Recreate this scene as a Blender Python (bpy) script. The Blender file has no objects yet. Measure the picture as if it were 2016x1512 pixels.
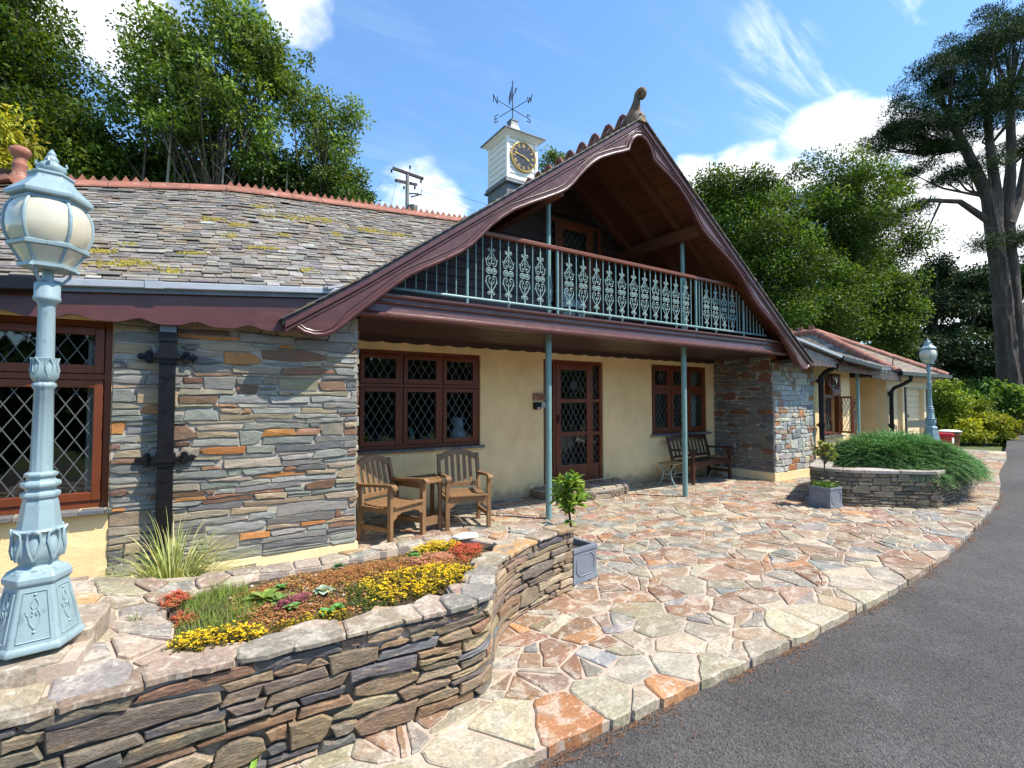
import bpy, math, random
import numpy as np
from mathutils import Vector, Matrix

R = math.radians
rnd = random.Random(7)
scene = bpy.context.scene
COL = scene.collection

# ------------------------------------------------------------------ camera
CAM_H = 1.55
cam_data = bpy.data.cameras.new('camera')
cam_data.sensor_width = 36.0
cam_data.lens = 967.0 / 2016.0 * 36.0
cam_data.clip_start = 0.05
cam_data.clip_end = 2000
cam = bpy.data.objects.new('camera', cam_data)
cam.location = (0, 0, CAM_H)
cam.rotation_euler = (R(90 + 2.0137), 0, R(-32.703))
COL.objects.link(cam)
scene.camera = cam

# ------------------------------------------------------------------ light
SUN_EL, SUN_AZ = R(56), R(137)            # azimuth measured from +Y towards +X
SUN_STRENGTH, SKY_STRENGTH, EXPOSURE = 4.2, 0.135, 0.88
sd = Vector((math.sin(SUN_AZ) * math.cos(SUN_EL), math.cos(SUN_AZ) * math.cos(SUN_EL), math.sin(SUN_EL)))
sun_data = bpy.data.lights.new('sun', 'SUN')
sun_data.energy = SUN_STRENGTH
sun_data.angle = R(0.6)
sun_data.color = (1.0, 0.915, 0.79)
sun = bpy.data.objects.new('sun', sun_data)
sun.rotation_euler = (-sd).to_track_quat('-Z', 'Y').to_euler()
sun.location = (8, -10, 20)
COL.objects.link(sun)

scene.view_settings.view_transform = 'Standard'
scene.view_settings.look = 'None'
scene.view_settings.exposure = EXPOSURE
scene.view_settings.gamma = 1
scene.view_settings.use_curve_mapping = False
scene.render.engine = 'CYCLES'
scene.cycles.use_denoising = True
scene.cycles.max_bounces = 7
scene.cycles.transparent_max_bounces = 12
scene.cycles.sample_clamp_indirect = 8.0


class NT:
    """small helper round a node tree"""
    def __init__(self, tree):
        self.t = tree
        self.n = tree.nodes
        self.l = tree.links
        self.n.clear()

    def add(self, typ, inputs=None, **props):
        nd = self.n.new(typ)
        for k, v in props.items():
            setattr(nd, k, v)
        for k, v in (inputs or {}).items():
            self.set(nd, k, v)
        return nd

    def set(self, nd, k, v):
        s = nd.inputs[k]
        if isinstance(v, tuple) and len(v) == 2 and hasattr(v[0], 'outputs'):
            self.l.new(v[0].outputs[v[1]], s)
        elif hasattr(v, 'outputs'):
            self.l.new(v.outputs[0], s)
        else:
            if s.type == 'RGBA' and len(v) == 3:
                v = (*v, 1)
            s.default_value = v

    def math(self, op, a, b=0.0, clamp=False):
        return self.add('ShaderNodeMath', {0: a, 1: b}, operation=op, use_clamp=clamp)

    def vmath(self, op, a, b=(0, 0, 0)):
        return self.add('ShaderNodeVectorMath', {0: a, 1: b}, operation=op)

    def noise(self, vec, scale, detail=4, rough=.55, dist=0.0):
        return self.add('ShaderNodeTexNoise', {'Vector': vec, 'Scale': scale, 'Detail': detail, 'Roughness': rough,
                                               'Distortion': dist})

    def rng(self, v, a, b, c=0.0, d=1.0, smooth=False):
        return self.add('ShaderNodeMapRange', {0: v, 1: a, 2: b, 3: c, 4: d},
                        interpolation_type='SMOOTHSTEP' if smooth else 'LINEAR')

    def mix(self, f, a, b, mode='MIX'):
        nd = self.add('ShaderNodeMix', data_type='RGBA', blend_type=mode)
        self.set(nd, 0, f)
        self.set(nd, 6, a)
        self.set(nd, 7, b)
        return (nd, 2)


# sky: physical sky with fair-weather clouds at their own directions
world = bpy.data.worlds.new('World')
scene.world = world
world.use_nodes = True
w = NT(world.node_tree)
sky = w.add('ShaderNodeTexSky', sky_type='NISHITA', sun_disc=False)
sky.sun_elevation = SUN_EL
sky.sun_rotation = SUN_AZ
sky.altitude = 50
sky.air_density = 1.25
sky.dust_density = 0.35
sky.ozone_density = 2.6
tc = w.add('ShaderNodeTexCoord')
sep = w.add('ShaderNodeSeparateXYZ', {0: (tc, 'Generated')})
zz = w.math('ADD', w.math('MAXIMUM', (sep, 2), 0.02), 0.16)
flat = w.add('ShaderNodeCombineXYZ', {0: w.math('DIVIDE', (sep, 0), zz), 1: w.math('DIVIDE', (sep, 1), zz), 2: 0.0})
# broken fair-weather cloud over the whole dome, with the larger banks seen above the house
n1 = w.noise(flat, 1.6, 8, .56, .2)
n2 = w.noise(flat, 4.6, 6, .55, .3)
stretch = w.vmath('MULTIPLY', flat, (0.55, 2.3, 1))
n3 = w.noise(stretch, 3.6, 7, .6, .6)


def lobe(d, inner, outer):
    v = Vector(d).normalized()
    dp = w.add('ShaderNodeVectorMath', {0: (tc, 'Generated'), 1: tuple(v)}, operation='DOT_PRODUCT')
    return w.rng((dp, 'Value'), math.cos(R(outer)), math.cos(R(inner)), 0, 1, True)


field = w.math('MULTIPLY', w.math('SUBTRACT', w.math('ADD', w.math('MULTIPLY', n1, .72), w.math('MULTIPLY', n2, .28)), .5), 1.0)
banks = None
for d, i, o, g in (((0.790, 0.47, 0.385), 2, 6, .22), ((0.835, 0.377, 0.395), 2, 7, .25), ((0.889, 0.304, 0.335), 3, 9, .30), ((0.938, 0.237, 0.245), 4, 11, .36),
                   ((0.955, 0.188, 0.220), 5, 12, .36), ((0.74, 0.545, 0.38), 1, 5, .2), ((-0.104, 0.845, 0.525), 2, 10, .25), ((0.33, 0.86, 0.35), 1, 8, .24),
                   ((.125, .79, .60), 1, 5, .24), ((.6, -.5, .5), 4, 26, .2), ((-.8, -.3, .4), 4, 26, .22)):
    b = w.math('MULTIPLY', lobe(d, i, o), g)
    banks = b if banks is None else w.math('MAXIMUM', banks, b)
dens = w.math('ADD', field, banks)
cum = w.rng(dens, .135, .30, 0, 1, True)
wisp = w.math('MULTIPLY', w.rng(n3, .47, .74, 0, 1, True), w.math('MAXIMUM', lobe((0.778, 0.338, 0.53), 3, 10), .07))
mask = w.math('MAXIMUM', cum, w.math('MULTIPLY', wisp, .85), True)
shade = w.rng(dens, .2, .52, 0.0, 1.0, True)
puff = w.rng(n2, .35, .65, .86, 1.08)
ccol0 = w.mix(shade, (6.9, 7.0, 7.2), (5.6, 5.8, 6.1))
ccol = w.mix(1.0, ccol0, w.add('ShaderNodeCombineColor', {0: puff, 1: puff, 2: puff}), 'MULTIPLY')
skyblue = w.mix(1.0, sky, (.76, .97, 1.12), 'MULTIPLY')
skyc = w.mix(mask, skyblue, ccol)
bg = w.add('ShaderNodeBackground', {0: skyc, 1: SKY_STRENGTH})
wo = w.add('ShaderNodeOutputWorld', {0: bg})

# ------------------------------------------------------------------ mesh helpers
WLOC = {}


class MB:
    def __init__(self):
        self.v = []
        self.f = []
        self.c = []

    def add(self, vs, fs, col=None):
        o = len(self.v)
        self.v.extend([tuple(p) for p in vs])
        self.f.extend([tuple(i + o for i in f) for f in fs])
        if col is not None:
            self.c.extend([col] * len(vs))
        return self

    def bb(self, x0, x1, y0, y1, z0, z1, m=None, col=None):
        vs = [Vector(p) for p in ((x0, y0, z0), (x1, y0, z0), (x1, y1, z0), (x0, y1, z0),
                                  (x0, y0, z1), (x1, y0, z1), (x1, y1, z1), (x0, y1, z1))]
        if m is not None:
            vs = [m @ p for p in vs]
        return self.add(vs, [(0, 3, 2, 1), (4, 5, 6, 7), (0, 1, 5, 4), (1, 2, 6, 5), (2, 3, 7, 6), (3, 0, 4, 7)], col)

    def bar(self, a, b, wd, ht, upv=(0, 0, 1), col=None):
        """rectangular bar from a to b, width wd sideways, ht along up"""
        a, b, u = Vector(a), Vector(b), Vector(upv)
        d = (b - a).normalized()
        s = d.cross(u).normalized() * wd / 2
        u = s.cross(d).normalized() * ht / 2
        vs = []
        for p in (a, b):
            vs += [p - s - u, p + s - u, p + s + u, p - s + u]
        return self.add(vs, [(0, 1, 2, 3), (7, 6, 5, 4), (0, 4, 5, 1), (1, 5, 6, 2), (2, 6, 7, 3), (3, 7, 4, 0)], col)

    def tube(self, pts, r, n=8, cap=True, col=None, flat=1.0):
        pts = [Vector(p) for p in pts]
        rs = r if isinstance(r, (list, tuple)) else [r] * len(pts)
        vs, fs = [], []
        prev = None
        for i, p in enumerate(pts):
            d = (pts[min(i + 1, len(pts) - 1)] - pts[max(i - 1, 0)])
            d = d.normalized() if d.length > 1e-9 else Vector((0, 0, 1))
            if prev is None:
                ref = Vector((0, 0, 1)) if abs(d.z) < .9 else Vector((0, 1, 0))
                s = d.cross(ref).normalized()
            else:
                s = (prev - d * prev.dot(d))
                s = s.normalized() if s.length > 1e-6 else d.orthogonal().normalized()
            prev = s
            t = d.cross(s)
            for k in range(n):
                a = 2 * math.pi * k / n
                vs.append(p + (s * math.cos(a) + t * math.sin(a) * flat) * rs[i])
        for i in range(len(pts) - 1):
            for k in range(n):
                fs.append((i * n + k, i * n + (k + 1) % n, (i + 1) * n + (k + 1) % n, (i + 1) * n + k))
        if cap:
            fs.append(tuple(range(n - 1, -1, -1)))
            fs.append(tuple((len(pts) - 1) * n + k for k in range(n)))
        return self.add(vs, fs, col)

    def lathe(self, prof, n=16, c=(0, 0, 0), phase=0.0, cap=True, fn=None, col=None):
        vs, fs = [], []
        for r, z in prof:
            for k in range(n):
                a = 2 * math.pi * k / n + phase
                rr = r if fn is None else fn(r, z, a)
                vs.append((c[0] + rr * math.cos(a), c[1] + rr * math.sin(a), c[2] + z))
        for i in range(len(prof) - 1):
            for k in range(n):
                fs.append((i * n + k, i * n + (k + 1) % n, (i + 1) * n + (k + 1) % n, (i + 1) * n + k))
        if cap:
            fs.append(tuple(range(n - 1, -1, -1)))
            fs.append(tuple((len(prof) - 1) * n + k for k in range(n)))
        return self.add(vs, fs, col)

    def prism(self, poly, f, d0, d1, col=None):
        """polygon (list of 2d) mapped by f(a, b, depth)"""
        n = len(poly)
        vs = [f(p[0], p[1], d0) for p in poly] + [f(p[0], p[1], d1) for p in poly]
        fs = [tuple(range(n)), tuple(range(2 * n - 1, n - 1, -1))]
        for i in range(n):
            j = (i + 1) % n
            fs.append((i, i + n, j + n, j))
        return self.add(vs, fs, col)

    def build(self, name, mat, parent=None, smooth=0.0, bevel=0.0, local=False, seg=2, kind=None, fix=True):
        V = np.array(self.v, dtype=np.float64)
        if local:
            org = np.zeros(3)
        else:
            lo, hi = V.min(0), V.max(0)
            org = np.array([(lo[0] + hi[0]) / 2, (lo[1] + hi[1]) / 2, lo[2]])
        me = bpy.data.meshes.new(name)
        me.from_pydata((V - org).tolist(), [], self.f)
        if self.c:
            at = me.color_attributes.new('Col', 'FLOAT_COLOR', 'POINT')
            buf = np.ones((len(self.v), 4), dtype=np.float32)
            buf[:, :3] = np.array(self.c, dtype=np.float32)
            at.data.foreach_set('color', buf.ravel())
        if fix:
            fix_normals(me)
        if smooth:
            me.shade_smooth()
            me.set_sharp_from_angle(angle=R(smooth))
        me.materials.append(mat)
        o = bpy.data.objects.new(name, me)
        COL.objects.link(o)
        place(o, Vector(org), parent, local)
        if bevel:
            md = o.modifiers.new('bevel', 'BEVEL')
            md.width = bevel
            md.segments = seg
            md.limit_method = 'ANGLE'
            md.angle_limit = R(40)
        if kind:
            o['kind'] = kind
        return o


def fix_normals(me):
    import bmesh
    if len(me.polygons) > 6000:
        return
    bm = bmesh.new()
    bm.from_mesh(me)
    bmesh.ops.recalc_face_normals(bm, faces=bm.faces)
    bm.to_mesh(me)
    bm.free()


def place(o, wl, parent=None, local=False):
    if local:
        o.parent = parent
        WLOC[o.name] = Vector((0, 0, 0))
        return
    WLOC[o.name] = Vector(wl)
    if parent is not None:
        o.parent = parent
        o.location = Vector(wl) - WLOC[parent.name]
    else:
        o.location = wl


def np_mesh(name, V, F, mat, parent=None, col=None, kind=None, smooth=False):
    """fast mesh from numpy: F is (n, 3) or (n, 4)"""
    V = np.asarray(V, dtype=np.float32)
    F = np.asarray(F, dtype=np.int32)
    lo, hi = V.min(0), V.max(0)
    org = np.array([(lo[0] + hi[0]) / 2, (lo[1] + hi[1]) / 2, lo[2]], dtype=np.float32)
    k = F.shape[1]
    me = bpy.data.meshes.new(name)
    me.vertices.add(len(V))
    me.vertices.foreach_set('co', (V - org).ravel())
    me.loops.add(F.size)
    me.loops.foreach_set('vertex_index', F.ravel())
    me.polygons.add(len(F))
    me.polygons.foreach_set('loop_start', np.arange(0, F.size, k, dtype=np.int32))
    me.update(calc_edges=True)
    me.validate()
    if col is not None:
        at = me.color_attributes.new('Col', 'FLOAT_COLOR', 'POINT')
        buf = np.ones((len(V), 4), dtype=np.float32)
        buf[:, :3] = col
        at.data.foreach_set('color', buf.ravel())
    if smooth:
        me.shade_smooth()
    me.materials.append(mat)
    o = bpy.data.objects.new(name, me)
    COL.objects.link(o)
    place(o, Vector(org.tolist()), parent)
    if kind:
        o['kind'] = kind
    return o


def tag(o, label=None, cat=None, group=None, kind=None):
    if label:
        o['label'] = label
    if cat:
        o['category'] = cat
    if group:
        o['group'] = group
    if kind:
        o['kind'] = kind
    return o


def empty(name, loc, label=None, cat=None, group=None, rz=0.0):
    o = bpy.data.objects.new(name, None)
    o.empty_display_size = .2
    COL.objects.link(o)
    o.location = loc
    o.rotation_euler = (0, 0, rz)
    WLOC[o.name] = Vector(loc)
    return tag(o, label, cat, group)


def copy_tree(o, parent=None):
    c = o.copy()
    COL.objects.link(c)
    if parent is not None:
        c.parent = parent
    for ch in list(o.children):
        copy_tree(ch, c)
    return c

# ------------------------------------------------------------------ materials
def material(name):
    m = bpy.data.materials.new(name)
    m.use_nodes = True
    return m, NT(m.node_tree)


def PM(name, base=(.5, .5, .5), rough=.6, var=.2, vs=5.0, bump=.15, bs=30.0, attr=False, layers=(), metallic=0.0,
       spec=.5, coords='pos', stretch=(1, 1, 1), rvar=0.1, coat=0.0, bump2=None, dist=.01, streak=None, fine=0.0, splash=None):
    """procedural surface: colour (own or per-piece attribute), broad variation, patches, relief"""
    m, t = material(name)
    if coords == 'pos':
        src = (t.add('ShaderNodeNewGeometry'), 'Position')
    else:
        src = (t.add('ShaderNodeTexCoord'), 'Object')
    vec = t.vmath('MULTIPLY', src, stretch)
    if attr:
        col = (t.add('ShaderNodeVertexColor', layer_name='Col'), 0)
    else:
        col = t.add('ShaderNodeRGB')
        col.outputs[0].default_value = (*base, 1)
    nz = t.noise(vec, vs, 6, .6, .2)
    f = t.rng(nz, .25, .75, 1 - var, 1 + var)
    cc = t.mix(1.0, col, t.add('ShaderNodeCombineColor', {0: f, 1: f, 2: f}), 'MULTIPLY')
    for (lc, ls, lo, hi, amt) in layers:
        n = t.noise(t.vmath('ADD', vec, (ls * 3.1, 7.7, -ls)), ls, 7, .62, .4)
        cc = t.mix(t.rng(n, lo - .06, hi - .10, 0, amt, True), cc, lc)
    if fine:
        n = t.noise(vec, bs * 2.2, 6, .7)
        ff = t.rng(n, .32, .68, 1 - fine, 1 + fine)
        cc = t.mix(1.0, cc, t.add('ShaderNodeCombineColor', {0: ff, 1: ff, 2: ff}), 'MULTIPLY')
    if streak:
        n = t.noise(t.vmath('MULTIPLY', src, streak[1]), streak[2], 5, .6)
        cc = t.mix(t.rng(n, .45, .75, 0, streak[3], True), cc, streak[0])
    if splash:
        zc = (t.add('ShaderNodeSeparateXYZ', {0: src}), 2)
        n = t.noise(src, 6.5, 6, .65)
        hh = t.math('ADD', zc, t.math('MULTIPLY', t.math('SUBTRACT', n, .5), .55))
        cc = t.mix(t.rng(hh, .02, .26, splash[1], 0, True), cc, splash[0])
    rn = t.noise(vec, vs * 3, 4)
    rr = t.rng(rn, .3, .7, max(rough - rvar, .02), min(rough + rvar, 1))
    h = t.noise(vec, bs, 8, .65)
    nrm = t.add('ShaderNodeBump', {'Strength': bump, 'Distance': dist, 'Height': h})
    if bump2:
        h2 = t.noise(vec, bump2[1], 4, .55, .3)
        nrm = t.add('ShaderNodeBump', {'Strength': bump2[0], 'Distance': bump2[2], 'Height': h2, 'Normal': nrm})
    b = t.add('ShaderNodeBsdfPrincipled', {'Base Color': cc, 'Roughness': rr, 'Metallic': metallic, 'Normal': nrm,
                                           'Specular IOR Level': spec, 'Coat Weight': coat})
    t.add('ShaderNodeOutputMaterial', {0: b})
    return m


def LEAF(name, trans=.35, rough=.55, var=.35, vs=.6, spec=.18):
    m, t = material(name)
    col = (t.add('ShaderNodeVertexColor', layer_name='Col'), 0)
    geo = (t.add('ShaderNodeNewGeometry'), 'Position')
    f = t.rng(t.noise(geo, vs, 4), .3, .7, 1 - var, 1 + var)
    cc = t.mix(1.0, col, t.add('ShaderNodeCombineColor', {0: f, 1: f, 2: f}), 'MULTIPLY')
    b = t.add('ShaderNodeBsdfPrincipled', {'Base Color': cc, 'Roughness': rough, 'Specular IOR Level': spec})
    tr = t.add('ShaderNodeBsdfTranslucent', {0: t.mix(1.0, cc, (1.25, 1.2, .42), 'MULTIPLY')})
    mx = t.add('ShaderNodeMixShader', {0: trans, 1: b, 2: tr})
    t.add('ShaderNodeOutputMaterial', {0: mx})
    return m


def GLASS(name, tint=(.9, .95, .95)):
    m, t = material(name)
    geo = (t.add('ShaderNodeNewGeometry'), 'Position')
    nrm = t.add('ShaderNodeBump', {'Strength': .05, 'Distance': .01, 'Height': t.noise(geo, 6, 2)})
    fr = t.add('ShaderNodeFresnel', {'IOR': 1.75, 'Normal': nrm})
    tr = t.add('ShaderNodeBsdfTransparent', {0: tint})
    gl = t.add('ShaderNodeBsdfGlossy', {0: (1, 1, 1), 'Roughness': .015, 'Normal': nrm})
    mx = t.add('ShaderNodeMixShader', {0: fr, 1: tr, 2: gl})
    t.add('ShaderNodeOutputMaterial', {0: mx})
    return m


LICHEN_PALE = (.50, .50, .42)
MT = {}
MT['render'] = PM('yellow_render', (.85, .635, .325), .85, .13, 2.2, .35, 60, bump2=(.45, 5.0, .03),
                  layers=[((.66, .45, .17), .9, .52, .85, .45), ((.84, .70, .42), 1.7, .58, .85, .4), ((.50, .37, .19), 3.3, .66, .86, .3)], splash=((.34, .25, .15), .8))
MT['plinth'] = PM('cream_plinth', (.80, .645, .37), .85, .08, 3, .35, 70, bump2=(.4, 6.0, .02),
                  layers=[((.42, .36, .24), 5.0, .62, .85, .5)])
MT['stone'] = PM('slate_stone', attr=True, rough=.62, var=.22, vs=9, bump=.45, bs=34, stretch=(1, 1, 2.6), spec=.45,
                 layers=[((.30, .19, .09), 6.0, .62, .82, .4), ((.44, .41, .34), 11.0, .64, .82, .35),
                         ((.10, .11, .12), 4.5, .60, .82, .45)], dist=.012, fine=.32)
MT['bedstone'] = PM('walling_stone', attr=True, rough=.75, var=.25, vs=9, bump=.7, bs=26, stretch=(1, 1, 3.0),
                    layers=[((.34, .22, .10), 7.0, .58, .78, .5), ((.36, .31, .22), 13.0, .61, .78, .4),
                            ((.045, .043, .042), 5.0, .58, .8, .5)], dist=.014, fine=.38)
MT['flag'] = PM('paving_stone', attr=True, rough=.72, var=.2, vs=5, bump=.5, bs=24,
                layers=[((.33, .185, .11), 3.6, .58, .78, .45), ((.50, .45, .36), 7.0, .55, .72, .55),
                        ((.21, .21, .18), 6.0, .60, .78, .5), ((.66, .62, .52), 22.0, .64, .74, .35),
                        ((.13, .12, .10), 30.0, .64, .74, .35)], dist=.008, fine=.34)
MT['mortar'] = PM('pink_mortar', (.43, .35, .275), .9, .16, 6, .5, 80,
                  layers=[((.44, .31, .24), 2.6, .5, .75, .6), ((.68, .58, .50), 7, .6, .8, .5)], dist=.006)
MT['wallmortar'] = PM('grey_mortar', (.40, .36, .30), .9, .18, 8, .5, 70, dist=.01)
MT['bedmortar'] = PM('dark_mortar', (.27, .235, .18), .95, .3, 9, .8, 50, dist=.02,
                     layers=[((.07, .075, .04), 5, .55, .75, .6)])
MT['plum'] = PM('plum_paint', (.088, .028, .025), .34, .12, 3, .06, 90, spec=.55,
                layers=[((.13, .058, .055), 1.4, .56, .85, .5), ((.06, .022, .02), 7, .6, .8, .4)], streak=((.20, .09, .075), (1, 1, 9), 3, .18))
MT['frame'] = PM('brown_stained_wood', (.15, .038, .013), .38, .2, 6, .12, 60, stretch=(1, 1, .25), spec=.45)
MT['clad'] = PM('dark_cladding', (.050, .026, .022), .5, .25, 4, .2, 60, stretch=(.2, 1, 1))
MT['soffit'] = PM('soffit_boards', (.115, .040, .015), .6, .3, 5, .2, 50, stretch=(1, .2, 1))
MT['rafter'] = PM('rafter_timber', (.12, .043, .017), .6, .25, 5, .2, 50)
MT['teak'] = PM('weathered_teak', (.215, .12, .052), .55, .28, 14, .2, 70, coords='obj',
                layers=[((.22, .12, .055), 9, .5, .8, .5), ((.36, .24, .12), 22, .58, .8, .4)], stretch=(1, 1, .35))
MT['darkwood'] = PM('dark_stained_bench', (.060, .020, .012), .4, .2, 12, .15, 60, coords='obj')
MT['tanwood'] = PM('tan_slat', (.38, .22, .08), .5, .25, 16, .15, 60, coords='obj')
MT['iron'] = PM('teal_iron_paint', (.165, .29, .28), .4, .12, 8, .06, 60, spec=.5)
MT['ironpale'] = PM('pale_teal_castings', (.25, .36, .335), .45, .18, 18, .1, 80)
MT['lamp'] = PM('pale_blue_lamp_paint', (.265, .365, .395), .38, .10, 7, .07, 50, coords='obj', spec=.5,
                layers=[((.36, .47, .48), 9, .60, .8, .35), ((.10, .15, .15), 26, .66, .8, .5), ((.17, .24, .25), 4, .58, .8, .4)])
MT['lampglass'] = PM('cream_lamp_glass', (.60, .56, .43), .16, .10, 4, .03, 20, coords='obj', spec=.6, coat=.4,
                     layers=[((.50, .45, .30), 3.5, .5, .8, .4)])
MT['black'] = PM('black_gutter_paint', (.008, .008, .010), .35, .1, 6, .05, 40, spec=.3)
MT['slate'] = PM('roof_slate', attr=True, rough=.55, var=.25, vs=8, bump=.35, bs=30,
                 layers=[((.33, .30, .25), 7, .54, .74, .5), ((.11, .098, .09), 9, .60, .8, .4),
                         ((.24, .175, .10), 4.2, .57, .76, .5)], dist=.01, fine=.34)
MT['moss'] = PM('roof_moss', (.30, .235, .03), .95, .4, 20, .9, 60, dist=.02, layers=[((.16, .15, .03), 14, .5, .7, .7)])
MT['terra'] = PM('terracotta', (.30, .115, .072), .75, .18, 6, .25, 50, dist=.008,
                 layers=[((.17, .075, .055), 5, .54, .74, .65), ((.55, .42, .34), 12, .64, .78, .5),
                         ((.11, .075, .06), 9, .62, .8, .5)])
MT['terradark'] = PM('dark_terracotta', (.17, .055, .035), .75, .2, 8, .25, 50,
                     layers=[((.06, .035, .03), 6, .5, .75, .6)])
MT['white'] = PM('white_boards', (.78, .77, .71), .6, .06, 5, .08, 40, layers=[((.50, .49, .42), 8, .62, .85, .3)])
MT['greyslate'] = PM('turret_slate', (.13, .15, .165), .5, .2, 6, .3, 30,
                     layers=[((.30, .29, .25), 8, .58, .8, .5), ((.30, .22, .04), 7, .66, .8, .5)])
MT['lead'] = PM('lead_sheet', (.34, .37, .41), .45, .15, 5, .1, 30, layers=[((.50, .52, .54), 3, .55, .8, .5)])
MT['came'] = PM('window_lead', (.095, .10, .097), .5, .1, 20, .05, 40)
MT['gold'] = PM('gilded_paint', (.62, .40, .11), .35, .12, 30, .05, 60, metallic=.5)
MT['dial'] = PM('clock_dial_black', (.014, .016, .022), .35, .1, 10, .02, 30)
MT['leadbox'] = PM('lead_planter', (.17, .195, .235), .5, .14, 9, .12, 40, coords='obj',
                   layers=[((.27, .29, .32), 7, .56, .8, .4)])
MT['soil'] = PM('bed_soil', (.075, .045, .026), .95, .4, 25, .9, 90, dist=.02,
                layers=[((.17, .11, .06), 60, .58, .7, .6), ((.03, .02, .014), 12, .5, .7, .5)])
MT['interior'] = PM('dim_interior', (.035, .03, .026), .9, .2, 2, .05, 20)
MT['curtain'] = PM('pale_curtain', (.62, .60, .55), .9, .1, 6, .1, 60)
MT['bark'] = PM('bark', (.085, .065, .048), .9, .3, 6, .8, 16, stretch=(1, 1, .3), dist=.03,
                layers=[((.17, .15, .115), 5, .56, .78, .5)])
MT['palebark'] = PM('pale_bark', (.26, .235, .19), .9, .3, 6, .6, 16, stretch=(1, 1, .3), dist=.03)
MT['pinebark'] = PM('pine_bark', (.06, .044, .036), .9, .5, 4, 1.0, 6, stretch=(1, 1, .22), dist=.08,
                    layers=[((.13, .105, .088), 5, .55, .78, .5)])
MT['pole'] = PM('grey_pole_wood', (.24, .225, .20), .85, .2, 4, .2, 30, stretch=(1, 1, .2))
MT['wire'] = PM('wire', (.03, .03, .033), .95, .05, 5, .02, 10)
MT['glass'] = GLASS('window_glass')
MT['grasscover'] = PM('rough_grass', (.085, .115, .03), .95, .35, 1.5, .6, 25, dist=.05,
                      layers=[((.05, .075, .02), .4, .5, .7, .6)])
MT['sign'] = PM('wood_sign', (.30, .13, .06), .5, .2, 20, .1, 60)
MT['ink'] = PM('dark_ink', (.03, .015, .01), .6, .05, 5, .02, 30)
MT['doorcream'] = PM('cream_door_paint', (.72, .60, .36), .6, .06, 3, .06, 40)
MT['gategreen'] = PM('grey_green_paint', (.085, .105, .085), .5, .12, 6, .06, 40)
MT['red'] = PM('red_plastic', (.45, .012, .025), .4, .08, 6, .03, 30)
MT['palegrey'] = PM('pale_grey_plastic', (.55, .60, .62), .4, .06, 6, .03, 30)
MT['finial'] = PM('lichened_finial', (.11, .065, .035), .7, .3, 20, .5, 40,
                  layers=[((.42, .20, .03), 9, .55, .72, .7), ((.10, .13, .09), 14, .5, .75, .5)])
MT['needles'] = PM('pine_needles', (.15, .068, .03), .9, .35, 60, .1, 20)
MT['teal'] = PM('teal_glaze', (.05, .22, .20), .25, .2, 20, .05, 20)
MT['paleblue'] = PM('pale_blue_ceramic', (.42, .52, .60), .3, .1, 20, .05, 20)


def asphalt():
    m, t = material('asphalt')
    geo = (t.add('ShaderNodeNewGeometry'), 'Position')
    big = t.noise(geo, .55, 5, .6, .4)
    mid = t.noise(geo, 2.6, 5, .6, .3)
    vor = t.add('ShaderNodeTexVoronoi', {'Vector': geo, 'Scale': 115.0})
    vor2 = t.add('ShaderNodeTexVoronoi', {'Vector': geo, 'Scale': 62.0})
    c = t.mix(t.rng(big, .3, .7), (.046, .042, .040), (.082, .075, .071))
    c = t.mix(t.rng(mid, .5, .75, 0, .5), c, (.105, .10, .096))
    gr = t.rng((vor, 'Color'), 0, 1, .35, 1.75)
    c = t.mix(1.0, c, t.add('ShaderNodeCombineColor', {0: gr, 1: gr, 2: gr}), 'MULTIPLY')
    pale = t.noise(t.vmath('MULTIPLY', geo, (1, 1, 1)), 9, 6, .7)
    c = t.mix(t.rng(pale, .66, .78, 0, .5), c, (.27, .25, .23))
    h = t.math('ADD', (vor, 'Distance'), t.math('MULTIPLY', (vor2, 'Distance'), .7))
    bmp = t.add('ShaderNodeBump', {'Strength': .9, 'Distance': .006, 'Height': h})
    b = t.add('ShaderNodeBsdfPrincipled', {'Base Color': c, 'Roughness': .78, 'Normal': bmp, 'Specular IOR Level': .4})
    t.add('ShaderNodeOutputMaterial', {0: b})
    return m


MT['asphalt'] = asphalt()
MT['leaf_broad'] = LEAF('broad_leaves', .34)
MT['leaf_dark'] = LEAF('dark_leaves', .22, var=.45)
MT['leaf_needle'] = LEAF('needle_foliage', .12, rough=.7, var=.4)
MT['leaf_gloss'] = LEAF('glossy_leaves', .25, rough=.38, var=.2, vs=6, spec=.35)
MT['leaf_small'] = LEAF('small_plants', .25, rough=.6, var=.25, vs=14)

# ------------------------------------------------------------------ polygon helpers
def area2(p):
    return .5 * sum(p[i][0] * p[(i + 1) % len(p)][1] - p[(i + 1) % len(p)][0] * p[i][1] for i in range(len(p)))


def clip_half(poly, nx, ny, c):
    """keep nx*x + ny*y <= c"""
    out = []
    n = len(poly)
    for i in range(n):
        a, b = poly[i], poly[(i + 1) % n]
        da, db = nx * a[0] + ny * a[1] - c, nx * b[0] + ny * b[1] - c
        if da <= 0:
            out.append(a)
        if (da < 0 < db) or (db < 0 < da):
            t = da / (da - db)
            out.append((a[0] + (b[0] - a[0]) * t, a[1] + (b[1] - a[1]) * t))
    return out


def clip_region(region, cell):
    p = list(region)
    n = len(cell)
    for i in range(n):
        a, b = cell[i], cell[(i + 1) % n]
        nx, ny = b[1] - a[1], a[0] - b[0]
        p = clip_half(p, nx, ny, nx * a[0] + ny * a[1])
        if len(p) < 3:
            return []
    return p


def clean(poly, eps=.012):
    out = []
    for p in poly:
        if not out or math.hypot(p[0] - out[-1][0], p[1] - out[-1][1]) > eps:
            out.append(p)
    while len(out) > 2 and math.hypot(out[0][0] - out[-1][0], out[0][1] - out[-1][1]) <= eps:
        out.pop()
    return out


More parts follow.
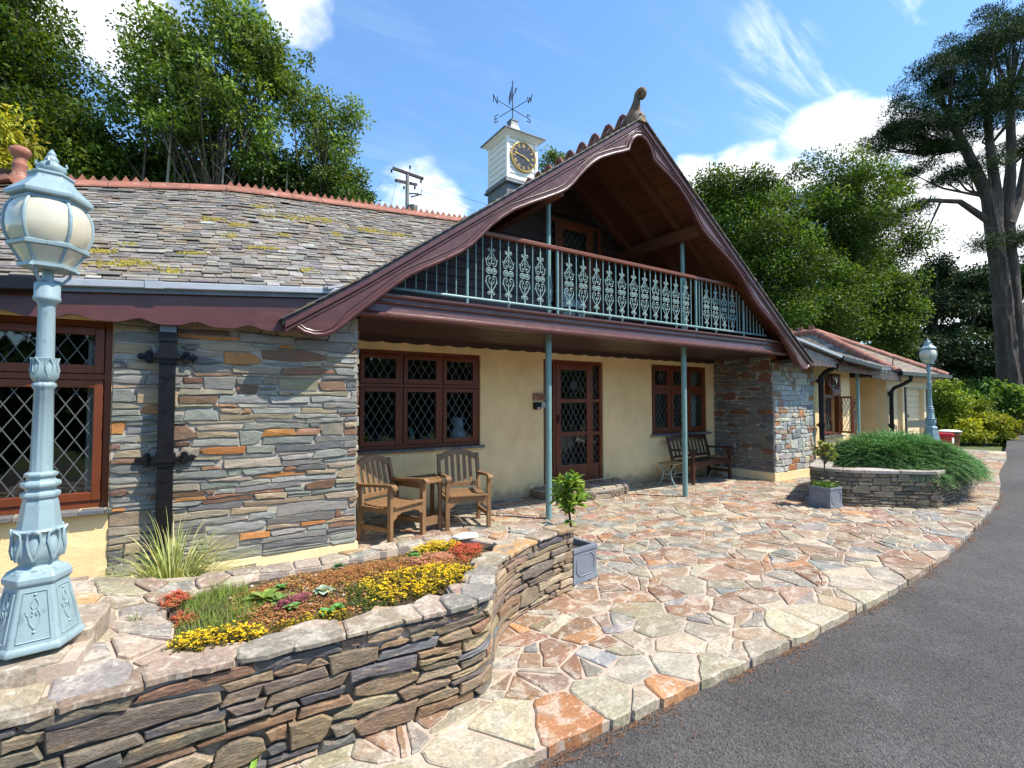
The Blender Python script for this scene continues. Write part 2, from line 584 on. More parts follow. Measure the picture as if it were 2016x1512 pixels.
def inset(poly, d):
    n = len(poly)
    out = []
    for i in range(n):
        p0, p1, p2 = poly[i - 1], poly[i], poly[(i + 1) % n]
        e1 = Vector((p1[0] - p0[0], p1[1] - p0[1])).normalized()
        e2 = Vector((p2[0] - p1[0], p2[1] - p1[1])).normalized()
        n1, n2 = Vector((-e1.y, e1.x)), Vector((-e2.y, e2.x))
        m = n1 + n2
        if m.length < 1e-4:
            m = n1
        m.normalize()
        k = d / max(m.dot(n1), .55)
        out.append((p1[0] + m.x * k, p1[1] + m.y * k))
    return out


def chaikin(poly, q=.22):
    out = []
    n = len(poly)
    for i in range(n):
        a, b = poly[i], poly[(i + 1) % n]
        out.append((a[0] + (b[0] - a[0]) * q, a[1] + (b[1] - a[1]) * q))
        out.append((a[0] + (b[0] - a[0]) * (1 - q), a[1] + (b[1] - a[1]) * (1 - q)))
    return out


def inside(pt, poly):
    x, y = pt
    c = False
    j = len(poly) - 1
    for i in range(len(poly)):
        if (poly[i][1] > y) != (poly[j][1] > y) and \
           x < (poly[j][0] - poly[i][0]) * (y - poly[i][1]) / (poly[j][1] - poly[i][1] + 1e-12) + poly[i][0]:
            c = not c
        j = i
    return c


def voronoi(seeds, reach, sx=1.0):
    S = np.array(seeds)
    cells = []
    for i, s in enumerate(S):
        d2 = ((S - s) ** 2).sum(1)
        order = np.argsort(d2)[1:22]
        cell = [(s[0] - reach, s[1] - reach), (s[0] + reach, s[1] - reach), (s[0] + reach, s[1] + reach),
                (s[0] - reach, s[1] + reach)]
        for j in order:
            o = S[j]
            nx, ny = o[0] - s[0], o[1] - s[1]
            c = (o[0] ** 2 + o[1] ** 2 - s[0] ** 2 - s[1] ** 2) / 2
            cell = clip_half(cell, nx, ny, c)
            if len(cell) < 3:
                break
        cells.append(cell)
    return cells


def poisson(region, rad, rg, tries=9000, start=()):
    xs = [p[0] for p in region]
    ys = [p[1] for p in region]
    pts = list(start)
    rr = [rad(*p) if callable(rad) else rad for p in pts]
    for _ in range(tries):
        p = (rg.uniform(min(xs), max(xs)), rg.uniform(min(ys), max(ys)))
        if not inside(p, region):
            continue
        r = rad(*p) if callable(rad) else rad
        r *= rg.uniform(.55, 1.5)
        if all((p[0] - q[0]) ** 2 + (p[1] - q[1]) ** 2 > (min(r, q_r)) ** 2 for q, q_r in zip(pts, rr)):
            pts.append(p)
            rr.append(r)
    return pts


def roughen(p, step, jit, rg):
    out = []
    n = len(p)
    for i in range(n):
        a, b = p[i], p[(i + 1) % n]
        L = math.hypot(b[0] - a[0], b[1] - a[1])
        k = max(1, min(4, int(L / step)))
        for q in range(k):
            t = q / k + (rg.uniform(-.12, .12) / k if q else 0)
            j = jit if q else jit * .6
            out.append((a[0] + (b[0] - a[0]) * t + rg.uniform(-j, j), a[1] + (b[1] - a[1]) * t + rg.uniform(-j, j)))
    return out


def flag_geo(mb, poly, ztop, depth, rg, col, joint=.014, jit=.007, zf=None):
    """one paving stone: rough outline, worn arris, slightly tilted top"""
    poly = clean(poly)
    if len(poly) < 3:
        return False
    if area2(poly) < 0:
        poly = poly[::-1]
    p = inset(poly, joint * rg.uniform(.6, 1.35))
    if area2(p) < .0025:
        return False
    p = roughen(chaikin(p, rg.uniform(.03, .10)), .075, jit, rg)
    cx = sum(a for a, _ in p) / len(p)
    cy = sum(b for _, b in p) / len(p)
    tx, ty = rg.uniform(-.010, .010), rg.uniform(-.010, .010)
    top = ztop + rg.uniform(-.003, .004)
    n = len(p)
    g = zf if zf else (lambda a, b: 0.0)
    r0, r1, r2 = [], [], []
    for a, b in p:
        z = top + (a - cx) * tx + (b - cy) * ty + g(a, b)
        dx, dy = a - cx, b - cy
        L = math.hypot(dx, dy) + 1e-6
        k = (L - .010) / L
        r0.append((cx + dx * k, cy + dy * k, z + rg.uniform(-.0012, .0012)))
        r1.append((a, b, z - .006))
        r2.append((a, b, z - depth))
    vs = r0 + r1 + r2 + [(cx, cy, top + g(cx, cy))]
    fs = [(i, (i + 1) % n, 3 * n) for i in range(n)]
    for i in range(n):
        j = (i + 1) % n
        fs.append((n + i, n + j, j, i))
        fs.append((2 * n + i, 2 * n + j, n + j, n + i))
    mb.add(vs, fs, col)
    return True


def pick(rg, pal):
    tot = sum(p[0] for p in pal)
    x = rg.uniform(0, tot)
    for wgt, c in pal:
        x -= wgt
        if x <= 0:
            break
    k = rg.uniform(.78, 1.22)
    return tuple(max(0.005, v * k * rg.uniform(.94, 1.06)) for v in c)


FLAGPAL = [(4.5, (.24, .135, .08)), (4, (.25, .175, .115)), (3, (.28, .235, .165)), (2.2, (.19, .18, .155)),
           (2.6, (.37, .31, .22)), (.8, (.36, .185, .08)), (1.0, (.20, .20, .185)), (.6, (.26, .13, .09))]


# ------------------------------------------------------------------ ground, drive, terrace
DRIVE_Z = -.055
KERB = [(-3.0, 1.9), (-1.6, 1.86), (0, 1.84), (1.15, 1.82), (1.81, 1.79), (2.9, 1.75), (3.8, 1.74), (4.75, 1.76), (5.7, 1.80),
        (6.65, 1.88), (7.7, 2.0), (8.8, 2.15), (9.8, 2.29), (10.88, 2.46), (12.8, 2.86), (14.76, 3.33), (18.2, 3.95), (21.0, 4.55)]

ground = MB()
gx = [-160, -60, -30, -14, -6, 0, 6, 12, 18, 26, 36, 50, 70, 100, 200]
gy = [-160, -60, -25, -12, -4, 4, 9, 12, 15, 18, 22, 28, 36, 50, 80, 200]


def hill(x, y):
    """hillside behind the house, rising to the left"""
    h = 0.0
    t = max(0.0, y - 12.5)
    side = max(0.0, min(1.0, (22 - x) / 22.0))
    h += side * min(t * .34, 9.0)
    return h - .30


gv = [(x, y, hill(x, y)) for y in gy for x in gx]
gf = [(j * len(gx) + i, j * len(gx) + i + 1, (j + 1) * len(gx) + i + 1, (j + 1) * len(gx) + i)
      for j in range(len(gy) - 1) for i in range(len(gx) - 1)]
ground.add(gv, gf)
gob = ground.build('ground', MT['grasscover'])
tag(gob, kind='structure')

dr = MB()
dpts = [(-9, 2.0), (-3.0, 1.95)] + [(x, y + .05) for x, y in KERB[1:]] + [(24, 5.2), (28.5, 6.15), (34, 6.9), (46, 7.6), (60, 7.4)]
lower = [(60, 2.0), (46, 1.0), (34, -.8), (24, -2.6), (16, -3.8), (8, -4.6), (0, -5.0), (-9, -5.2)]
poly = dpts + lower
dr.prism(poly, lambda a, b, z: (a, b, z), DRIVE_Z - .25, DRIVE_Z)
dob = dr.build('driveway', MT['asphalt'])
tag(dob, kind='structure')

REGION = KERB[1:] + [(21, 5.6), (15.4, 5.6), (15.4, 7.2), (12.8, 7.2), (12.8, 5.3), (9.45, 5.3), (9.45, 6.6), (1.38, 6.6),
                     (1.38, 5.08), (-1.6, 5.08)]
terr = MB()
inner = [(x, y + .016) for x, y in KERB[1:]] + REGION[len(KERB) - 1:]
terr.prism(inner, lambda a, b, z: (a, b, z), -.32, -.010)
terrace = terr.build('terrace', MT['mortar'])
tag(terrace, kind='structure')

rg = random.Random(11)
seeds = []
# large edging slabs along the kerb
s = 0.0
for i in range(len(KERB) - 2):
    a, b = Vector(KERB[i + 1]), Vector(KERB[i + 2])
    L = (b - a).length
    d = (b - a) / L
    nrm = Vector((-d.y, d.x))
    while s < L:
        p = a + d * s + nrm * rg.uniform(.15, .22)
        seeds.append((p.x, p.y))
        s += rg.uniform(.30, .56)
    s -= L


def frad(x, y):
    if y < 2.4 and x < 3.5:
        return .28
    if x > 12:
        return .48
    return .34


seeds = poisson(REGION, frad, rg, 16000, seeds)
ASX = .74
cells = [[(x / ASX, y) for x, y in c] for c in voronoi([(x * ASX, y) for x, y in seeds], 1.2)]
BEDFOOT = [(-1.6, 2.5), (1.25, 2.5), (1.75, 3.05), (2.5, 3.3), (2.5, 3.6), (-1.6, 3.6)]
BED2FOOT = [(8.3, 3.5), (9.1, 2.8), (11.7, 3.05), (11.9, 4.7), (8.2, 4.2)]
pieces = []


def split_cell(cell, rg, depth=0):
    """break a cell along a random line, so that the joints do not look like a honeycomb"""
    A = abs(area2(cell))
    if depth > 2 or A < .030 or rg.random() > (.85, .55, .3)[depth]:
        return [cell]
    cx = sum(p[0] for p in cell) / len(cell)
    cy = sum(p[1] for p in cell) / len(cell)
    r_ = math.sqrt(A)
    cx += rg.uniform(-.2, .2) * r_
    cy += rg.uniform(-.2, .2) * r_
    an = rg.gauss(math.pi / 2, .7) if rg.random() < .55 else rg.uniform(0, math.pi)
    nx, ny = math.cos(an), math.sin(an)
    c_ = nx * cx + ny * cy
    out = []
    for q in (clip_half(cell, nx, ny, c_), clip_half(cell, -nx, -ny, -c_)):
        if len(q) > 2:
            out += split_cell(q, rg, depth + 1)
    return out


rsp = random.Random(44)
seeds2, cells2 = [], []
for sd_, cell in zip(seeds, cells):
    if len(cell) < 3:
        continue
    big = sd_[1] < 2.2 and sd_[0] < 5.5
    for c_ in ([cell] if big and rsp.random() < .6 else split_cell(cell, rsp)):
        seeds2.append((sum(p[0] for p in c_) / len(c_), sum(p[1] for p in c_) / len(c_)))
        cells2.append(c_)
seeds, cells = seeds2, cells2
for sd_, cell in zip(seeds, cells):
    if inside(sd_, BEDFOOT) or inside(sd_, BED2FOOT):
        continue
    if len(cell) < 3:
        continue
    pl = clip_region(REGION, cell)
    if len(pl) < 3:
        continue
    pieces.append((sd_, pl))


def cam_depth(x, y):
    a = R(32.703)
    return x * math.sin(a) + y * math.cos(a)


pieces.sort(key=lambda q: -abs(area2(q[1])) / max(cam_depth(*q[0]), .6) ** 3)
far = MB()
nflag = 0
for sd_, pl in pieces:
    col = pick(rg, FLAGPAL)
    near_edge = sd_[1] < 2.15 and sd_[0] < 5.5
    if near_edge:
        col = pick(rg, [(3, (.36, .31, .21)), (2, (.29, .265, .20)), (.5, (.38, .18, .08)), (1.2, (.25, .215, .17)), (1, (.30, .21, .14))])
    vis = cam_depth(*sd_) > .5
    if nflag < 300 and vis:
        mb = MB()
        if flag_geo(mb, pl, 0.0, rg.uniform(.05, .075) if near_edge else .05, rg, col, .0085, .012 if near_edge else .011):
            mb.build('flagstone', MT['flag'], terrace)
            nflag += 1
    else:
        flag_geo(far, pl, 0.0, .05, rg, col, .0085, .010)
if far.v:
    far.build('flagstones', MT['flag'], terrace, kind='stuff')

# pine-needle litter in the gutter along the kerb
rgl = random.Random(5)
V, F = [], []
for k in range(2200):
    t = rgl.random() ** 1.25 * 11.0 + .9
    i = 0
    while i < len(KERB) - 2 and KERB[i + 1][0] < t:
        i += 1
    a, b = KERB[i], KERB[i + 1]
    y = a[1] + (b[1] - a[1]) * (t - a[0]) / (b[0] - a[0])
    cl = .5 + .5 * math.sin(t * 7.3) * math.sin(t * 2.9 + 1)
    if rgl.random() > cl ** 2 * 1.2 + .05:
        continue
    off = -.006 - abs(rgl.gauss(0, .03)) - (rgl.random() < .12) * rgl.uniform(0, .25)
    x0, y0 = t, y + off
    an = rgl.gauss(0, .6)
    L = rgl.uniform(.02, .055)
    z = DRIVE_Z + .003 + rgl.random() * .012
    dx, dy = math.cos(an) * L / 2, math.sin(an) * L / 2
    wx, wy = -math.sin(an) * .0011, math.cos(an) * .0011
    o = len(V)
    V += [(x0 - dx - wx, y0 - dy - wy, z), (x0 + dx - wx, y0 + dy - wy, z + .004), (x0 + dx + wx, y0 + dy + wy, z + .006),
          (x0 - dx + wx, y0 - dy + wy, z + .002)]
    F.append((o, o + 1, o + 2, o + 3))
lit = np_mesh('pine_needle_litter', V, F, MT['needles'])
tag(lit, 'orange-brown pine needles scattered along the edge of the paving', 'needles', kind='stuff')


# ------------------------------------------------------------------ rubble walling
def rubble(L, H, rg, hmin, hmax, lmin, lmax, cover=None):
    """coursed rubble as polygons in (s, z): wavy beds, thin slivers, tall stones, slanted ends"""
    beds = [0.0]
    while beds[-1] < H - hmin * .8:
        beds.append(beds[-1] + rg.uniform(hmin, hmax))
    k = H / beds[-1]
    beds = [b * k for b in beds]
    ph = [(rg.uniform(0, 6), rg.uniform(0, 6)) for _ in beds]

    def bed(i, s):
        if i == 0:
            return 0.0
        if i == len(beds) - 1:
            return H
        a, b = ph[i]
        amp = .16 * hmin
        return beds[i] + amp * math.sin(s * 3.1 + a) + amp * .8 * math.sin(s * 7.7 + b)
    out = []
    taken = [[] for _ in beds]
    for i in range(len(beds) - 1):
        s = -rg.uniform(0, lmax * .4)
        h = beds[i + 1] - beds[i]
        while s < L:
            l = rg.uniform(lmin, lmax) * (.7 + .6 * rg.random())
            if rg.random() < .18:
                l *= .5
            e = s + l
            blocked = [t for t in taken[i] if t[0] < e and t[1] > s]
            if blocked:
                t = blocked[0]
                if t[0] - s > lmin * .5:
                    e = t[0]
                else:
                    s = t[1]
                    continue
            top = i + 1
            if i + 2 < len(beds) and rg.random() < .13 and e - s > lmin:
                top = i + 2
                taken[i + 1].append((s, e))
            a, b = max(s, 0), min(e, L)
            if b - a > .03:
                sl0, sl1 = rg.uniform(-.018, .018), rg.uniform(-.018, .018)
                if a == 0:
                    sl0 = 0
                if b == L:
                    sl1 = 0
                m1, m2 = a + (b - a) * rg.uniform(.25, .45), a + (b - a) * rg.uniform(.55, .75)
                zb = lambda q: bed(i, q)
                zt = lambda q: bed(top, q)
                pinch0 = rg.uniform(0, .38) if rg.random() < .5 else 0
                pinch1 = rg.uniform(0, .38) if rg.random() < .5 else 0
                hh = zt(a) - zb(a)
                poly = [(a - sl0, zb(a) + hh * pinch0 * rg.random()), (m1, zb(m1)), (m2, zb(m2)), (b - sl1, zb(b) + hh * pinch1 * rg.random()),
                        (b + sl1, zt(b) - hh * pinch1), (m2, zt(m2)), (m1, zt(m1)), (a + sl0, zt(a) - hh * pinch0)]
                if top == i + 1 and hh > hmin * 1.25 and rg.random() < .10 and b - a > lmin * 1.2:
                    zm = [.45 + rg.uniform(-.1, .1) for _ in range(2)]
                    lo = [(a, zb(a)), (m2, zb(m2)), (b, zb(b)), (b, zb(b) + hh * zm[1]), (a, zb(a) + hh * zm[0])]
                    hi = [(a, zb(a) + hh * zm[0]), (b, zb(b) + hh * zm[1]), (b, zt(b)), (m1, zt(m1)), (a, zt(a))]
                    out += [lo, hi]
                else:
                    out.append(poly)
            s = e
    return out


def stone_geo(mb, poly, f, rg, col, joint, proud, back=.03, rough=.004):
    """one walling stone; f(s, z, n) maps wall coordinates to the world, n outwards"""
    poly = clean(poly, .008)
    if len(poly) < 3:
        return False
    if area2(poly) < 0:
        poly = poly[::-1]
    p = inset(poly, joint * rg.uniform(.6, 1.3))
    if area2(p) < .0006:
        return False
    p = roughen(p, .055, rough, rg)
    n = len(p)
    cx = sum(a for a, _ in p) / n
    cz = sum(b for _, b in p) / n
    pr = proud * rg.uniform(.45, 1.35)
    ts, tz = rg.uniform(-.05, .05), rg.uniform(-.10, .10)
    r0, r1, r2 = [], [], []
    for a, b in p:
        da, db = a - cx, b - cz
        L = math.hypot(da, db) + 1e-6
        k = max((L - .007) / L, .6)
        lift = pr + da * ts * .3 + db * tz + rg.uniform(-.0025, .0025)
        r0.append(f(cx + da * k, cz + db * k, lift))
        r1.append(f(a, b, lift - .006))
        r2.append(f(a, b, -back))
    vs = r0 + r1 + r2 + [f(cx, cz, pr + rg.uniform(-.002, .004))]
    fs = [(i, (i + 1) % n, 3 * n) for i in range(n)]
    for i in range(n):
        j = (i + 1) % n
        fs.append((n + i, n + j, j, i))
        fs.append((2 * n + i, 2 * n + j, n + j, n + i))
    mb.add(vs, fs, col)
    return True


WALLPAL = [(3.6, (.25, .25, .22)), (3.2, (.195, .20, .175)), (3.4, (.27, .235, .165)), (1.6, (.13, .135, .132)),
           (2.0, (.31, .24, .15)), (1.4, (.16, .09, .055)), (.7, (.40, .17, .045)), (.8, (.26, .13, .07)), (.7, (.16, .16, .145))]
BEDPAL = [(4, (.22, .16, .105)), (3, (.16, .13, .10)), (2.5, (.27, .20, .125)), (1.6, (.10, .095, .095)), (1.4, (.22, .135, .08)),
          (1.2, (.34, .27, .18)), (.4, (.13, .14, .15))]

# ------------------------------------------------------------------ the house
HX = 5.24                       # gable axis
WF, WR = 5.3, 6.6               # right front wall plane, recessed wall plane
WL = 5.07                       # front wall plane of the left wing
house = empty('house', (HX, WF, 0), 'cream and slate-stone lodge with a brown carved gable, balcony and clock turret', 'house')


def wall_with_holes(mb, x0, x1, z0, z1, y0, y1, holes):
    """wall slab between y0 and y1 with rectangular openings (hx0, hx1, hz0, hz1)"""
    xs = sorted({x0, x1, *[h[0] for h in holes], *[h[1] for h in holes]})
    zs = sorted({z0, z1, *[h[2] for h in holes], *[h[3] for h in holes]})
    idx = {}

    def vid(x, z, y):
        k = (x, z, y)
        if k not in idx:
            idx[k] = len(mb.v)
            mb.v.append((x, y, z))
        return idx[k]

    def solid(i, j):
        if i < 0 or j < 0 or i >= len(xs) - 1 or j >= len(zs) - 1:
            return False
        cx, cz = (xs[i] + xs[i + 1]) / 2, (zs[j] + zs[j + 1]) / 2
        return not any(h[0] < cx < h[1] and h[2] < cz < h[3] for h in holes)
    for i in range(len(xs) - 1):
        for j in range(len(zs) - 1):
            if not solid(i, j):
                continue
            a, b, c, d = xs[i], xs[i + 1], zs[j], zs[j + 1]
            mb.f.append((vid(a, c, y0), vid(b, c, y0), vid(b, d, y0), vid(a, d, y0)))
            mb.f.append((vid(a, c, y1), vid(a, d, y1), vid(b, d, y1), vid(b, c, y1)))
            if not solid(i - 1, j):
                mb.f.append((vid(a, c, y0), vid(a, d, y0), vid(a, d, y1), vid(a, c, y1)))
            if not solid(i + 1, j):
                mb.f.append((vid(b, c, y0), vid(b, c, y1), vid(b, d, y1), vid(b, d, y0)))
            if not solid(i, j - 1):
                mb.f.append((vid(a, c, y0), vid(a, c, y1), vid(b, c, y1), vid(b, c, y0)))
            if not solid(i, j + 1):
                mb.f.append((vid(a, d, y0), vid(b, d, y0), vid(b, d, y1), vid(a, d, y1)))
    return mb


def lumpy(mb, amp=.012):
    return mb


# openings
WIN0 = (-2.15, -.577, .70, 2.20)
WIN1 = (1.78, 3.66, .88, 2.26)
DOOR = (4.86, 6.20, .16, 2.26)
WIN2 = (7.48, 9.20, .90, 2.28)

wall_with_holes(MB(), -4.2, -.575, 0, 2.50, WL, WL + .32, [WIN0]).build('rendered_wall', MT['render'], house)
wall_with_holes(MB(), 1.40, 9.44, 0, 2.46, WR, WR + .3, [WIN1, DOOR, WIN2]).build('rendered_wall', MT['render'], house)
# back and end walls of the house, floor of the rooms
m = MB()
m.bb(-4.2, 13.0, 11.0, 11.3, 0, 4.2)
m.bb(-4.5, -4.2, WL, 11.3, 0, 2.9)
m.build('rear_wall', MT['render'], house)
m = MB()
m.bb(-4.2, 1.05, WL + .34, 11.0, .02, .1)
m.bb(1.1, 13.0, WR + .31, 11.0, .02, .1)
m.bb(-4.2, 1.1, WF + 3.2, WF + 3.3, .1, 2.4)
m.bb(1.5, 9.4, WR + 2.6, WR + 2.7, .1, 2.4)
m.bb(1.06, 1.16, WL + .36, 10, .1, 2.4)
m.bb(9.38, 9.44, WR + .31, 10.9, .1, 2.4)
m.bb(4.4, 4.5, WR + .35, 9.2, .1, 2.4)
m.bb(6.7, 6.8, WR + .35, 9.2, .1, 2.4)
m.bb(-4.2, 9.45, WR + .31, 11, 2.42, 2.5)
m.build('room_partition', MT['interior'], house)


def stone_wall(name, parts, length, z0, z1, f, seed, spec, pal, mortar_mb, label=None, mat='stone', mmat='wallmortar',
               joint=.0055, proud=.018, parent=None, joined=False):
    rgw = random.Random(seed)
    wobj = mortar_mb.build(name, MT[mmat], parent)
    if label:
        wobj['label'] = label
    polys = rubble(length, z1 - z0, rgw, *spec)
    allm = MB()
    for p in polys:
        p = [(a, b + z0) for a, b in p]
        mb = allm if joined else MB()
        if stone_geo(mb, p, f, rgw, pick(rgw, pal), joint, proud) and not joined:
            mb.build('stone', MT[mat], wobj)
    if joined:
        allm.build('stones', MT[mat], wobj, kind='stuff')
    return wobj


# left stone-faced wall (front face) with the cream plinth below
m = MB()
m.bb(-.572, 1.365, WL, WL + .34, .135, 2.42)
m.bb(1.08, 1.365, WL + .34, WR + .29, .135, 2.40)
stone_wall('stone_wall', None, 1.955, .14, 2.40, lambda s, z, n: (-.578 + s, WL - n, z), 21, (.036, .074, .17, .54), WALLPAL, m,
           'slate-stone wall with grey and orange stones left of the recess', parent=house)
# return face towards the recess
m = MB()
m.bb(1.368, 1.376, WL + .005, WR - .002, .135, 2.38)
stone_wall('stone_wall', None, WR - WL, .14, 2.36, lambda s, z, n: (1.376 + n, WL + s, z), 22, (.05, .10, .15, .46), WALLPAL, m, parent=house, joined=True)
# right pier: light put into the stone colours, pale sunlit front, dark shaded side
m = MB()
m.bb(9.46, 10.98, WF, WF + .3, .16, 2.5)
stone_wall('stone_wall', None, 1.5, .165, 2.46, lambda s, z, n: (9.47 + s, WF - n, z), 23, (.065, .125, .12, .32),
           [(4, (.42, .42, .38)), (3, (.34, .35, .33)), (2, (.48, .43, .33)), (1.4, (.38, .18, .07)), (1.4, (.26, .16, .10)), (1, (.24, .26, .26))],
           m, 'slate-stone front of the right pier, coloured pale as if sunlit', parent=house)
m = MB()
m.bb(9.455, 9.7, WF + .302, WR + .28, .16, 2.44)
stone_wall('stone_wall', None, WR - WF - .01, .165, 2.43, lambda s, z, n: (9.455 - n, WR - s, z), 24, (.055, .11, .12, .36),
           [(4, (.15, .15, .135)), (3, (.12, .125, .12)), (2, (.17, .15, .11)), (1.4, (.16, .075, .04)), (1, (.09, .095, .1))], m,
           'slate-stone side of the right pier, coloured dark as if shaded', parent=house)
m = MB()
m.bb(-.59, 1.40, WL - .012, WL + .33, -.02, .135)
m.bb(1.1, 1.395, WL + .33, WR, -.02, .135)
pl0 = m.build('plinth', MT['plinth'], house, bevel=.008)
m = MB()
m.bb(9.435, 10.99, WF - .015, WF + .29, -.02, .16)
m.bb(9.435, 9.8, WF + .29, WR, -.02, .16)
m.build('plinth', MT['plinth'], house, bevel=.008)
m = MB()
m.bb(.27, .50, WL - .022, WL - .005, .02, .095)
vent = m.build('air_vent', MT['plinth'], house, bevel=.004)
m = MB()
for i in range(2):
    for j in range(3):
        m.bb(.285 + i * .105, .38 + i * .105, WL - .026, WL - .021, .032 + j * .02, .042 + j * .02)
m.build('vent_slot', MT['bedmortar'], vent)


# --------------------------------------------------- windows
def diamonds(x0, x1, z0, z1, dw, dh):
    """diamond quarries clipped to the light"""
    out = []
    cx, cz = (x0 + x1) / 2, (z0 + z1) / 2
    ni, nj = int((x1 - x0) / dw) + 3, int((z1 - z0) / dh) + 3
    for i in range(-ni, ni + 1):
        for j in range(-nj, nj + 1):
            for q in (0, 1):
                px, pz = cx + i * dw + q * dw / 2, cz + j * dh + q * dh / 2
                pl = [(px - dw / 2, pz), (px, pz - dh / 2), (px + dw / 2, pz), (px, pz + dh / 2)]
                pl = clip_half(pl, 1, 0, x1)
                pl = clip_half(pl, -1, 0, -x0) if len(pl) > 2 else []
                pl = clip_half(pl, 0, 1, z1) if len(pl) > 2 else []
                pl = clip_half(pl, 0, -1, -z0) if len(pl) > 2 else []
                pl = clean(pl, .004)
                if len(pl) > 2 and abs(area2(pl)) > 2e-4:
                    out.append(pl)
    return out


rgp = random.Random(77)


def leaded_light(parent, x0, x1, z0, z1, y, dw=.118, dh=.19, single=True, f=None, lead=.0036):
    """leaded diamond glass in the plane y: panes a hair out of true, lead cames in front"""
    f = f or (lambda a, b, n: (a, y - n, b))
    ds = diamonds(x0, x1, z0, z1, dw, dh)
    big = MB()
    for pl in ds:
        cx = sum(p[0] for p in pl) / len(pl)
        cz = sum(p[1] for p in pl) / len(pl)
        ta, tb = rgp.gauss(0, .006), rgp.gauss(0, .006)
        vs = [f(p[0], p[1], (p[0] - cx) * ta + (p[1] - cz) * tb) for p in pl]
        mb = MB() if single else big
        mb.add(vs, [tuple(range(len(vs)))])
        if single:
            mb.build('pane', MT['glass'], parent, fix=False)
    if not single:
        big.build('panes', MT['glass'], parent, kind='stuff', fix=False)
    cm = MB()
    cx, cz = (x0 + x1) / 2, (z0 + z1) / 2
    W, H = (x1 - x0) / 2, (z1 - z0) / 2
    for sgn in (1, -1):
        for k in range(-30, 31):
            # line through (cx + (k+.5)*dw, cz) with direction (dw, sgn*dh)
            qx = (k + .5) * dw
            t0, t1 = -1e9, 1e9
            for o, d, h in ((qx, dw, W), (0.0, sgn * dh, H)):
                ta, tb = (-h - o) / d, (h - o) / d
                t0, t1 = max(t0, min(ta, tb)), min(t1, max(ta, tb))
            if t1 - t0 < .02:
                continue
            a = (cx + qx + dw * t0, cz + sgn * dh * t0)
            b = (cx + qx + dw * t1, cz + sgn * dh * t1)
            dx, dz = b[0] - a[0], b[1] - a[1]
            L = math.hypot(dx, dz)
            nx, nz = -dz / L * lead, dx / L * lead
            q = [(a[0] + nx, a[1] + nz), (b[0] + nx, b[1] + nz), (b[0] - nx, b[1] - nz), (a[0] - nx, a[1] - nz)]
            e = .0035 + .0006 * (sgn > 0)
            cm.prism(q, f, -.002, e)
    cm.build('lead_came', MT['came'], parent)


def frame_rect(mb, x0, x1, z0, z1, w_, y0, y1, wb=None):
    wb = wb or w_
    mb.bb(x0, x0 + w_, y0, y1, z0, z1)
    mb.bb(x1 - w_, x1, y0, y1, z0, z1)
    mb.bb(x0 + w_, x1 - w_, y0, y1, z1 - w_, z1)
    mb.bb(x0 + w_, x1 - w_, y0, y1, z0, z0 + wb)


def casement_window(op, y, cols, ztr, label=None, single=True, skip=(), sill=True):
    """outer frame with mullions and transom; in each light a casement frame with leaded glass"""
    x0, x1, z0, z1 = op
    fr = MB()
    W = .055
    frame_rect(fr, x0 + .002, x1 - .002, z0 + .002, z1 - .002, W, y, y + .09)
    cw = (x1 - x0 - 2 * W - (cols - 1) * .05) / cols
    lights = []
    for c in range(cols):
        a = x0 + W + c * (cw + .05)
        if c:
            fr.bb(a - .05, a, y, y + .09, z0 + W, z1 - W)
        fr.bb(a, a + cw, y - .002, y + .088, ztr - .025, ztr + .025)
        lights += [(a, a + cw, z0 + W, ztr - .025), (a, a + cw, ztr + .025, z1 - W)]
    win = fr.build('window', MT['frame'], house, bevel=.006)
    if label:
        win['label'] = label
    for k, (a, b, c, d) in enumerate(lights):
        if k in skip:
            continue
        cs = MB()
        w_ = .058
        frame_rect(cs, a + .004, b - .004, c + .004, d - .004, w_, y - .014, y + .045, .068)
        cs.build('casement', MT['frame'], win, bevel=.006)
        leaded_light(win, a + w_ + .004, b - w_ - .004, c + .072, d - w_ - .004, y + .022, single=single)
    return win


def slate_sill(x0, x1, z, y, seed):
    rgs = random.Random(seed)
    base = MB()
    base.bb(x0 - .04, x1 + .04, y - .05, y + .13, z - .028, z - .004)
    so = base.build('window_sill', MT['wallmortar'], house)
    x = x0 - .05
    while x < x1 + .05:
        l = rgs.uniform(.09, .2)
        mb = MB()
        b = min(x + l, x1 + .06)
        mb.bb(x + .003, b - .003, y - .062 - rgs.uniform(0, .01), y + .06, z - .032, z + rgs.uniform(0, .004),
              col=pick(rgs, [(1, (.13, .145, .155)), (1, (.17, .17, .16)), (.5, (.12, .12, .11))]))
        mb.build('slate', MT['stone'], so, bevel=.003)
        x = b
    return so


w0 = casement_window(WIN0, WL + .07, 2, 1.745, 'tall leaded casement window at the left end')
w1 = casement_window(WIN1, WR + .035, 3, 1.77, 'six-light leaded window behind the garden chairs')
w2 = casement_window(WIN2, WR + .035, 3, 1.78, 'six-light leaded window behind the dark bench', single=False)
slate_sill(WIN0[0], WIN0[1] - .03, WIN0[2], WL, 31)
slate_sill(WIN1[0], WIN1[1], WIN1[2], WR, 32)
slate_sill(WIN2[0], WIN2[1], WIN2[2], WR, 33)

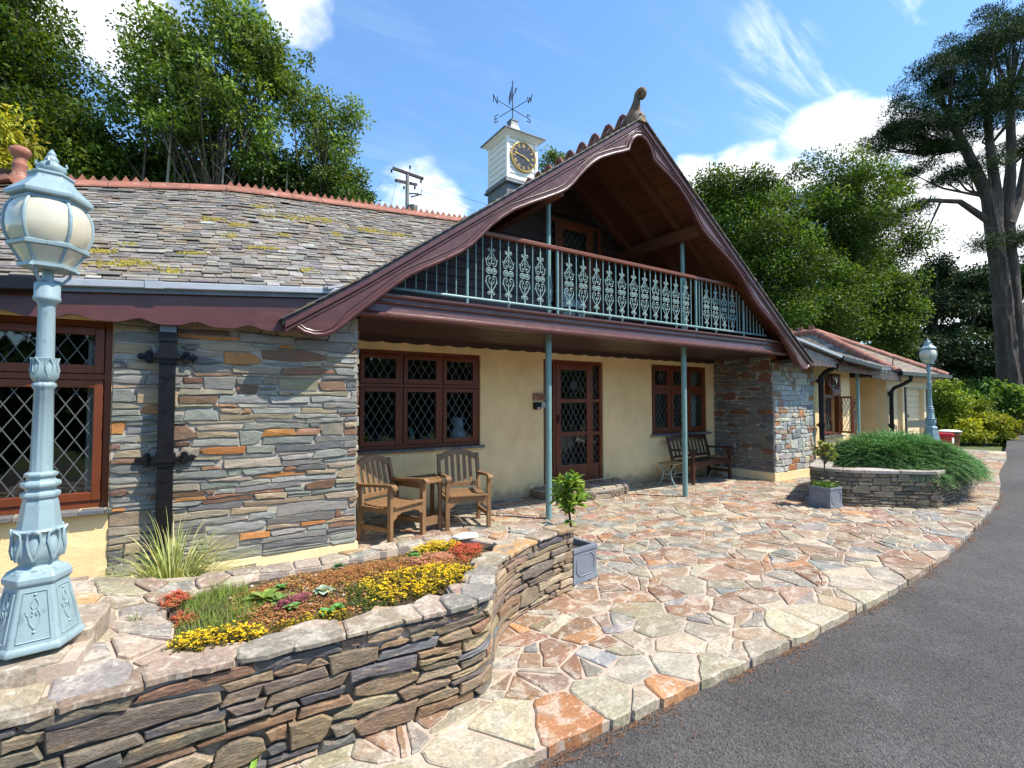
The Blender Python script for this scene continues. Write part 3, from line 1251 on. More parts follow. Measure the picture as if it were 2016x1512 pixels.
# --------------------------------------------------- entrance
dx0, dx1, dz0, dz1 = DOOR
y = WR + .03
fr = MB()
frame_rect(fr, dx0 + .002, dx1 - .002, dz0, dz1 - .002, .06, y, y + .1, .03)
fr.bb(5.09, 5.14, y, y + .1, dz0, dz1 - .06)
fr.bb(5.93, 5.98, y, y + .1, dz0, dz1 - .06)
for a, b in ((dx0 + .06, 5.09), (5.98, dx1 - .06)):
    for zc in (.42, .98, 1.56):
        fr.bb(a, b, y + .01, y + .07, zc - .03, zc + .03)
    fr.bb(a, b, y + .02, y + .06, dz0 + .03, .39)
ent = fr.build('entrance', MT['frame'], house, bevel=.006)
ent['label'] = 'brown glazed front door with leaded side lights'
for a, b in ((dx0 + .06, 5.09), (5.98, dx1 - .06)):
    for c, d in ((.45, .95), (1.01, 1.53), (1.59, dz1 - .06)):
        leaded_light(ent, a + .012, b - .012, c + .01, d - .01, y + .04, .09, .16, single=False)
dl = MB()
a, b = 5.14, 5.93
frame_rect(dl, a + .003, b - .003, dz0 + .03, dz1 - .062, .10, y - .012, y + .04, .26)
for zc in (.985, 1.56):
    dl.bb(a + .1, b - .1, y - .010, y + .038, zc - .035, zc + .035)
dleaf = dl.build('door', MT['frame'], ent, bevel=.006)
for c, d in ((.45, .95), (1.02, 1.525), (1.595, dz1 - .162)):
    leaded_light(ent, a + .102, b - .102, c, d, y + .014, .112, .185, single=True)
m = MB()
m.lathe([(.0, 0), (.085, .0), (.09, .006), (.085, .012), (0, .012)], 20)
m.v = [(5.53 + p[0], y + .006 - p[2], 1.83 + p[1]) for p in m.v]
m.build('roundel', MT['dial'], ent, smooth=40)
m = MB()
m.bb(5.165, 5.19, y - .03, y - .012, 1.18, 1.32)
m.tube([(5.178, y - .02, 1.27), (5.178, y - .055, 1.27), (5.26, y - .06, 1.27)], .009, 6)
m.build('door_handle', MT['black'], ent)

# stone step in front of the door (curved front)
m = MB()
pts = []
for i in range(13):
    an = math.pi * i / 12
    pts.append((5.55 - .95 * math.cos(an), 6.58 - .72 * math.sin(an) ** .8))
stepm = m.prism(pts, lambda a, b, z: (a, b, z), 0.001, .135)
step = m.build('door_step', MT['wallmortar'], house)
rgs = random.Random(3)
sd2 = poisson(pts, .25, rgs, 800)
for sdp, cell in zip(sd2, voronoi(sd2, 1.0)):
    pl = clip_region(pts, cell)
    mb = MB()
    if len(pl) > 2 and flag_geo(mb, pl, .16, .035, rgs, pick(rgs, FLAGPAL), .012, .006):
        mb.build('flagstone', MT['flag'], step)
arc = [(5.55 - .955 * math.cos(math.pi * i / 60), 6.58 - .725 * math.sin(math.pi * i / 60) ** .8) for i in range(61)]
cum_ = [0.0]
for i in range(60):
    cum_.append(cum_[-1] + math.hypot(arc[i + 1][0] - arc[i][0], arc[i + 1][1] - arc[i][1]))


def along(path, cum, s, n):
    """point at arc length s, pushed n to the right-hand side of the path"""
    s = max(0.0, min(cum[-1] - 1e-6, s))
    i = int(np.searchsorted(cum, s, 'right')) - 1
    i = min(i, len(path) - 2)
    t = (s - cum[i]) / (cum[i + 1] - cum[i])
    d = Vector((path[i + 1][0] - path[i][0], path[i + 1][1] - path[i][1])).normalized()
    return (path[i][0] + (path[i + 1][0] - path[i][0]) * t + d.y * n, path[i][1] + (path[i + 1][1] - path[i][1]) * t - d.x * n)


for p in rubble(cum_[-1], .12, rgs, .05, .075, .12, .28):
    mb = MB()

    def fstep(s, z, n):
        q = along(arc, cum_, s, n)
        return (q[0], q[1], z)
    if stone_geo(mb, [(a, b + .002) for a, b in p], fstep, rgs, pick(rgs, BEDPAL), .006, .012):
        mb.build('stone', MT['bedstone'], step)

# ------------------------------------------------------------------ gable roof
GY0, GY1 = 4.748, 11.2


def ztop(d):
    d = abs(d)
    return 5.56 - .722 * d if d < 3.9 else 5.56 - .722 * 3.9 - .66 * (d - 3.9)


INNER = [(0, 5.30), (.09, 5.275), (.17, 5.21), (.225, 5.12), (.25, 5.03), (.38, 4.965), (.52, 4.905), (.66, 4.835), (.80, 4.76), (.92, 4.67),
         (1.04, 4.56), (1.16, 4.43), (1.27, 4.30), (1.37, 4.205), (1.50, 4.125), (1.70, 4.02), (1.92, 3.91), (2.15, 3.785), (2.32, 3.66),
         (2.46, 3.54), (2.58, 3.41), (2.70, 3.285), (2.85, 3.165), (3.0, 3.075), (3.16, 2.985), (3.30, 2.91), (3.45, 2.82), (3.58, 2.715),
         (3.72, 2.595), (3.86, 2.475), (4.0, 2.35), (4.10, 2.255), (4.17, 2.195), (4.25, 2.155), (4.34, 2.145), (4.43, 2.165), (4.49, 2.205)]


def slope_slab(mb, sgn, d0, d1, y0, y1, off0, off1, n=14):
    ds = [d0 + (d1 - d0) * i / n for i in range(n + 1)]
    vs, fs = [], []
    for d in ds:
        for yy in (y0, y1):
            for o in (off0, off1):
                vs.append((HX + sgn * d, yy, ztop(d) + o))
    for i in range(n):
        a, b = i * 4, i * 4 + 4
        fs += [(a + 1, a + 3, b + 3, b + 1), (a, b, b + 2, a + 2), (a, a + 1, b + 1, b), (a + 2, b + 2, b + 3, a + 3)]
    fs += [(0, 2, 3, 1), (4 * n, 4 * n + 1, 4 * n + 3, 4 * n + 2)]
    mb.add(vs, fs)


SLATEPAL = [(4, (.20, .18, .152)), (3, (.16, .146, .128)), (2.2, (.25, .23, .195)), (1.4, (.118, .106, .096)), (2.2, (.21, .165, .115)), (.7, (.34, .32, .285))]


def slate_box(mb, P, U, Vd, N, wd, ln, th, lift, col):
    """slate with its lower edge at P, U across, Vd up the slope"""
    a = P - U * wd / 2 + N * (lift + th)
    b = P + U * wd / 2 + N * (lift + th)
    c = b + Vd * ln - N * (lift + th - .004)
    d = a + Vd * ln - N * (lift + th - .004)
    vs = [a, b, c, d] + [p - N * th for p in (a, b, c, d)]
    mb.add(vs, [(0, 1, 2, 3), (4, 7, 6, 5), (0, 4, 5, 1), (1, 5, 6, 2), (3, 2, 6, 7), (0, 3, 7, 4)], col)


rgr = random.Random(41)
for sgn in (-1, 1):
    m = MB()
    slope_slab(m, sgn, 0.0, 4.60, GY0 + .03, GY1, -.045, .012)
    roof = m.build('gable_roof', MT['greyslate'], house)
    # verge and field slates, too shallow to the eye to be told apart
    m = MB()
    for r_ in range(44):
        d = 4.62 - r_ * .105
        if d < .06:
            break
        Vd = Vector((-sgn, 0, (ztop(d - .05) - ztop(d)) / .05)).normalized()
        Nn = Vector((sgn * -Vd.z * -1, 0, abs(Vd.x))).normalized()
        yy = GY0 - .03
        while yy < 10.9:
            wd = rgr.uniform(.17, .26)
            slate_box(m, Vector((HX + sgn * d, yy + wd / 2, ztop(d) + .006)), Vector((0, 1, 0)), Vd, Nn, wd - .006, .2, .009,
                      rgr.uniform(.004, .010), pick(rgr, [(1, (.07, .062, .06)), (1, (.11, .10, .10)), (.5, (.12, .10, .05))]))
            yy += wd
    m.build('slates', MT['slate'], roof, kind='stuff')
    # boarded underside and rafters of the overhang
    d = .05
    while d < 4.35:
        mb = MB()
        d2 = min(d + .125, 4.4)
        q = [(d + .003, -.054), (d2 - .003, -.054), (d2 - .003, -.072), (d + .003, -.072)]
        vs = []
        for yy in (GY0 + .09, WR + .02):
            for (dd, o) in q:
                vs.append((HX + sgn * dd, yy, ztop(dd) + o))
        mb.add(vs, [(0, 1, 2, 3), (7, 6, 5, 4), (0, 4, 5, 1), (1, 5, 6, 2), (2, 6, 7, 3), (3, 7, 4, 0)])
        mb.build('soffit_board', MT['soffit'], roof)
        d = d2
    for yy in (5.25, 5.85, 6.42):
        mb = MB()
        slope_slab(mb, sgn, .03, 4.2, yy - .05, yy + .05, -.20, -.073, 8)
        mb.build('rafter', MT['rafter'], roof)
    # beam carried by the upper post
    mb = MB()
    bx = HX + sgn * 1.40
    mb.bb(bx - .06, bx + .06, GY0 + .10, WR + .1, ztop(1.46) - .34, ztop(1.46) - .16)
    mb.build('purlin', MT['rafter'], roof, bevel=.008)

    # carved bargeboard
    Y0 = 4.775
    outer = [(d_, ztop(d_) - .012) for d_ in (4.60, 4.3, 4.0, 3.8, 3.0, 2.0, 1.0, 0.0)]
    poly = [(0, INNER[0][1])] + INNER[1:] + [(4.53, 2.215)] + outer
    m = MB()
    m.prism(poly, lambda a, b, n: (HX + sgn * a, n, b), Y0, Y0 + .055)
    barge = m.build('bargeboard', MT['plum'], house)
    barge['label'] = 'carved plum-brown bargeboard on the %s slope of the gable' % ('left' if sgn < 0 else 'right')
    m = MB()
    for o0, o1, pr in ((-.012, -.085, .028), (-.10, -.122, .012)):
        ds = [0, 1, 2, 3, 3.8, 4.0, 4.3, 4.59]
        vs, fs = [], []
        for d_ in ds:
            for (o, yy) in ((o0, Y0 - .002), (o0, Y0 - pr), (o1, Y0 - pr), (o1 - .008, Y0 - .002)):
                vs.append((HX + sgn * d_, yy, ztop(d_) + o))
        for i in range(len(ds) - 1):
            for k in range(3):
                a = i * 4 + k
                fs.append((a, a + 4, a + 5, a + 1))
        fs += [(0, 1, 2, 3), tuple((len(ds) - 1) * 4 + k for k in (3, 2, 1, 0))]
        m.add(vs, fs)
    m.build('upper_moulding', MT['plum'], barge, bevel=.004)
    m = MB()
    path = [(HX + sgn * a, Y0 - .004, b + .016) for a, b in INNER]
    m.tube(path, .024, 8)
    # second, finer bead a little above the first
    off = []
    for i, (a, b) in enumerate(INNER):
        p0, p1 = INNER[max(i - 1, 0)], INNER[min(i + 1, len(INNER) - 1)]
        t = Vector((p1[0] - p0[0], p1[1] - p0[1])).normalized()
        nx, nz = -t.y, t.x
        if nz < 0:
            nx, nz = -nx, -nz
        if i == 0:
            nx, nz = 0, 1
        k = .075 if a < 4.1 else .05
        off.append((HX + sgn * (a + nx * k), Y0 - .002, b + nz * k))
    m.tube(off, .008, 6)
    m.build('bead_moulding', MT['plum'], barge, smooth=50)
    # return end of the board and flat soffit behind its foot
    m = MB()
    m.bb(HX + sgn * 4.15 if sgn < 0 else HX + 4.15, HX + sgn * 4.5 if sgn > 0 else HX - 4.5, Y0 + .056, WF, 2.30, 2.34) if sgn > 0 else \
        m.bb(HX - 4.5, HX - 4.15, Y0 + .056, WF, 2.30, 2.34)
    m.build('soffit', MT['clad'], house)

# ridge crest of the gable: pierced dark terracotta
def crest_tile(mb, y0):
    """one pierced cresting unit along +Y standing on the ridge"""
    z0 = ztop(0) + .045
    L = .30
    K = 1.12
    outer_ = [(0, 0), (L, 0), (L, .03), (L * .80, .115), (L * .62, .165), (L * .38, .165), (L * .20, .115), (0, .03)]
    hole = [(L * .5, .045), (L * .64, .085), (L * .5, .13), (L * .36, .085)]
    n = len(outer_)
    f = lambda p, x: (HX + x, y0 + p[0], z0 + p[1] * K)
    vs, fs = [], []
    hmap = [0, 0, 1, 1, 2, 2, 3, 3]
    hidx = [0, 0, 1, 1, 2, 2, 3, 3]
    ho = [hole[0], hole[0], hole[1], hole[1], hole[2], hole[2], hole[3], hole[3]]
    ho = [hole[3], hole[1], hole[1], hole[1], hole[2], hole[2], hole[3], hole[3]]
    ho[0], ho[1] = (hole[0][0] - .001, hole[0][1]), (hole[0][0] + .001, hole[0][1])
    for x in (-.022, .022):
        vs += [f(p, x) for p in outer_] + [f(p, x) for p in ho]
    for i in range(n):
        j = (i + 1) % n
        fs.append((i, j, n + j, n + i))
        fs.append((2 * n + i, 3 * n + i, 3 * n + j, 2 * n + j))
        fs.append((i, 2 * n + i, 2 * n + j, j))
        fs.append((n + i, n + j, 3 * n + j, 3 * n + i))
    mb.add(vs, fs)
    # saddle
    for sg in (-1, 1):
        mb.add([(HX, y0 + .002, z0 + .012), (HX, y0 + L - .004, z0 + .012), (HX + sg * .13, y0 + L - .004, z0 - .082), (HX + sg * .13, y0 + .002, z0 - .082),
                (HX, y0 + .002, z0 - .012), (HX, y0 + L - .004, z0 - .012), (HX + sg * .13, y0 + L - .004, z0 - .10), (HX + sg * .13, y0 + .002, z0 - .10)],
               [(0, 1, 2, 3), (7, 6, 5, 4), (0, 4, 5, 1), (1, 5, 6, 2), (2, 6, 7, 3), (3, 7, 4, 0)])


yy = 4.98
while yy < 7.5:
    m = MB()
    crest_tile(m, yy)
    m.build('ridge_tile', MT['terradark'], house)
    yy += .305
# scrolled finial over the apex
m = MB()
path, rad = [], []
base = Vector((HX, 4.86, ztop(0) + .02))
for i in range(34):
    t = i / 33
    if t < .5:
        u = t / .5
        path.append(base + Vector((0, .10 * (1 - u) ** 2 - .02 * u, .34 * u)))
        rad.append(.085 * (1 - u) ** 1.3 + .042)
    else:
        u = (t - .5) / .5
        an = math.pi * (1.0 - 1.95 * u)
        r_ = .070 * (1 - .62 * u)
        path.append(base + Vector((.0 + .03 * u, -.09 - r_ * math.cos(an), .34 + r_ * math.sin(an))))
        rad.append(.045 - .010 * u)
m.tube(path, rad, 12)
m.lathe([(.15, -.08), (.14, .02), (.10, .09)], 10, tuple(base))
m.build('finial', MT['finial'], house, smooth=60)

# ------------------------------------------------------------------ upper wall, balcony
UD = (4.93, 6.17, 2.66, 4.70)
m = MB()
wall_with_holes(m, 1.35, 9.13, 2.5, 2.66, WR + .04, WR + .2, [])
m.bb(1.35, UD[0], WR + .06, WR + .2, 2.66, 2.75)
m.bb(UD[1], 9.13, WR + .06, WR + .2, 2.66, 2.75)
uw = m.build('upper_wall', MT['clad'], house)
uw['label'] = 'dark horizontal timber boarding behind the balcony'
zz_ = 2.60
while zz_ < 5.3:
    h = .138
    dmax = (5.56 - (zz_ + h) - .07) / .722
    segs = [(HX - dmax, HX + dmax)]
    if zz_ < UD[3]:
        segs = [(HX - dmax, UD[0]), (UD[1], HX + dmax)]
    for a, b in segs:
        if b - a < .1:
            continue
        mb = MB()
        vs = []
        for x in (a, b):
            vs += [(x, WR + .012, zz_), (x, WR + .05, zz_), (x, WR + .05, zz_ + h + .012), (x, WR + .036, zz_ + h + .012)]
        mb.add(vs, [(0, 1, 2, 3), (7, 6, 5, 4), (0, 4, 5, 1), (1, 5, 6, 2), (2, 6, 7, 3), (3, 7, 4, 0)])
        mb.build('board', MT['clad'], uw)
    zz_ += h
# solid backing up to the roof
m = MB()
m.prism([(HX - 3.9, 2.5), (HX + 3.9, 2.5), (HX, 5.44)], lambda a, b, n: (a, n, b), WR + .12, WR + .2)
m.build('backing', MT['interior'], uw)

x0, x1, z0, z1 = UD
y = WR - .005
fr = MB()
frame_rect(fr, x0, x1, z0, z1, .055, y, y + .08)
fr.bb(5.12, 5.18, y, y + .08, z0, z1 - .05)
fr.bb(5.92, 5.98, y, y + .08, z0, z1 - .05)
ud = fr.build('balcony_door', MT['frame'], house, bevel=.006)
ud['label'] = 'leaded glass door opening on to the balcony'
for a, b in ((x0 + .055, 5.12), (5.98, x1 - .055)):
    for c, d in ((z0 + .06, 3.2), (3.26, 3.95), (4.0, z1 - .06)):
        leaded_light(ud, a + .008, b - .008, c, d, y + .05, .10, .17, single=False)
dl = MB()
frame_rect(dl, 5.183, 5.917, z0 + .05, z1 - .06, .10, y - .008, y + .04, .2)
dl.bb(5.28, 5.82, y - .006, y + .038, 3.5, 3.57)
dl.build('door', MT['frame'], ud, bevel=.006)
leaded_light(ud, 5.285, 5.815, z0 + .25, 3.5, y + .012, .118, .19, single=False)
leaded_light(ud, 5.285, 5.815, 3.57, z1 - .16, y + .012, .118, .19, single=False)

BY = 4.93                                    # front of the balcony floor
m = MB()
m.bb(1.32, 9.16, BY + .05, WR - .005, 2.46, 2.60)
balcony = m.build('balcony', MT['clad'], house)
balcony['label'] = 'balcony with plum fascia, teal cast-iron railing and brown handrail'
prof = [(0, 2.40), (-.030, 2.405), (-.048, 2.42), (-.050, 2.44), (-.034, 2.46), (-.012, 2.468), (-.010, 2.475), (-.004, 2.545), (-.022, 2.552),
        (-.030, 2.565), (-.022, 2.58), (-.022, 2.605), (-.045, 2.612), (-.062, 2.63), (-.062, 2.65), (0, 2.66), (.06, 2.66), (.06, 2.40)]
m = MB()
n = len(prof)
vs = [(x, BY + p[0], p[1]) for x in (1.30, 9.18) for p in prof]
fs = [tuple(range(n - 1, -1, -1)), tuple(range(n, 2 * n))] + [(i, (i + 1) % n, n + (i + 1) % n, n + i) for i in range(n)]
m.add(vs, fs)
m.build('fascia', MT['plum'], balcony, smooth=40)
# soffit boards under the balcony, with the scalloped strip against the wall
yy = BY + .07
while yy < WR - .02:
    mb = MB()
    mb.bb(1.46, 9.42, yy + .002, min(yy + .135, WR - .003) - .002, 2.435, 2.458)
    mb.build('soffit_board', MT['clad'], balcony)
    yy += .135
m = MB()
pts = [(1.46, 2.44)]
x = 1.46
while x < 9.4:
    for k in range(9):
        t = k / 8
        pts.append((x + .33 * t, 2.375 - .022 * abs(math.sin(math.pi * t)) ** .6))
    x += .33
pts += [(9.42, 2.44)]
pts = [p for p in pts if p[0] <= 9.425]
m.prism(pts, lambda a, b, n_: (a, n_, b), WR - .035, WR - .006)
m.build('scalloped_strip', MT['clad'], balcony)

RY = 5.02
m = MB()
m.tube([(1.72, RY, 2.745), (8.75, RY, 2.745)], .020, 8)
m.build('bottom_rail', MT['iron'], balcony, smooth=50)
m = MB()
m.bb(2.62, 7.86, RY - .035, RY + .035, 3.51, 3.565)
m.build('handrail', MT['frame'], balcony, bevel=.012, seg=3)


def bar_top(x):
    return min(3.51, ztop(x - HX) - .22)


for x in (2.606, 3.925, 6.745, 8.047):
    m = MB()
    m.tube([(x, RY, 2.655), (x, RY, bar_top(x))], .019, 8)
    m.build('rail_post', MT['iron'], balcony, smooth=50)
ORN = [2.93, 3.17, 3.41, 3.65, 4.12, 4.365, 4.605, 4.845, 5.09, 5.33, 5.56, 5.795, 6.03, 6.26, 6.50, 7.02, 7.26, 7.495, 7.73]
bars = []
x = 1.86
while x < 2.58:
    bars.append(x)
    x += .121
bars += [2.72, 2.81] + [(ORN[i] + ORN[i + 1]) / 2 for i in range(len(ORN) - 1) if ORN[i + 1] - ORN[i] < .3]
bars += [3.78, 4.0, 6.62, 6.83, 6.90, 7.85, 7.93]
x = 8.15
while x < 8.7:
    bars.append(x)
    x += .1
for x in bars:
    m = MB()
    m.tube([(x, RY, 2.75), (x, RY, bar_top(x))], .0085, 6)
    m.build('plain_bar', MT['iron'], balcony, smooth=60)


def spiral(cx, cz, r0, r1, a0, turns, n=16):
    return [(cx + (r0 + (r1 - r0) * i / n) * math.cos(a0 + turns * 2 * math.pi * i / n),
             cz + (r0 + (r1 - r0) * i / n) * math.sin(a0 + turns * 2 * math.pi * i / n)) for i in range(n + 1)]


def ornate():
    m = MB()
    T = lambda pts, r=.0062, n=5: m.tube([(a, 0, b) for a, b in pts], r, n)
    m.lathe([(.006, 0), (.016, .004), (.016, .018), (.008, .03), (.013, .05), (.006, .07)], 8)
    m.lathe([(.006, .60), (.014, .615), (.007, .63), (.013, .65), (.007, .665), (.012, .69), (.006, .71), (.006, .765)], 8)
    T([(0, .06), (0, .24)], .007)
    T([(0, .44), (0, .61)], .007)
    for s in (-1, 1):
        mir = lambda pts: [(s * a, b) for a, b in pts]
        # lower and upper hearts
        T(mir([(0, .10), (.022, .135), (.052, .18), (.070, .225), (.072, .262), (.058, .292), (.034, .298), (.018, .282), (.018, .262), (.032, .254), (.040, .266)]))
        T(mir([(0, .60), (.018, .565), (.044, .525), (.064, .488), (.070, .452), (.060, .422), (.038, .412), (.020, .426), (.020, .446), (.034, .454), (.042, .442)]))
        T(mir([(.012, .20), (.030, .215), (.040, .24)]), .005)
        T(mir([(.012, .52), (.030, .505), (.040, .478)]), .005)
        # volutes at head and foot
        T(mir(spiral(.030, .088, .024, .006, math.pi, -1.3, 14)), .0055)
        T(mir(spiral(.030, .615, .024, .006, math.pi, 1.3, 14)), .0055)
        # leaf tips on the outside of the hearts
        T(mir([(.066, .21), (.083, .222), (.079, .238)]), .005)
        T(mir([(.068, .48), (.084, .49), (.080, .505)]), .005)
        # pair of rosettes
        c = (s * .036, .356)
        T([(c[0] + .034 * math.cos(a * math.pi / 7), c[1] + .034 * math.sin(a * math.pi / 7)) for a in range(15)], .0055)
        for a in range(8):
            an = a * math.pi / 4
            T([(c[0] + .008 * math.cos(an), c[1] + .008 * math.sin(an)), (c[0] + .031 * math.cos(an), c[1] + .031 * math.sin(an))], .0048, 4)
        m.lathe([(.0, -.012), (.011, -.008), (.011, .008), (0, .012)], 6)
        k = len(m.v) - 24
        m.v[k:] = [(c[0] + p[0], p[2], c[1] + p[1]) for p in m.v[k:]]
    return m


om = ornate()
proto = None
for i, x in enumerate(ORN):
    if proto is None:
        om.v = [(x + a, RY + b, 2.745 + c) for a, b, c in om.v]
        proto = om.build('ornate_baluster', MT['ironpale'], balcony, smooth=60)
        pz = proto.location.copy()
    else:
        c = proto.copy()
        COL.objects.link(c)
        c.location = pz + Vector((x - ORN[0], 0, 0))
    if i % 3 == 1 or i in (5, 7, 8, 10, 14):
        m = MB()
        m.lathe([(.005, -.075), (.012, -.04), (.02, -.02), (.03, .0), (.03, .022), (.02, .03)], 8, (x, RY, 2.735))
        m.build('drop_boss', MT['ironpale'], balcony, smooth=50)

# posts that carry the balcony and the roof above it
for i, x in enumerate((3.95, 6.72)):
    m = MB()
    m.tube([(x, 5.25, -.005), (x, 5.25, 2.44)], .042, 14)
    p = m.build('support_post', MT['iron'], house, smooth=50)
    m = MB()
    m.tube([(x, 5.25, 2.60), (x, 5.25, ztop(x - HX) - .10)], .036, 12)
    m.build('upper_post', MT['iron'], house, smooth=50)

# ------------------------------------------------------------------ left wing roof
EY, RYR = 4.835, 7.47


def z_eave(x):
    return 2.45 + .087 * (x + .9)


def z_ridge(x):
    if x < -1.7:
        return 3.96 - .5 * (-1.7 - x)
    if x < .37:
        return 3.96 + (4.37 - 3.96) * (x + 1.7) / 2.07
    return 4.37 + (4.62 - 4.37) * (x - .37) / 3.31


def roofP(x, v):
    return Vector((x, EY + (RYR - EY) * v, z_eave(x) + (z_ridge(x) - z_eave(x)) * v))


def roofN(x, v):
    du = roofP(x + .02, v) - roofP(x - .02, v)
    dv = roofP(x, v + .02) - roofP(x, v - .02)
    return du.cross(dv).normalized()


def valley_x(v):
    """where the wing roof dies into the gable slope"""
    y_, x = 0, 1.0
    for _ in range(30):
        p = roofP(x, v)
        x = HX - (5.56 - p.z + .02) / .722
    return x


m = MB()
xs = [-4.3 + .4 * i for i in range(23)]
vs, fs = [], []
NV = 6
for x in xs:
    for j in range(NV + 1):
        p = roofP(min(x, valley_x(j / NV) + .10), j / NV)
        vs += [(p.x, p.y, p.z - .004), (p.x, p.y, p.z - .09)]
k = 2 * (NV + 1)
for i in range(len(xs) - 1):
    for j in range(NV):
        a, b = i * k + 2 * j, (i + 1) * k + 2 * j
        fs += [(a, b, b + 2, a + 2), (a + 1, a + 3, b + 3, b + 1)]
    fs += [(i * k, i * k + 1, (i + 1) * k + 1, (i + 1) * k)]
m.add(vs, fs)
roofL = m.build('wing_roof', MT['greyslate'], house)
roofL['label'] = 'weathered grey slate roof of the left wing with moss'
m = MB()
m.add([(-4.3, RYR, 3.9), (3.7, RYR, 4.55), (4.6, 11.3, 2.4), (-4.3, 11.3, 2.2)], [(0, 1, 2, 3)])
m.build('rear_slope', MT['greyslate'], house)

rgs = random.Random(19)
slates = []
NR = 48
for r_ in range(NR):
    v = (r_ - .25) / NR
    xe = valley_x(max(v, 0)) + .02
    x = -3.9 + rgs.uniform(0, .2)
    while x < xe:
        wd = rgs.uniform(.09, .21)
        if x + wd / 2 < xe + .05:
            P = roofP(x + wd / 2, v)
            Vd = (roofP(x + wd / 2, v + .05) - P).normalized()
            U = (roofP(x + wd / 2 + .05, v) - P).normalized()
            N = U.cross(Vd).normalized()
            tilt = rgs.gauss(0, .006)
            U2 = (U + N * tilt + Vd * rgs.gauss(0, .012)).normalized()
            slates.append((P + Vd * rgs.gauss(0, .006), U2, Vd, N, wd - .007, .20, .008, max(.003, rgs.gauss(.014, .006)), pick(rgs, SLATEPAL)))
        x += wd


def in_view(P):
    a = R(32.703)
    d = P.x * math.sin(a) + P.y * math.cos(a)
    l = P.x * math.cos(a) - P.y * math.sin(a)
    return d > .3 and abs(l / d) < 1.04 and d < 60


order = sorted(range(len(slates)), key=lambda i: (not in_view(slates[i][0]), slates[i][0].length))
rest = MB()
for k, i in enumerate(order):
    if k < 300:
        mb = MB()
        slate_box(mb, *slates[i])
        mb.build('slate', MT['slate'], roofL)
    else:
        slate_box(rest, *slates[i])
rest.build('slates', MT['slate'], roofL, kind='stuff')
# moss cushions
rgm = random.Random(8)
MOSS = [(.95, .68, .36, .09), (1.9, .62, .22, .08), (2.25, .60, .18, .05), (1.4, .52, .08, .05), (.1, .57, .12, .05), (.35, .52, .10, .04),
        (.25, .40, .09, .05), (-.45, .12, .11, .05), (-.62, .10, .12, .05), (-.2, .07, .08, .04), (-.05, .22, .12, .03), (.55, .30, .16, .03),
        (-.95, .06, .13, .05), (.9, .12, .07, .04), (.62, .78, .09, .04), (-.7, .2, .09, .04), (-.52, .27, .06, .04), (.8, .45, .06, .04),
        (1.35, .70, .14, .05), (-1.05, .18, .1, .05)]
for (mx, mv, ra, rb) in MOSS:
    mb = MB()
    P = roofP(mx, mv)
    Vd = (roofP(mx, mv + .05) - P).normalized()
    U = (roofP(mx + .05, mv) - P).normalized()
    N = U.cross(Vd).normalized()
    for q in range(int(80 * ra / .1)):
        c = P + U * rgm.gauss(0, ra * .55) + Vd * rgm.gauss(0, rb * .75) + N * .019
        r_ = rgm.uniform(.006, .015)
        vs = []
        for ring, (rr, hh) in enumerate(((1, 0), (.75, .6), (.35, .95))):
            for k in range(7):
                an = k * 2 * math.pi / 7
                vs.append(c + (U * math.cos(an) + Vd * math.sin(an)) * r_ * rr * rgm.uniform(.8, 1.2) + N * r_ * .8 * hh)
        vs.append(c + N * r_ * .85)
        fs = [(a * 7 + k, a * 7 + (k + 1) % 7, (a + 1) * 7 + (k + 1) % 7, (a + 1) * 7 + k) for a in range(2) for k in range(7)]
        fs += [(14 + k, 14 + (k + 1) % 7, 21) for k in range(7)]
        mb.add(vs, fs)
    mb.build('moss', MT['moss'], roofL, smooth=60, kind='stuff')

# ridge tiles with saw-tooth cresting
x = -1.72
while x < 3.72:
    L = .40
    a, b = roofP(x, 1.0), roofP(x + L - .006, 1.0)
    mb = MB()
    for sg in (-1, 1):
        q = []
        for p in (a, b):
            q += [Vector((p.x, p.y, p.z + .075)), Vector((p.x, p.y + sg * .15, p.z - .035)),
                  Vector((p.x, p.y + sg * .15, p.z - .055)), Vector((p.x, p.y, p.z + .050))]
        mb.add(q, [(0, 1, 2, 3), (7, 6, 5, 4), (0, 4, 5, 1), (1, 5, 6, 2), (2, 6, 7, 3), (3, 7, 4, 0)])
    if not -.52 < x < .02:
        for t in range(4):
            p0 = a.lerp(b, t / 4 + .01)
            p1 = a.lerp(b, (t + 1) / 4 - .01)
            pm = a.lerp(b, (t + .5) / 4)
            h = .062 + rgm.uniform(-.008, .008)
            q = []
            for dy in (-.012, .012):
                q += [(p0.x, p0.y + dy, p0.z + .06), (p1.x, p1.y + dy, p1.z + .06), (pm.x, pm.y + dy, pm.z + .07 + h)]
            mb.add(q, [(0, 1, 2), (5, 4, 3), (0, 3, 4, 1), (1, 4, 5, 2), (2, 5, 3, 0)])
    mb.build('ridge_tile', MT['terra'], house)
    x += L
# terracotta ball finial where the ridge turns
m = MB()
c = roofP(-1.70, 1.0)
m.lathe([(.13, -.03), (.10, .05), (.07, .10), (.062, .17), (.07, .20), (.07, .215), (.058, .225), (.055, .28), (.06, .30), (.085, .325), (.095, .36), (.088, .39), (.05, .415), (0.005, .42)],
        14, tuple(c))
m.build('ball_finial', MT['terra'], house, smooth=50)
# hip tiles going down to the left of it
for k in range(5):
    a, b = roofP(-1.75 - k * .40, 1.0), roofP(-2.13 - k * .40, 1.0)
    mb = MB()
    mb.bar(a + Vector((0, -.06, .03)), b + Vector((0, -.06, .03)), .26, .05)
    mb.build('hip_tile', MT['terra'], house)

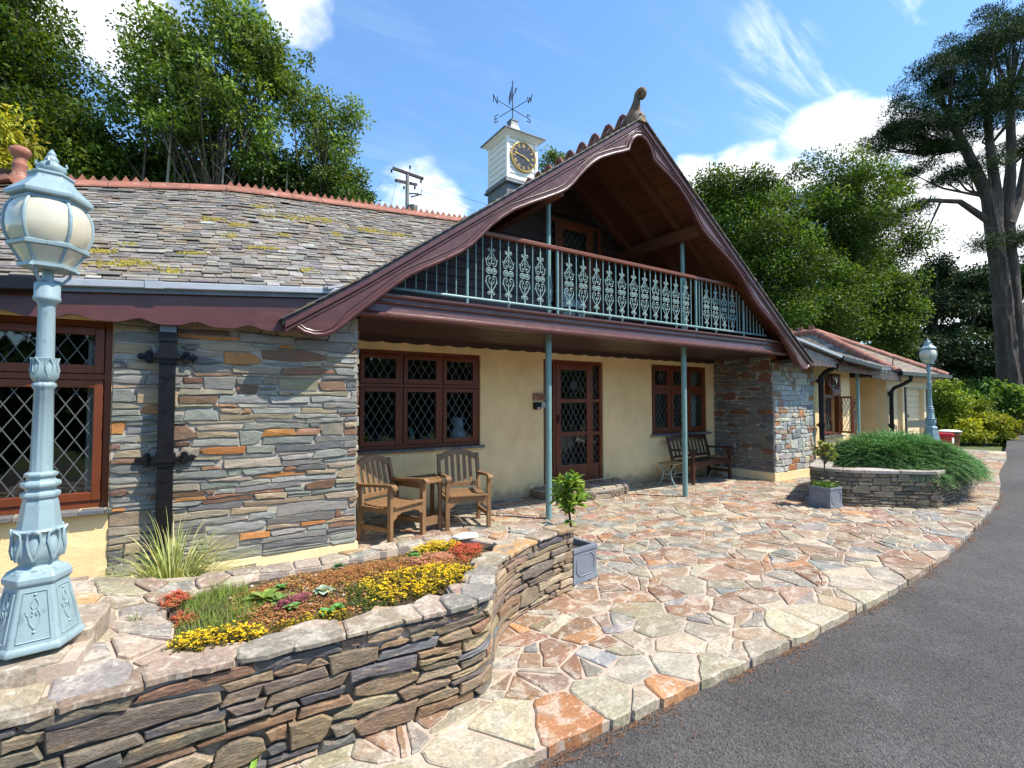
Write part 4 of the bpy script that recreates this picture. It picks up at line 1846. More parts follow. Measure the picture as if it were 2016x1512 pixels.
# eaves: lead gutter, scalloped fascia, soffit
m = MB()
for (xa, xb) in ((-.93, 1.13),):
    for i in range(1):
        a, b = Vector((xa, EY - .005, z_eave(xa) - .025)), Vector((xb, EY - .005, z_eave(xb) - .025))
        m.bar(a, b, .06, .055)
m.build('gutter', MT['lead'], house, bevel=.006)
m = MB()
m.bar(Vector((.98, EY - .034, z_eave(.98) - .006)), Vector((1.34, EY + .22, z_eave(1.3) + .12)), .12, .02)
m.build('lead_flashing', MT['lead'], house)
m = MB()
m.bar(Vector((-.36, EY - .006, z_eave(-.36) - .024)), Vector((-.24, EY - .006, z_eave(-.24) - .024)), .068, .060)
m.build('gutter_joint', MT['lead'], house)
m = MB()
a, b = Vector((-4.3, EY - .02, z_eave(-4.3) - .05)), Vector((-.95, EY - .02, z_eave(-.95) - .05))
m.bar(a, b, .12, .10)
m.build('gutter', MT['black'], house, bevel=.01)
m = MB()
pts = []
x = -4.3
while x < .80:
    for k in range(10):
        t = k / 9
        pts.append((x + .39 * t, 2.19 + .019 * math.cos(2 * math.pi * t) + .006 * math.cos(4 * math.pi * t) + .010 * (x + .39 * t)))
    x += .3901
pts += [(.86, 2.2), (1.12, z_eave(1.12) - .05), (-4.3, z_eave(-4.3) - .05)]
m.prism(pts, lambda a, b, n_: (a, n_, b), 4.87, 4.90)
fas = m.build('eaves_fascia', MT['plum'], house)
fas['label'] = 'scalloped plum fascia board under the left eaves'
m = MB()
m.bb(-4.3, 1.3, 4.90, WL, 2.36, 2.39)
m.build('soffit', MT['clad'], house)

# ------------------------------------------------------------------ downpipes
def sq_pipe(x, yc, z0, z1, wd, brackets):
    m = MB()
    m.bb(x - wd / 2, x + wd / 2, yc - wd / 2, yc + wd / 2, z0, z1)
    pipe = m.build('downpipe', MT['black'], house, bevel=.006)
    for zb in brackets:
        m = MB()
        m.bb(x - wd * .62, x + wd * .62, yc - wd * .62, yc + wd * .62, zb - .05, zb + .05)
        m.bb(x - wd * .78, x + wd * .78, yc - wd * .72, yc + wd * .72, zb - .018, zb + .018)
        for sg in (-1, 1):
            m.bar((x + sg * wd * .6, yc + wd * .4, zb), (x + sg * wd * 1.35, yc + wd * .42, zb), .02, .03)
            for (ox, oz) in ((1.15, .26), (1.15, -.26), (1.62, 0), (1.3, 0)):
                m.lathe([(.004, -.014), (wd * .22, -.012), (wd * .25, 0), (wd * .22, .012), (.004, .014)], 10)
                kk = len(m.v) - 50
                m.v[kk:] = [(x + sg * wd * ox + p[0], yc + wd * .36 + p[2], zb + wd * oz + p[1]) for p in m.v[kk:]]
        m.build('bracket', MT['black'], pipe, smooth=40)
        # cast diamond below each bracket
        m = MB()
        m.prism([(x - .035, zb - .16), (x, zb - .19), (x + .035, zb - .16), (x, zb - .13)], lambda a, b, n_: (a, n_, b), yc - wd / 2 - .006, yc - wd / 2 + .002)
        m.build('cast_emblem', MT['black'], pipe)
    return pipe


dp = sq_pipe(-.207, 4.985, .12, 2.06, .112, (1.92, 1.07))
m = MB()
m.bb(-.272, -.142, 4.92, 5.05, 2.04, 2.30)
m.build('hopper', MT['black'], dp, bevel=.01)
m = MB()
m.bb(-.262, -.152, 4.914, 4.921, 2.12, 2.24)
m.build('hopper_plate', MT['greyslate'], dp)

# ------------------------------------------------------------------ clock turret
TX0, TX1, TY0, TY1 = 4.87, 5.57, 7.76, 8.46
m = MB()
m.bb(TX0 + .03, TX1 - .03, TY0 + .03, TY1 - .03, 5.0, 6.66)
turret = m.build('clock_turret', MT['white'], house)
turret['label'] = 'white boarded clock turret with a slate base and weathervane'
m = MB()
m.bb(TX0 - .01, TX1 + .01, TY0 - .01, TY1 + .01, 4.95, 5.69)
m.build('slate_base', MT['greyslate'], turret)
m = MB()
m.bb(TX0 - .07, TX1 + .07, TY0 - .07, TY1 + .07, 5.69, 5.735)
m.bb(TX0 - .045, TX1 + .045, TY0 - .045, TY1 + .045, 5.735, 5.80)
m.build('ledge', MT['greyslate'], turret, bevel=.012)
z = 5.80
while z < 6.62:
    h = .118
    for side in range(4):
        mb = MB()
        vs = []
        for t in (0, 1):
            for (o, zz0) in ((.0, z), (.03, z), (.03, min(z + h + .01, 6.66)), (.018, min(z + h + .01, 6.66))):
                if side == 0:
                    vs.append((TX0 + .04 + t * .62, TY0 + o, zz0))
                elif side == 1:
                    vs.append((TX0 + o, TY0 + .04 + t * .62, zz0))
                elif side == 2:
                    vs.append((TX1 - o, TY0 + .04 + t * .62, zz0))
                else:
                    vs.append((TX0 + .04 + t * .62, TY1 - o, zz0))
        mb.add(vs, [(0, 1, 2, 3), (7, 6, 5, 4), (0, 4, 5, 1), (1, 5, 6, 2), (2, 6, 7, 3), (3, 7, 4, 0)])
        mb.build('clapboard', MT['white'], turret)
    z += h
for a in (TX0, TX1):
    for b in (TY0, TY1):
        mb = MB()
        mb.bb(a - .012 if a == TX0 else a - .05, a + .05 if a == TX0 else a + .012, b - .012 if b == TY0 else b - .05, b + .05 if b == TY0 else b + .012, 5.80, 6.66)
        mb.build('corner_board', MT['white'], turret, bevel=.004)
cx, cy = (TX0 + TX1) / 2, (TY0 + TY1) / 2
m = MB()
q = math.sqrt(2)
m.lathe([(.36 * q, 6.60), (.40 * q, 6.64), (.45 * q, 6.675), (.45 * q, 6.685)], 4, (cx, cy, 0), math.pi / 4)
m.build('cornice', MT['white'], turret)
m = MB()
m.lathe([(.475 * q, 6.685), (.475 * q, 6.705), (.33 * q, 6.76), (.20 * q, 6.83), (.115 * q, 6.93), (.085 * q, 7.04), (.075 * q, 7.12), (.085 * q, 7.125), (.085 * q, 7.15), (.01, 7.17)], 4,
        (cx, cy, 0), math.pi / 4)
m.build('turret_roof', MT['greyslate'], turret)
# dial
DC = Vector((cx + .01, TY0 - .012, 6.265))


def on_dial(a, b, n):
    return (DC.x + a, DC.y - n, DC.z + b)


m = MB()
m.lathe([(.005, 0), (.272, 0), (.272, .022), (.005, .022)], 40)
m.v = [on_dial(p[0], p[1], p[2]) for p in m.v]
m.build('clock_face', MT['dial'], turret, smooth=40)
m = MB()
m.lathe([(.272, .0), (.288, .0), (.291, .015), (.288, .030), (.278, .032), (.272, .024)], 40, cap=False)
m.v = [on_dial(p[0], p[1], p[2]) for p in m.v]
m.build('clock_rim', MT['gold'], turret, smooth=40)
m = MB()
for r_ in (.175, .262):
    for k in range(60):
        a0, a1 = k * math.pi / 30, (k + .6 if r_ > .2 else k + 1) * math.pi / 30
        qd = [((r_ - .004) * math.cos(a0), (r_ - .004) * math.sin(a0)), ((r_ + .004) * math.cos(a0), (r_ + .004) * math.sin(a0)),
              ((r_ + .004) * math.cos(a1), (r_ + .004) * math.sin(a1)), ((r_ - .004) * math.cos(a1), (r_ - .004) * math.sin(a1))]
        if r_ > .2:
            m.prism(qd, on_dial, .0225, .0245)
m.build('minute_track', MT['gold'], turret)
ROM = ['XII', 'I', 'II', 'III', 'IV', 'V', 'VI', 'VII', 'VIII', 'IX', 'X', 'XI']


def stroke(mb, a, b, w_, f, d0, d1):
    dx, dz = b[0] - a[0], b[1] - a[1]
    L = math.hypot(dx, dz)
    nx, nz = -dz / L * w_ / 2, dx / L * w_ / 2
    mb.prism([(a[0] + nx, a[1] + nz), (b[0] + nx, b[1] + nz), (b[0] - nx, b[1] - nz), (a[0] - nx, a[1] - nz)], f, d0, d1)


for k, txt in enumerate(ROM):
    mb = MB()
    an = math.pi / 2 - k * math.pi / 6
    ur, uz = (math.cos(an), math.sin(an))
    tx, tz = uz, -ur
    wds = {'I': .016, 'V': .032, 'X': .032}
    tot = sum(wds[c_] for c_ in txt)
    o = -tot / 2

    def P(u_, v_):
        return ((.215 + v_) * ur + u_ * tx, (.215 + v_) * uz + u_ * tz)
    for qn, c_ in enumerate(txt):
        wd = wds[c_]
        h = .032
        e = .023 + qn * .0004
        if c_ == 'I':
            stroke(mb, P(o + wd / 2, -h), P(o + wd / 2, h), .0085, on_dial, .0222, e + .001)
        elif c_ == 'V':
            stroke(mb, P(o + .003, h), P(o + wd / 2, -h), .0095, on_dial, .0222, e + .001)
            stroke(mb, P(o + wd - .003, h), P(o + wd / 2, -h), .005, on_dial, .0222, e + .0014)
        else:
            stroke(mb, P(o + .003, h), P(o + wd - .003, -h), .0095, on_dial, .0222, e + .001)
            stroke(mb, P(o + wd - .003, h), P(o + .003, -h), .005, on_dial, .0222, e + .0014)
        o += wd
    mb.build('numeral', MT['gold'], turret)
for (ang, ln, wd, e) in ((90 - (3 + 47 / 60) * 30, .155, .022, .028), (90 - 47 * 6, .245, .015, .032)):
    a = R(ang)
    u, t_ = (math.cos(a), math.sin(a)), (-math.sin(a), math.cos(a))
    G = lambda p, q_: (u[0] * p + t_[0] * q_, u[1] * p + t_[1] * q_)
    mb = MB()
    mb.prism([G(-.05, -wd * .5), G(-.05, wd * .5), G(ln * .55, wd * .45), G(ln * .68, wd * 1.0), G(ln * .8, wd * .6), G(ln, 0), G(ln * .8, -wd * .6), G(ln * .68, -wd * 1.0), G(ln * .55, -wd * .45)],
             on_dial, e, e + .003)
    mb.build('clock_hand', MT['gold'], turret)
# weathervane: rod, cardinal arms with letters, feathered vane
VZ = 7.40
m = MB()
m.tube([(cx, cy, 7.1), (cx, cy, 7.98)], .011, 6)
m.lathe([(.004, 0), (.022, .012), (.004, .03)], 8, (cx, cy, 7.66))
DIRS = {'S': R(12.3), 'E': R(102.3), 'N': R(192.3), 'W': R(282.3)}
off = 0.0
LET = {'N': [((-.5, -.5), (-.5, .5)), ((-.5, .5), (.5, -.5)), ((.5, -.5), (.5, .5))],
       'E': [((-.5, -.5), (-.5, .5)), ((-.5, .5), (.5, .5)), ((-.5, 0), (.3, 0)), ((-.5, -.5), (.5, -.5))],
       'W': [((-.6, .5), (-.3, -.5)), ((-.3, -.5), (0, .3)), ((0, .3), (.3, -.5)), ((.3, -.5), (.6, .5))],
       'S': [((.5, .5), (-.4, .5)), ((-.4, .5), (-.5, .1)), ((-.5, .1), (.5, -.1)), ((.5, -.1), (.4, -.5)), ((.4, -.5), (-.5, -.5))]}
for k, an in DIRS.items():
    a = an + off
    d = Vector((math.cos(a), math.sin(a), 0))
    m.tube([(cx, cy, VZ), tuple(Vector((cx, cy, VZ)) + d * .40)], .007, 5)
    c = Vector((cx, cy, VZ)) + d * .47
    side = d
    for (p, q_) in LET[k]:
        s_ = -1 if k in 'NE' else 1
        m.tube([c + side * p[0] * .10 * s_ + Vector((0, 0, p[1] * .14)), c + side * q_[0] * .10 * s_ + Vector((0, 0, q_[1] * .14))], .009, 5)
m.build('weathervane', MT['black'], turret)
m = MB()
va = R(70)
d = Vector((math.cos(va), math.sin(va), 0))
c = Vector((cx, cy, 7.66))
m.tube([c - d * .36 + Vector((0, 0, -.06)), c + d * .34 + Vector((0, 0, .05))], .008, 5)
for k in range(4):
    s_ = c + d * (.06 + .07 * k)
    m.tube([s_, s_ + d * .06 + Vector((0, 0, .12)), s_ + d * .05 + Vector((0, 0, .26 - .02 * k))], .008, 5)
m.add([c - d * .36 + Vector((0, 0, -.06)), c - d * .24 + Vector((0, .01, .03)), c - d * .22 + Vector((0, -.01, -.10))], [(0, 1, 2)])
m.build('wind_arrow', MT['black'], turret)

# ------------------------------------------------------------------ right wing (part of the house) and garage
RE = [(9.30, 2.72), (11.12, 2.45), (12.9, 2.30)]         # eaves line (x, z) falling away from the gable


def z_re(x):
    for (a, za), (b, zb) in zip(RE, RE[1:]):
        if x <= b:
            return za + (zb - za) * (x - a) / (b - a)
    return RE[-1][1]


WINA = (11.32, 12.2, .80, 2.17)
wall_with_holes(MB(), 10.99, 12.62, 0, 2.3, WF, WF + .3, [WINA]).build('rendered_wall', MT['render'], house)
m = MB()
m.bb(12.45, 12.62, WF + .3, 9.0, 0, 2.4)
m.bb(10.9, 11.0, WF + .3, 7.5, .1, 2.4)
m.build('rendered_wall', MT['render'], house)
# side window: frame with the top light and one casement pushed open
x0, x1, z0, z1 = WINA
y = WF + .03
fr = MB()
frame_rect(fr, x0 + .002, x1 - .002, z0 + .002, z1 - .002, .05, y, y + .09)
fr.bb(x0 + .42, x0 + .46, y, y + .09, z0 + .05, z1 - .05)
fr.bb(x0 + .05, x1 - .05, y - .002, y + .088, 1.66, 1.70)
wa = fr.build('window', MT['frame'], house, bevel=.005)
wa['label'] = 'leaded window with open casements right of the stone pier'


def open_light(hx, hz0, hz1, wd, ang, axis):
    """a casement swung out; axis 'z' side hung at hx, 'x' top hung from hz1"""
    fm = MB()
    frame_rect(fm, 0, wd, 0, hz1 - hz0, .045, -.02, .02)
    if axis == 'z':
        mat_ = Matrix.Translation((hx, y - .03, hz0)) @ Matrix.Rotation(ang, 4, 'Z')
    else:
        mat_ = Matrix.Translation((hx, y - .03, hz1)) @ Matrix.Rotation(ang, 4, 'X') @ Matrix.Translation((0, 0, -(hz1 - hz0)))
    fm.v = [tuple(mat_ @ Vector(p)) for p in fm.v]
    fm.build('casement', MT['frame'], wa)
    leaded_light(wa, .047, wd - .047, .047, hz1 - hz0 - .047, 0, .105, .17, single=False, f=lambda a, b, n_: tuple(mat_ @ Vector((a, -n_, b))))


open_light(x0 + .05, z0 + .05, 1.66, .37, 0, 'z')
open_light(x1 - .05, z0 + .05, 1.66, .36, R(180 + 62), 'z')
open_light(x0 + .05, 1.70, z1 - .05, .37, R(-28), 'x')
open_light(x0 + .46, 1.70, z1 - .05, .36, 0, 'x')
slate_sill(x0, x1, z0, WF, 37)

# lead-covered verge, scalloped fascia, black gutter
m = MB()
m.bar((9.30, 4.84, z_re(9.30) + .01), (11.12, 4.84, z_re(11.12) + .01), .11, .05)
m.build('gutter', MT['lead'], house, bevel=.006)
m = MB()
pts = [(9.15, 2.60)]
x = 9.45
for k in range(66):
    pts.append((x, 2.235 + .018 * abs(math.sin(k * math.pi / 6)) - .0))
    x += .026
pts += [(x, z_re(x) - .03), (9.32, z_re(9.32) - .03)]
m.prism(pts, lambda a, b, n_: (a, n_, b), 4.88, 4.91)
m.build('eaves_fascia', MT['plum'], house)
m = MB()
m.bar((11.15, 4.84, z_re(11.15) - .01), (12.95, 4.84, z_re(12.95) - .01), .13, .10)
m.build('gutter', MT['black'], house, bevel=.015)
m = MB()
m.bar((11.2, 4.93, 2.24), (13.2, 4.93, 2.20), .03, .13)
m.build('eaves_fascia', MT['rafter'], house)
m = MB()
m.bb(9.5, 13.2, 4.91, WF + .05, 2.30, 2.32)
m.build('soffit', MT['clad'], house)


def rzP(x, v):
    return Vector((x, 4.84 + 3.2 * v, z_re(x) + .03 + 1.25 * v))


m = MB()
vs, fs = [], []
xs = [9.0, 10, 11.1, 12.0, 12.9, 13.6]
for x in xs:
    for v in (0, .5, 1):
        p = rzP(x, v)
        vs += [tuple(p), (p.x, p.y, p.z - .06)]
for i in range(len(xs) - 1):
    for j in range(2):
        a, b = i * 6 + j * 2, i * 6 + 6 + j * 2
        fs += [(a, b, b + 2, a + 2), (a + 1, a + 3, b + 3, b + 1)]
    fs.append((i * 6, i * 6 + 1, i * 6 + 7, i * 6 + 6))
m.add(vs, fs)
roofR = m.build('right_wing_roof', MT['greyslate'], house)
m = MB()
for r_ in range(28):
    v = r_ / 28
    x = 9.05
    while x < 13.55:
        wd = rgs.uniform(.16, .26)
        P = rzP(x + wd / 2, v)
        Vd = (rzP(x + wd / 2, v + .05) - P).normalized()
        U = (rzP(x + wd / 2 + .05, v) - P).normalized()
        slate_box(m, P, U, Vd, U.cross(Vd).normalized(), wd - .007, .2, .008, .012, pick(rgs, SLATEPAL))
        x += wd
m.build('slates', MT['slate'], roofR, kind='stuff')
# terracotta tiles edging the wing roof towards the porch
for k in range(9):
    a = Vector((9.35 + k * .46, 5.25 + .03 * k, z_re(9.35 + k * .46) + .20))
    b = Vector((9.35 + (k + .97) * .46, 5.25 + .03 * (k + 1), z_re(9.35 + (k + 1) * .46) + .20))
    mb = MB()
    mb.tube([a, b], .085, 8)
    mb.build('edge_tile', MT['terra'], roofR, smooth=50)
# right-hand black downpipe with a swan neck
m = MB()
m.tube([(11.12, 4.88, 2.34), (11.12, 4.90, 2.26), (11.08, 5.10, 2.16), (11.07, 5.19, 2.06), (11.07, 5.19, 1.4), (11.07, 5.19, .05)], .05, 10)
dpr = m.build('downpipe', MT['black'], house, smooth=50)
for zb in (1.98, 1.05, .25):
    m = MB()
    m.tube([(11.07, 5.19, zb - .05), (11.07, 5.19, zb + .05)], .066, 10)
    m.bb(10.99, 11.15, 5.19, 5.26, zb - .02, zb + .02)
    m.build('bracket', MT['black'], dpr, smooth=40)
m = MB()
m.tube([(12.72, 5.18, -.005), (12.72, 5.18, 2.26)], .036, 10)
m.build('porch_post', MT['iron'], house, smooth=50)

# --------------------------------------------------- garage
garage = empty('garage', (16.8, 5.6, 0), 'cream garage with a hipped terracotta-edged slate roof at the right end', 'garage')
GX0, GX1, GF = 15.4, 18.25, 5.6
GD = (16.72, 17.95, .0, 1.92)
GDX = (15.78, 16.42, .1, 1.92)
wall_with_holes(MB(), GX0, GX1, 0, 2.25, GF, GF + .25, [GD, GDX]).build('rendered_wall', MT['doorcream'], garage)
m = MB()
m.bb(GX0, GX0 + .2, GF + .25, 11, 0, 2.25)
m.bb(GX1 - .2, GX1, GF + .25, 11, 0, 2.25)
m.build('rendered_wall', MT['render'], garage)
m = MB()
m.bb(12.62, GX0, 8.6, 8.8, 0, 2.5)
m.build('porch_wall', MT['render'], garage)
z = .0
while z < 1.93:
    mb = MB()
    mb.bb(GD[0], GD[1], GF + .10, GF + .15, z, z + .165)
    mb.build('door_board', MT['doorcream'], garage, bevel=.008)
    z += .17
m = MB()
m.bb(GD[0] + .3, GD[0] + .35, GF + .07, GF + .10, 1.1, 1.16)
m.build('door_handle', MT['black'], garage)
# glazed side opening with a tall dark strip
m = MB()
frame_rect(m, GDX[0], GDX[1], GDX[2], GDX[3], .05, GF + .06, GF + .14)
m.bb(GDX[0] + .05, GDX[1] - .05, GF + .09, GF + .12, .15, 1.9)
m.build('side_door', MT['doorcream'], garage)
GA = Vector((16.85, 8.02, 3.77))
c0, c1 = Vector((15.12, 5.25, 2.28)), Vector((18.55, 5.25, 2.28))
c2, c3 = Vector((18.55, 11.6, 2.28)), Vector((15.12, 11.6, 2.28))
GB = Vector((16.85, 11.2, 3.77))
m = MB()
m.add([c0, c1, c2, c3, GA, GB] + [p - Vector((0, 0, .08)) for p in (c0, c1, c2, c3)],
      [(0, 1, 4), (1, 2, 5, 4), (2, 3, 5), (3, 0, 4, 5), (0, 6, 7, 1), (1, 7, 8, 2), (2, 8, 9, 3), (3, 9, 6, 0), (6, 9, 8, 7)])
groof = m.build('hip_roof', MT['greyslate'], garage)


def face_slates(mb, A, B, T, step=.105, pal=SLATEPAL, brown=False):
    """slates over triangle A-B (eave) to T"""
    M_ = (A + B) / 2
    U = (B - A).normalized()
    up_ = (T - A) - U * (T - A).dot(U)
    N = U.cross(up_).normalized()
    Ls = up_.length
    Vd = up_.normalized()
    n_ = int(Ls / step)
    for r2 in range(n_):
        v = r2 * step
        a = A + (T - A) * (v / Ls)
        b = B + (T - B) * (v / Ls)
        w_ = (b - a).length
        x = 0.0
        while x < w_ - .1:
            wd = min(rgs.uniform(.17, .27), w_ - x)
            slate_box(mb, a + U * (x + wd / 2), U, Vd, N, wd - .007, .2, .008, .012, pick(rgs, pal))
            x += wd


m = MB()
face_slates(m, c0, c1, GA, pal=[(2, (.22, .17, .12)), (2, (.26, .21, .15)), (1, (.17, .15, .13))])
m.build('slates', MT['slate'], groof, kind='stuff')
m = MB()
face_slates(m, Vector((15.12, 11.6, 2.28)), c0, GA)
m.build('slates', MT['slate'], groof, kind='stuff')


def hip(a, b, n_, parent):
    for k in range(n_):
        p, q_ = a.lerp(b, k / n_), a.lerp(b, (k + .98) / n_)
        mb = MB()
        mb.tube([p + Vector((0, 0, .0)), q_ + Vector((0, 0, .025))], [.13, .115], 8, flat=1)
        mb.build('hip_tile', MT['terra'], parent, smooth=50)


hip(c0, GA, 10, groof)
hip(c1, GA, 10, groof)
hip(GA, GB, 6, groof)
for p in (c0, c1):
    d = (GA - p).normalized()
    m = MB()
    b0 = p + d * .15 + Vector((0, 0, .05))
    m.tube([b0, b0 + Vector((0, 0, .18)), b0 + Vector((-.02, -.02, .25)), b0 + Vector((-.09, -.09, .27)), b0 + Vector((-.12, -.12, .2))], .012, 5)
    m.build('hip_iron', MT['black'], groof)
for k in range(3):
    m = MB()
    b0 = GA + Vector((0, k * .35 + .05, .1))
    m.bb(b0.x - .02, b0.x + .02, b0.y, b0.y + .16, b0.z, b0.z + .14)
    m.build('ridge_crest', MT['terra'], groof)
m = MB()
m.bar(c0 + Vector((-.05, -.07, -.02)), c1 + Vector((.05, -.07, -.02)), .13, .11)
m.build('gutter', MT['black'], garage, bevel=.015)
m = MB()
m.bar(c0 + Vector((-.07, -.05, -.02)), c0 + Vector((-.07, 2.9, -.02)), .13, .11)
m.build('gutter', MT['black'], garage, bevel=.015)
m = MB()
m.bar(c0 + Vector((.1, .2, -.10)), c1 + Vector((-.2, .2, -.10)), .04, .10)
m.build('eaves_fascia', MT['doorcream'], garage)
# porch roof between the wing and the garage
m = MB()
m.add([(12.9, 4.95, 2.33), (15.3, 5.25, 2.26), (15.3, 8.9, 3.0), (12.9, 8.9, 3.35), (12.9, 4.95, 2.25), (15.3, 5.25, 2.18), (15.3, 8.9, 2.92), (12.9, 8.9, 3.27)],
      [(0, 1, 2, 3), (7, 6, 5, 4), (0, 4, 5, 1), (1, 5, 6, 2), (2, 6, 7, 3), (3, 7, 4, 0)])
m.build('porch_roof', MT['slate'], garage)
m = MB()
pts = [(12.95, 2.30)]
for k in range(61):
    pts.append((12.95 + k * .04, 2.07 + .03 * abs(math.sin(k * math.pi / 10)) - .0005 * k))
pts.append((15.35, 2.22))
m.prism(pts, lambda a, b, n_: (a, n_ + (a - 12.95) * .11, b), 4.98, 5.01)
m.build('scalloped_fascia', MT['clad'], garage)
m = MB()
m.tube([(15.62, 5.12, 2.22), (15.62, 5.14, 2.10), (15.55, 5.30, 1.98), (15.50, 5.46, 1.90), (15.48, 5.52, 1.80), (15.48, 5.53, .05)], .048, 10)
gp = m.build('downpipe', MT['black'], garage, smooth=50)
for zb in (1.75, .9):
    m = MB()
    m.tube([(15.48, 5.53, zb - .05), (15.48, 5.53, zb + .05)], .064, 10)
    m.build('bracket', MT['black'], gp, smooth=50)
# round wall plaque in the porch
m = MB()
m.lathe([(.01, 0), (.12, 0), (.13, .012), (.11, .03), (.01, .035)], 20)
m.v = [(GX0 - p[2], 6.35 + p[0], 1.38 + p[1]) for p in m.v]
m.build('wall_plaque', MT['render'], garage, smooth=40)

# green metal gate standing open in front of the garage
gate = empty('garden_gate', (16.0, 5.2, 0), 'grey-green framed gate with a solid middle rail in front of the garage', 'gate')
ga, gb = (15.75, 5.30), (16.75, 5.15)
for t in (0, 1):
    m = MB()
    px_, py_ = ga[0] + (gb[0] - ga[0]) * t, ga[1] + (gb[1] - ga[1]) * t
    m.bb(px_ - .025, px_ + .025, py_ - .025, py_ + .025, .0, 1.93)
    m.build('stile', MT['gategreen'], gate, bevel=.004)
m = MB()
m.bar((*ga, 1.90), (*gb, 1.90), .04, .05)
m.build('top_rail', MT['gategreen'], gate)
m = MB()
m.bar((*ga, .95), (*gb, .95), .04, .20)
m.build('middle_rail', MT['gategreen'], gate)
m = MB()
m.bar((*ga, .1), (*gb, .1), .04, .12)
m.build('bottom_rail', MT['gategreen'], gate)

# trellis screen leaning in the porch
tr = empty('trellis_screen', (13.2, 5.6, 0), 'tall dark trellis panel standing beside the porch post', 'trellis')
tx0, tx1, ty = 13.02, 13.62, 5.55
m = MB()
frame_rect(m, tx0, tx1, .02, 1.62, .04, ty - .02, ty + .02)
m.build('frame', MT['palegrey'] if False else MT['rafter'], tr)
for k in range(9):
    m = MB()
    z = .08 + k * .14
    m.bb(tx0 + .04, tx1 - .04, ty - .008, ty + .008, z, z + .13)
    m.build('slat', MT['darkwood'], tr)
m = MB()
for k in range(2):
    m.tube([(tx0 + .3 + .12 * math.cos(a * math.pi / 8), ty, 1.46 + .10 * math.sin(a * math.pi / 8)) for a in range(17)], .012, 5) if k == 0 else \
        m.bar((tx0 + .05, ty, 1.36), (tx1 - .05, ty, 1.57), .02, .02)
m.build('fretwork', MT['rafter'], tr)

# things by the garage: red box, blue-grey crate, pale lid
rb = empty('red_bucket', (20.75, 6.0, DRIVE_Z), 'red plastic bucket with a white label near the garage', 'bucket')
m = MB()
m.lathe([(.20, 0), (.26, .50), (.285, .50), (.285, .55), (.25, .56), (.05, .57)], 20, (20.75, 6.0, DRIVE_Z))
m.build('tub', MT['red'], rb, smooth=40)
m = MB()
m.bb(20.62, 20.78, 5.725, 5.735, .18, .36)
m.build('label_patch', MT['white'], rb)
m = MB()
m.lathe([(.22, 0), (.30, .55), (.33, .55), (.33, .66), (.1, .70)], 20, (20.6, 6.6, DRIVE_Z))
cr = m.build('storage_tub', MT['palegrey'], None, smooth=40)
tag(cr, 'pale blue-grey tub half hidden behind the lamp base', 'tub')
m = MB()
m.lathe([(.22, 0), (.28, .42), (.30, .44), (.30, .48), (.22, .52), (.05, .53)], 18, (22.3, 6.25, DRIVE_Z))
cr = m.build('water_butt', MT['sign'], None, smooth=40)
tag(cr, 'brown tub with a pale lid beside the red bucket', 'tub')
m = MB()
m.lathe([(.32, 0), (.33, .03), (.22, .07), (.05, .08)], 18, (22.3, 6.25, DRIVE_Z + .53))
ld = m.build('lid', MT['white'], cr, smooth=40)

# ------------------------------------------------------------------ raised bed in front of the left wing
def smooth_path(pts, n=8):
    out = []
    P = [Vector(p) for p in pts]
    for i in range(len(P) - 1):
        p0, p1, p2, p3 = P[max(i - 1, 0)], P[i], P[i + 1], P[min(i + 2, len(P) - 1)]
        for k in range(n):
            t = k / n
            q_ = .5 * ((2 * p1) + (p2 - p0) * t + (2 * p0 - 5 * p1 + 4 * p2 - p3) * t * t + (3 * p1 - p0 - 3 * p2 + p3) * t ** 3)
            out.append((q_.x, q_.y))
    out.append(tuple(P[-1]))
    return out


def cumlen(path):
    c = [0.0]
    for i in range(len(path) - 1):
        c.append(c[-1] + math.hypot(path[i + 1][0] - path[i][0], path[i + 1][1] - path[i][1]))
    return c


BED_T = .470                                  # top of the walling under the cap stones
front = [(-1.75, 2.32), (-1.2, 2.32), (-.5, 2.32), (.0, 2.325), (.5, 2.32), (.9, 2.305), (1.2, 2.30), (1.36, 2.36), (1.47, 2.51),
         (1.62, 2.72), (1.84, 2.91), (2.08, 3.03), (2.34, 3.11), (2.64, 3.18)]
BP = smooth_path(front)
BC = cumlen(BP)
back = [(2.64, 3.52), (2.1, 3.58), (1.35, 3.62), (.5, 3.56), (-.2, 3.60), (-1.75, 3.62)]
bed = empty('raised_bed_wall', (.6, 2.9, 0), 'low curved stone wall of the raised flower bed in the foreground', 'wall')
# core of the wall: inset behind the stone face
core = [along(BP, BC, s_, -.035) for s_ in np.linspace(0, BC[-1], 60)]
inner_f = [(-.06, 2.60), (.3, 2.56), (.7, 2.55), (1.05, 2.56), (1.28, 2.62), (1.42, 2.74), (1.56, 2.93), (1.72, 3.10), (1.86, 3.24), (1.80, 3.36),
           (1.35, 3.40), (.5, 3.36), (.1, 3.32), (-.06, 3.22)]
m = MB()
ring_o = core + back
# wall body as a solid slab up to soil level, soil on top
m.prism(ring_o, lambda a, b, z: (a, b, z), -.02, .40)
body = m.build('core', MT['bedmortar'], bed)


def fbed(s, z, n):
    q_ = along(BP, BC, s, n - .012)
    return (q_[0], q_[1], z)


rgb = random.Random(61)
for p in rubble(BC[-1], BED_T, rgb, .030, .072, .13, .42):
    mb = MB()
    c_ = pick(rgb, BEDPAL)
    if stone_geo(mb, p, fbed, rgb, c_, .0055, .018, back=.07, rough=.007):
        mb.build('stone', MT['bedstone'], bed)
# end of the wall (short face towards the planter) and the back
for p in rubble(.36, BED_T, rgb, .055, .10, .12, .3):
    mb = MB()
    if stone_geo(mb, p, lambda s, z, n: (2.63 + n, 3.18 + s, z), rgb, pick(rgb, BEDPAL), .0075, .014, back=.07):
        mb.build('stone', MT['bedstone'], bed)
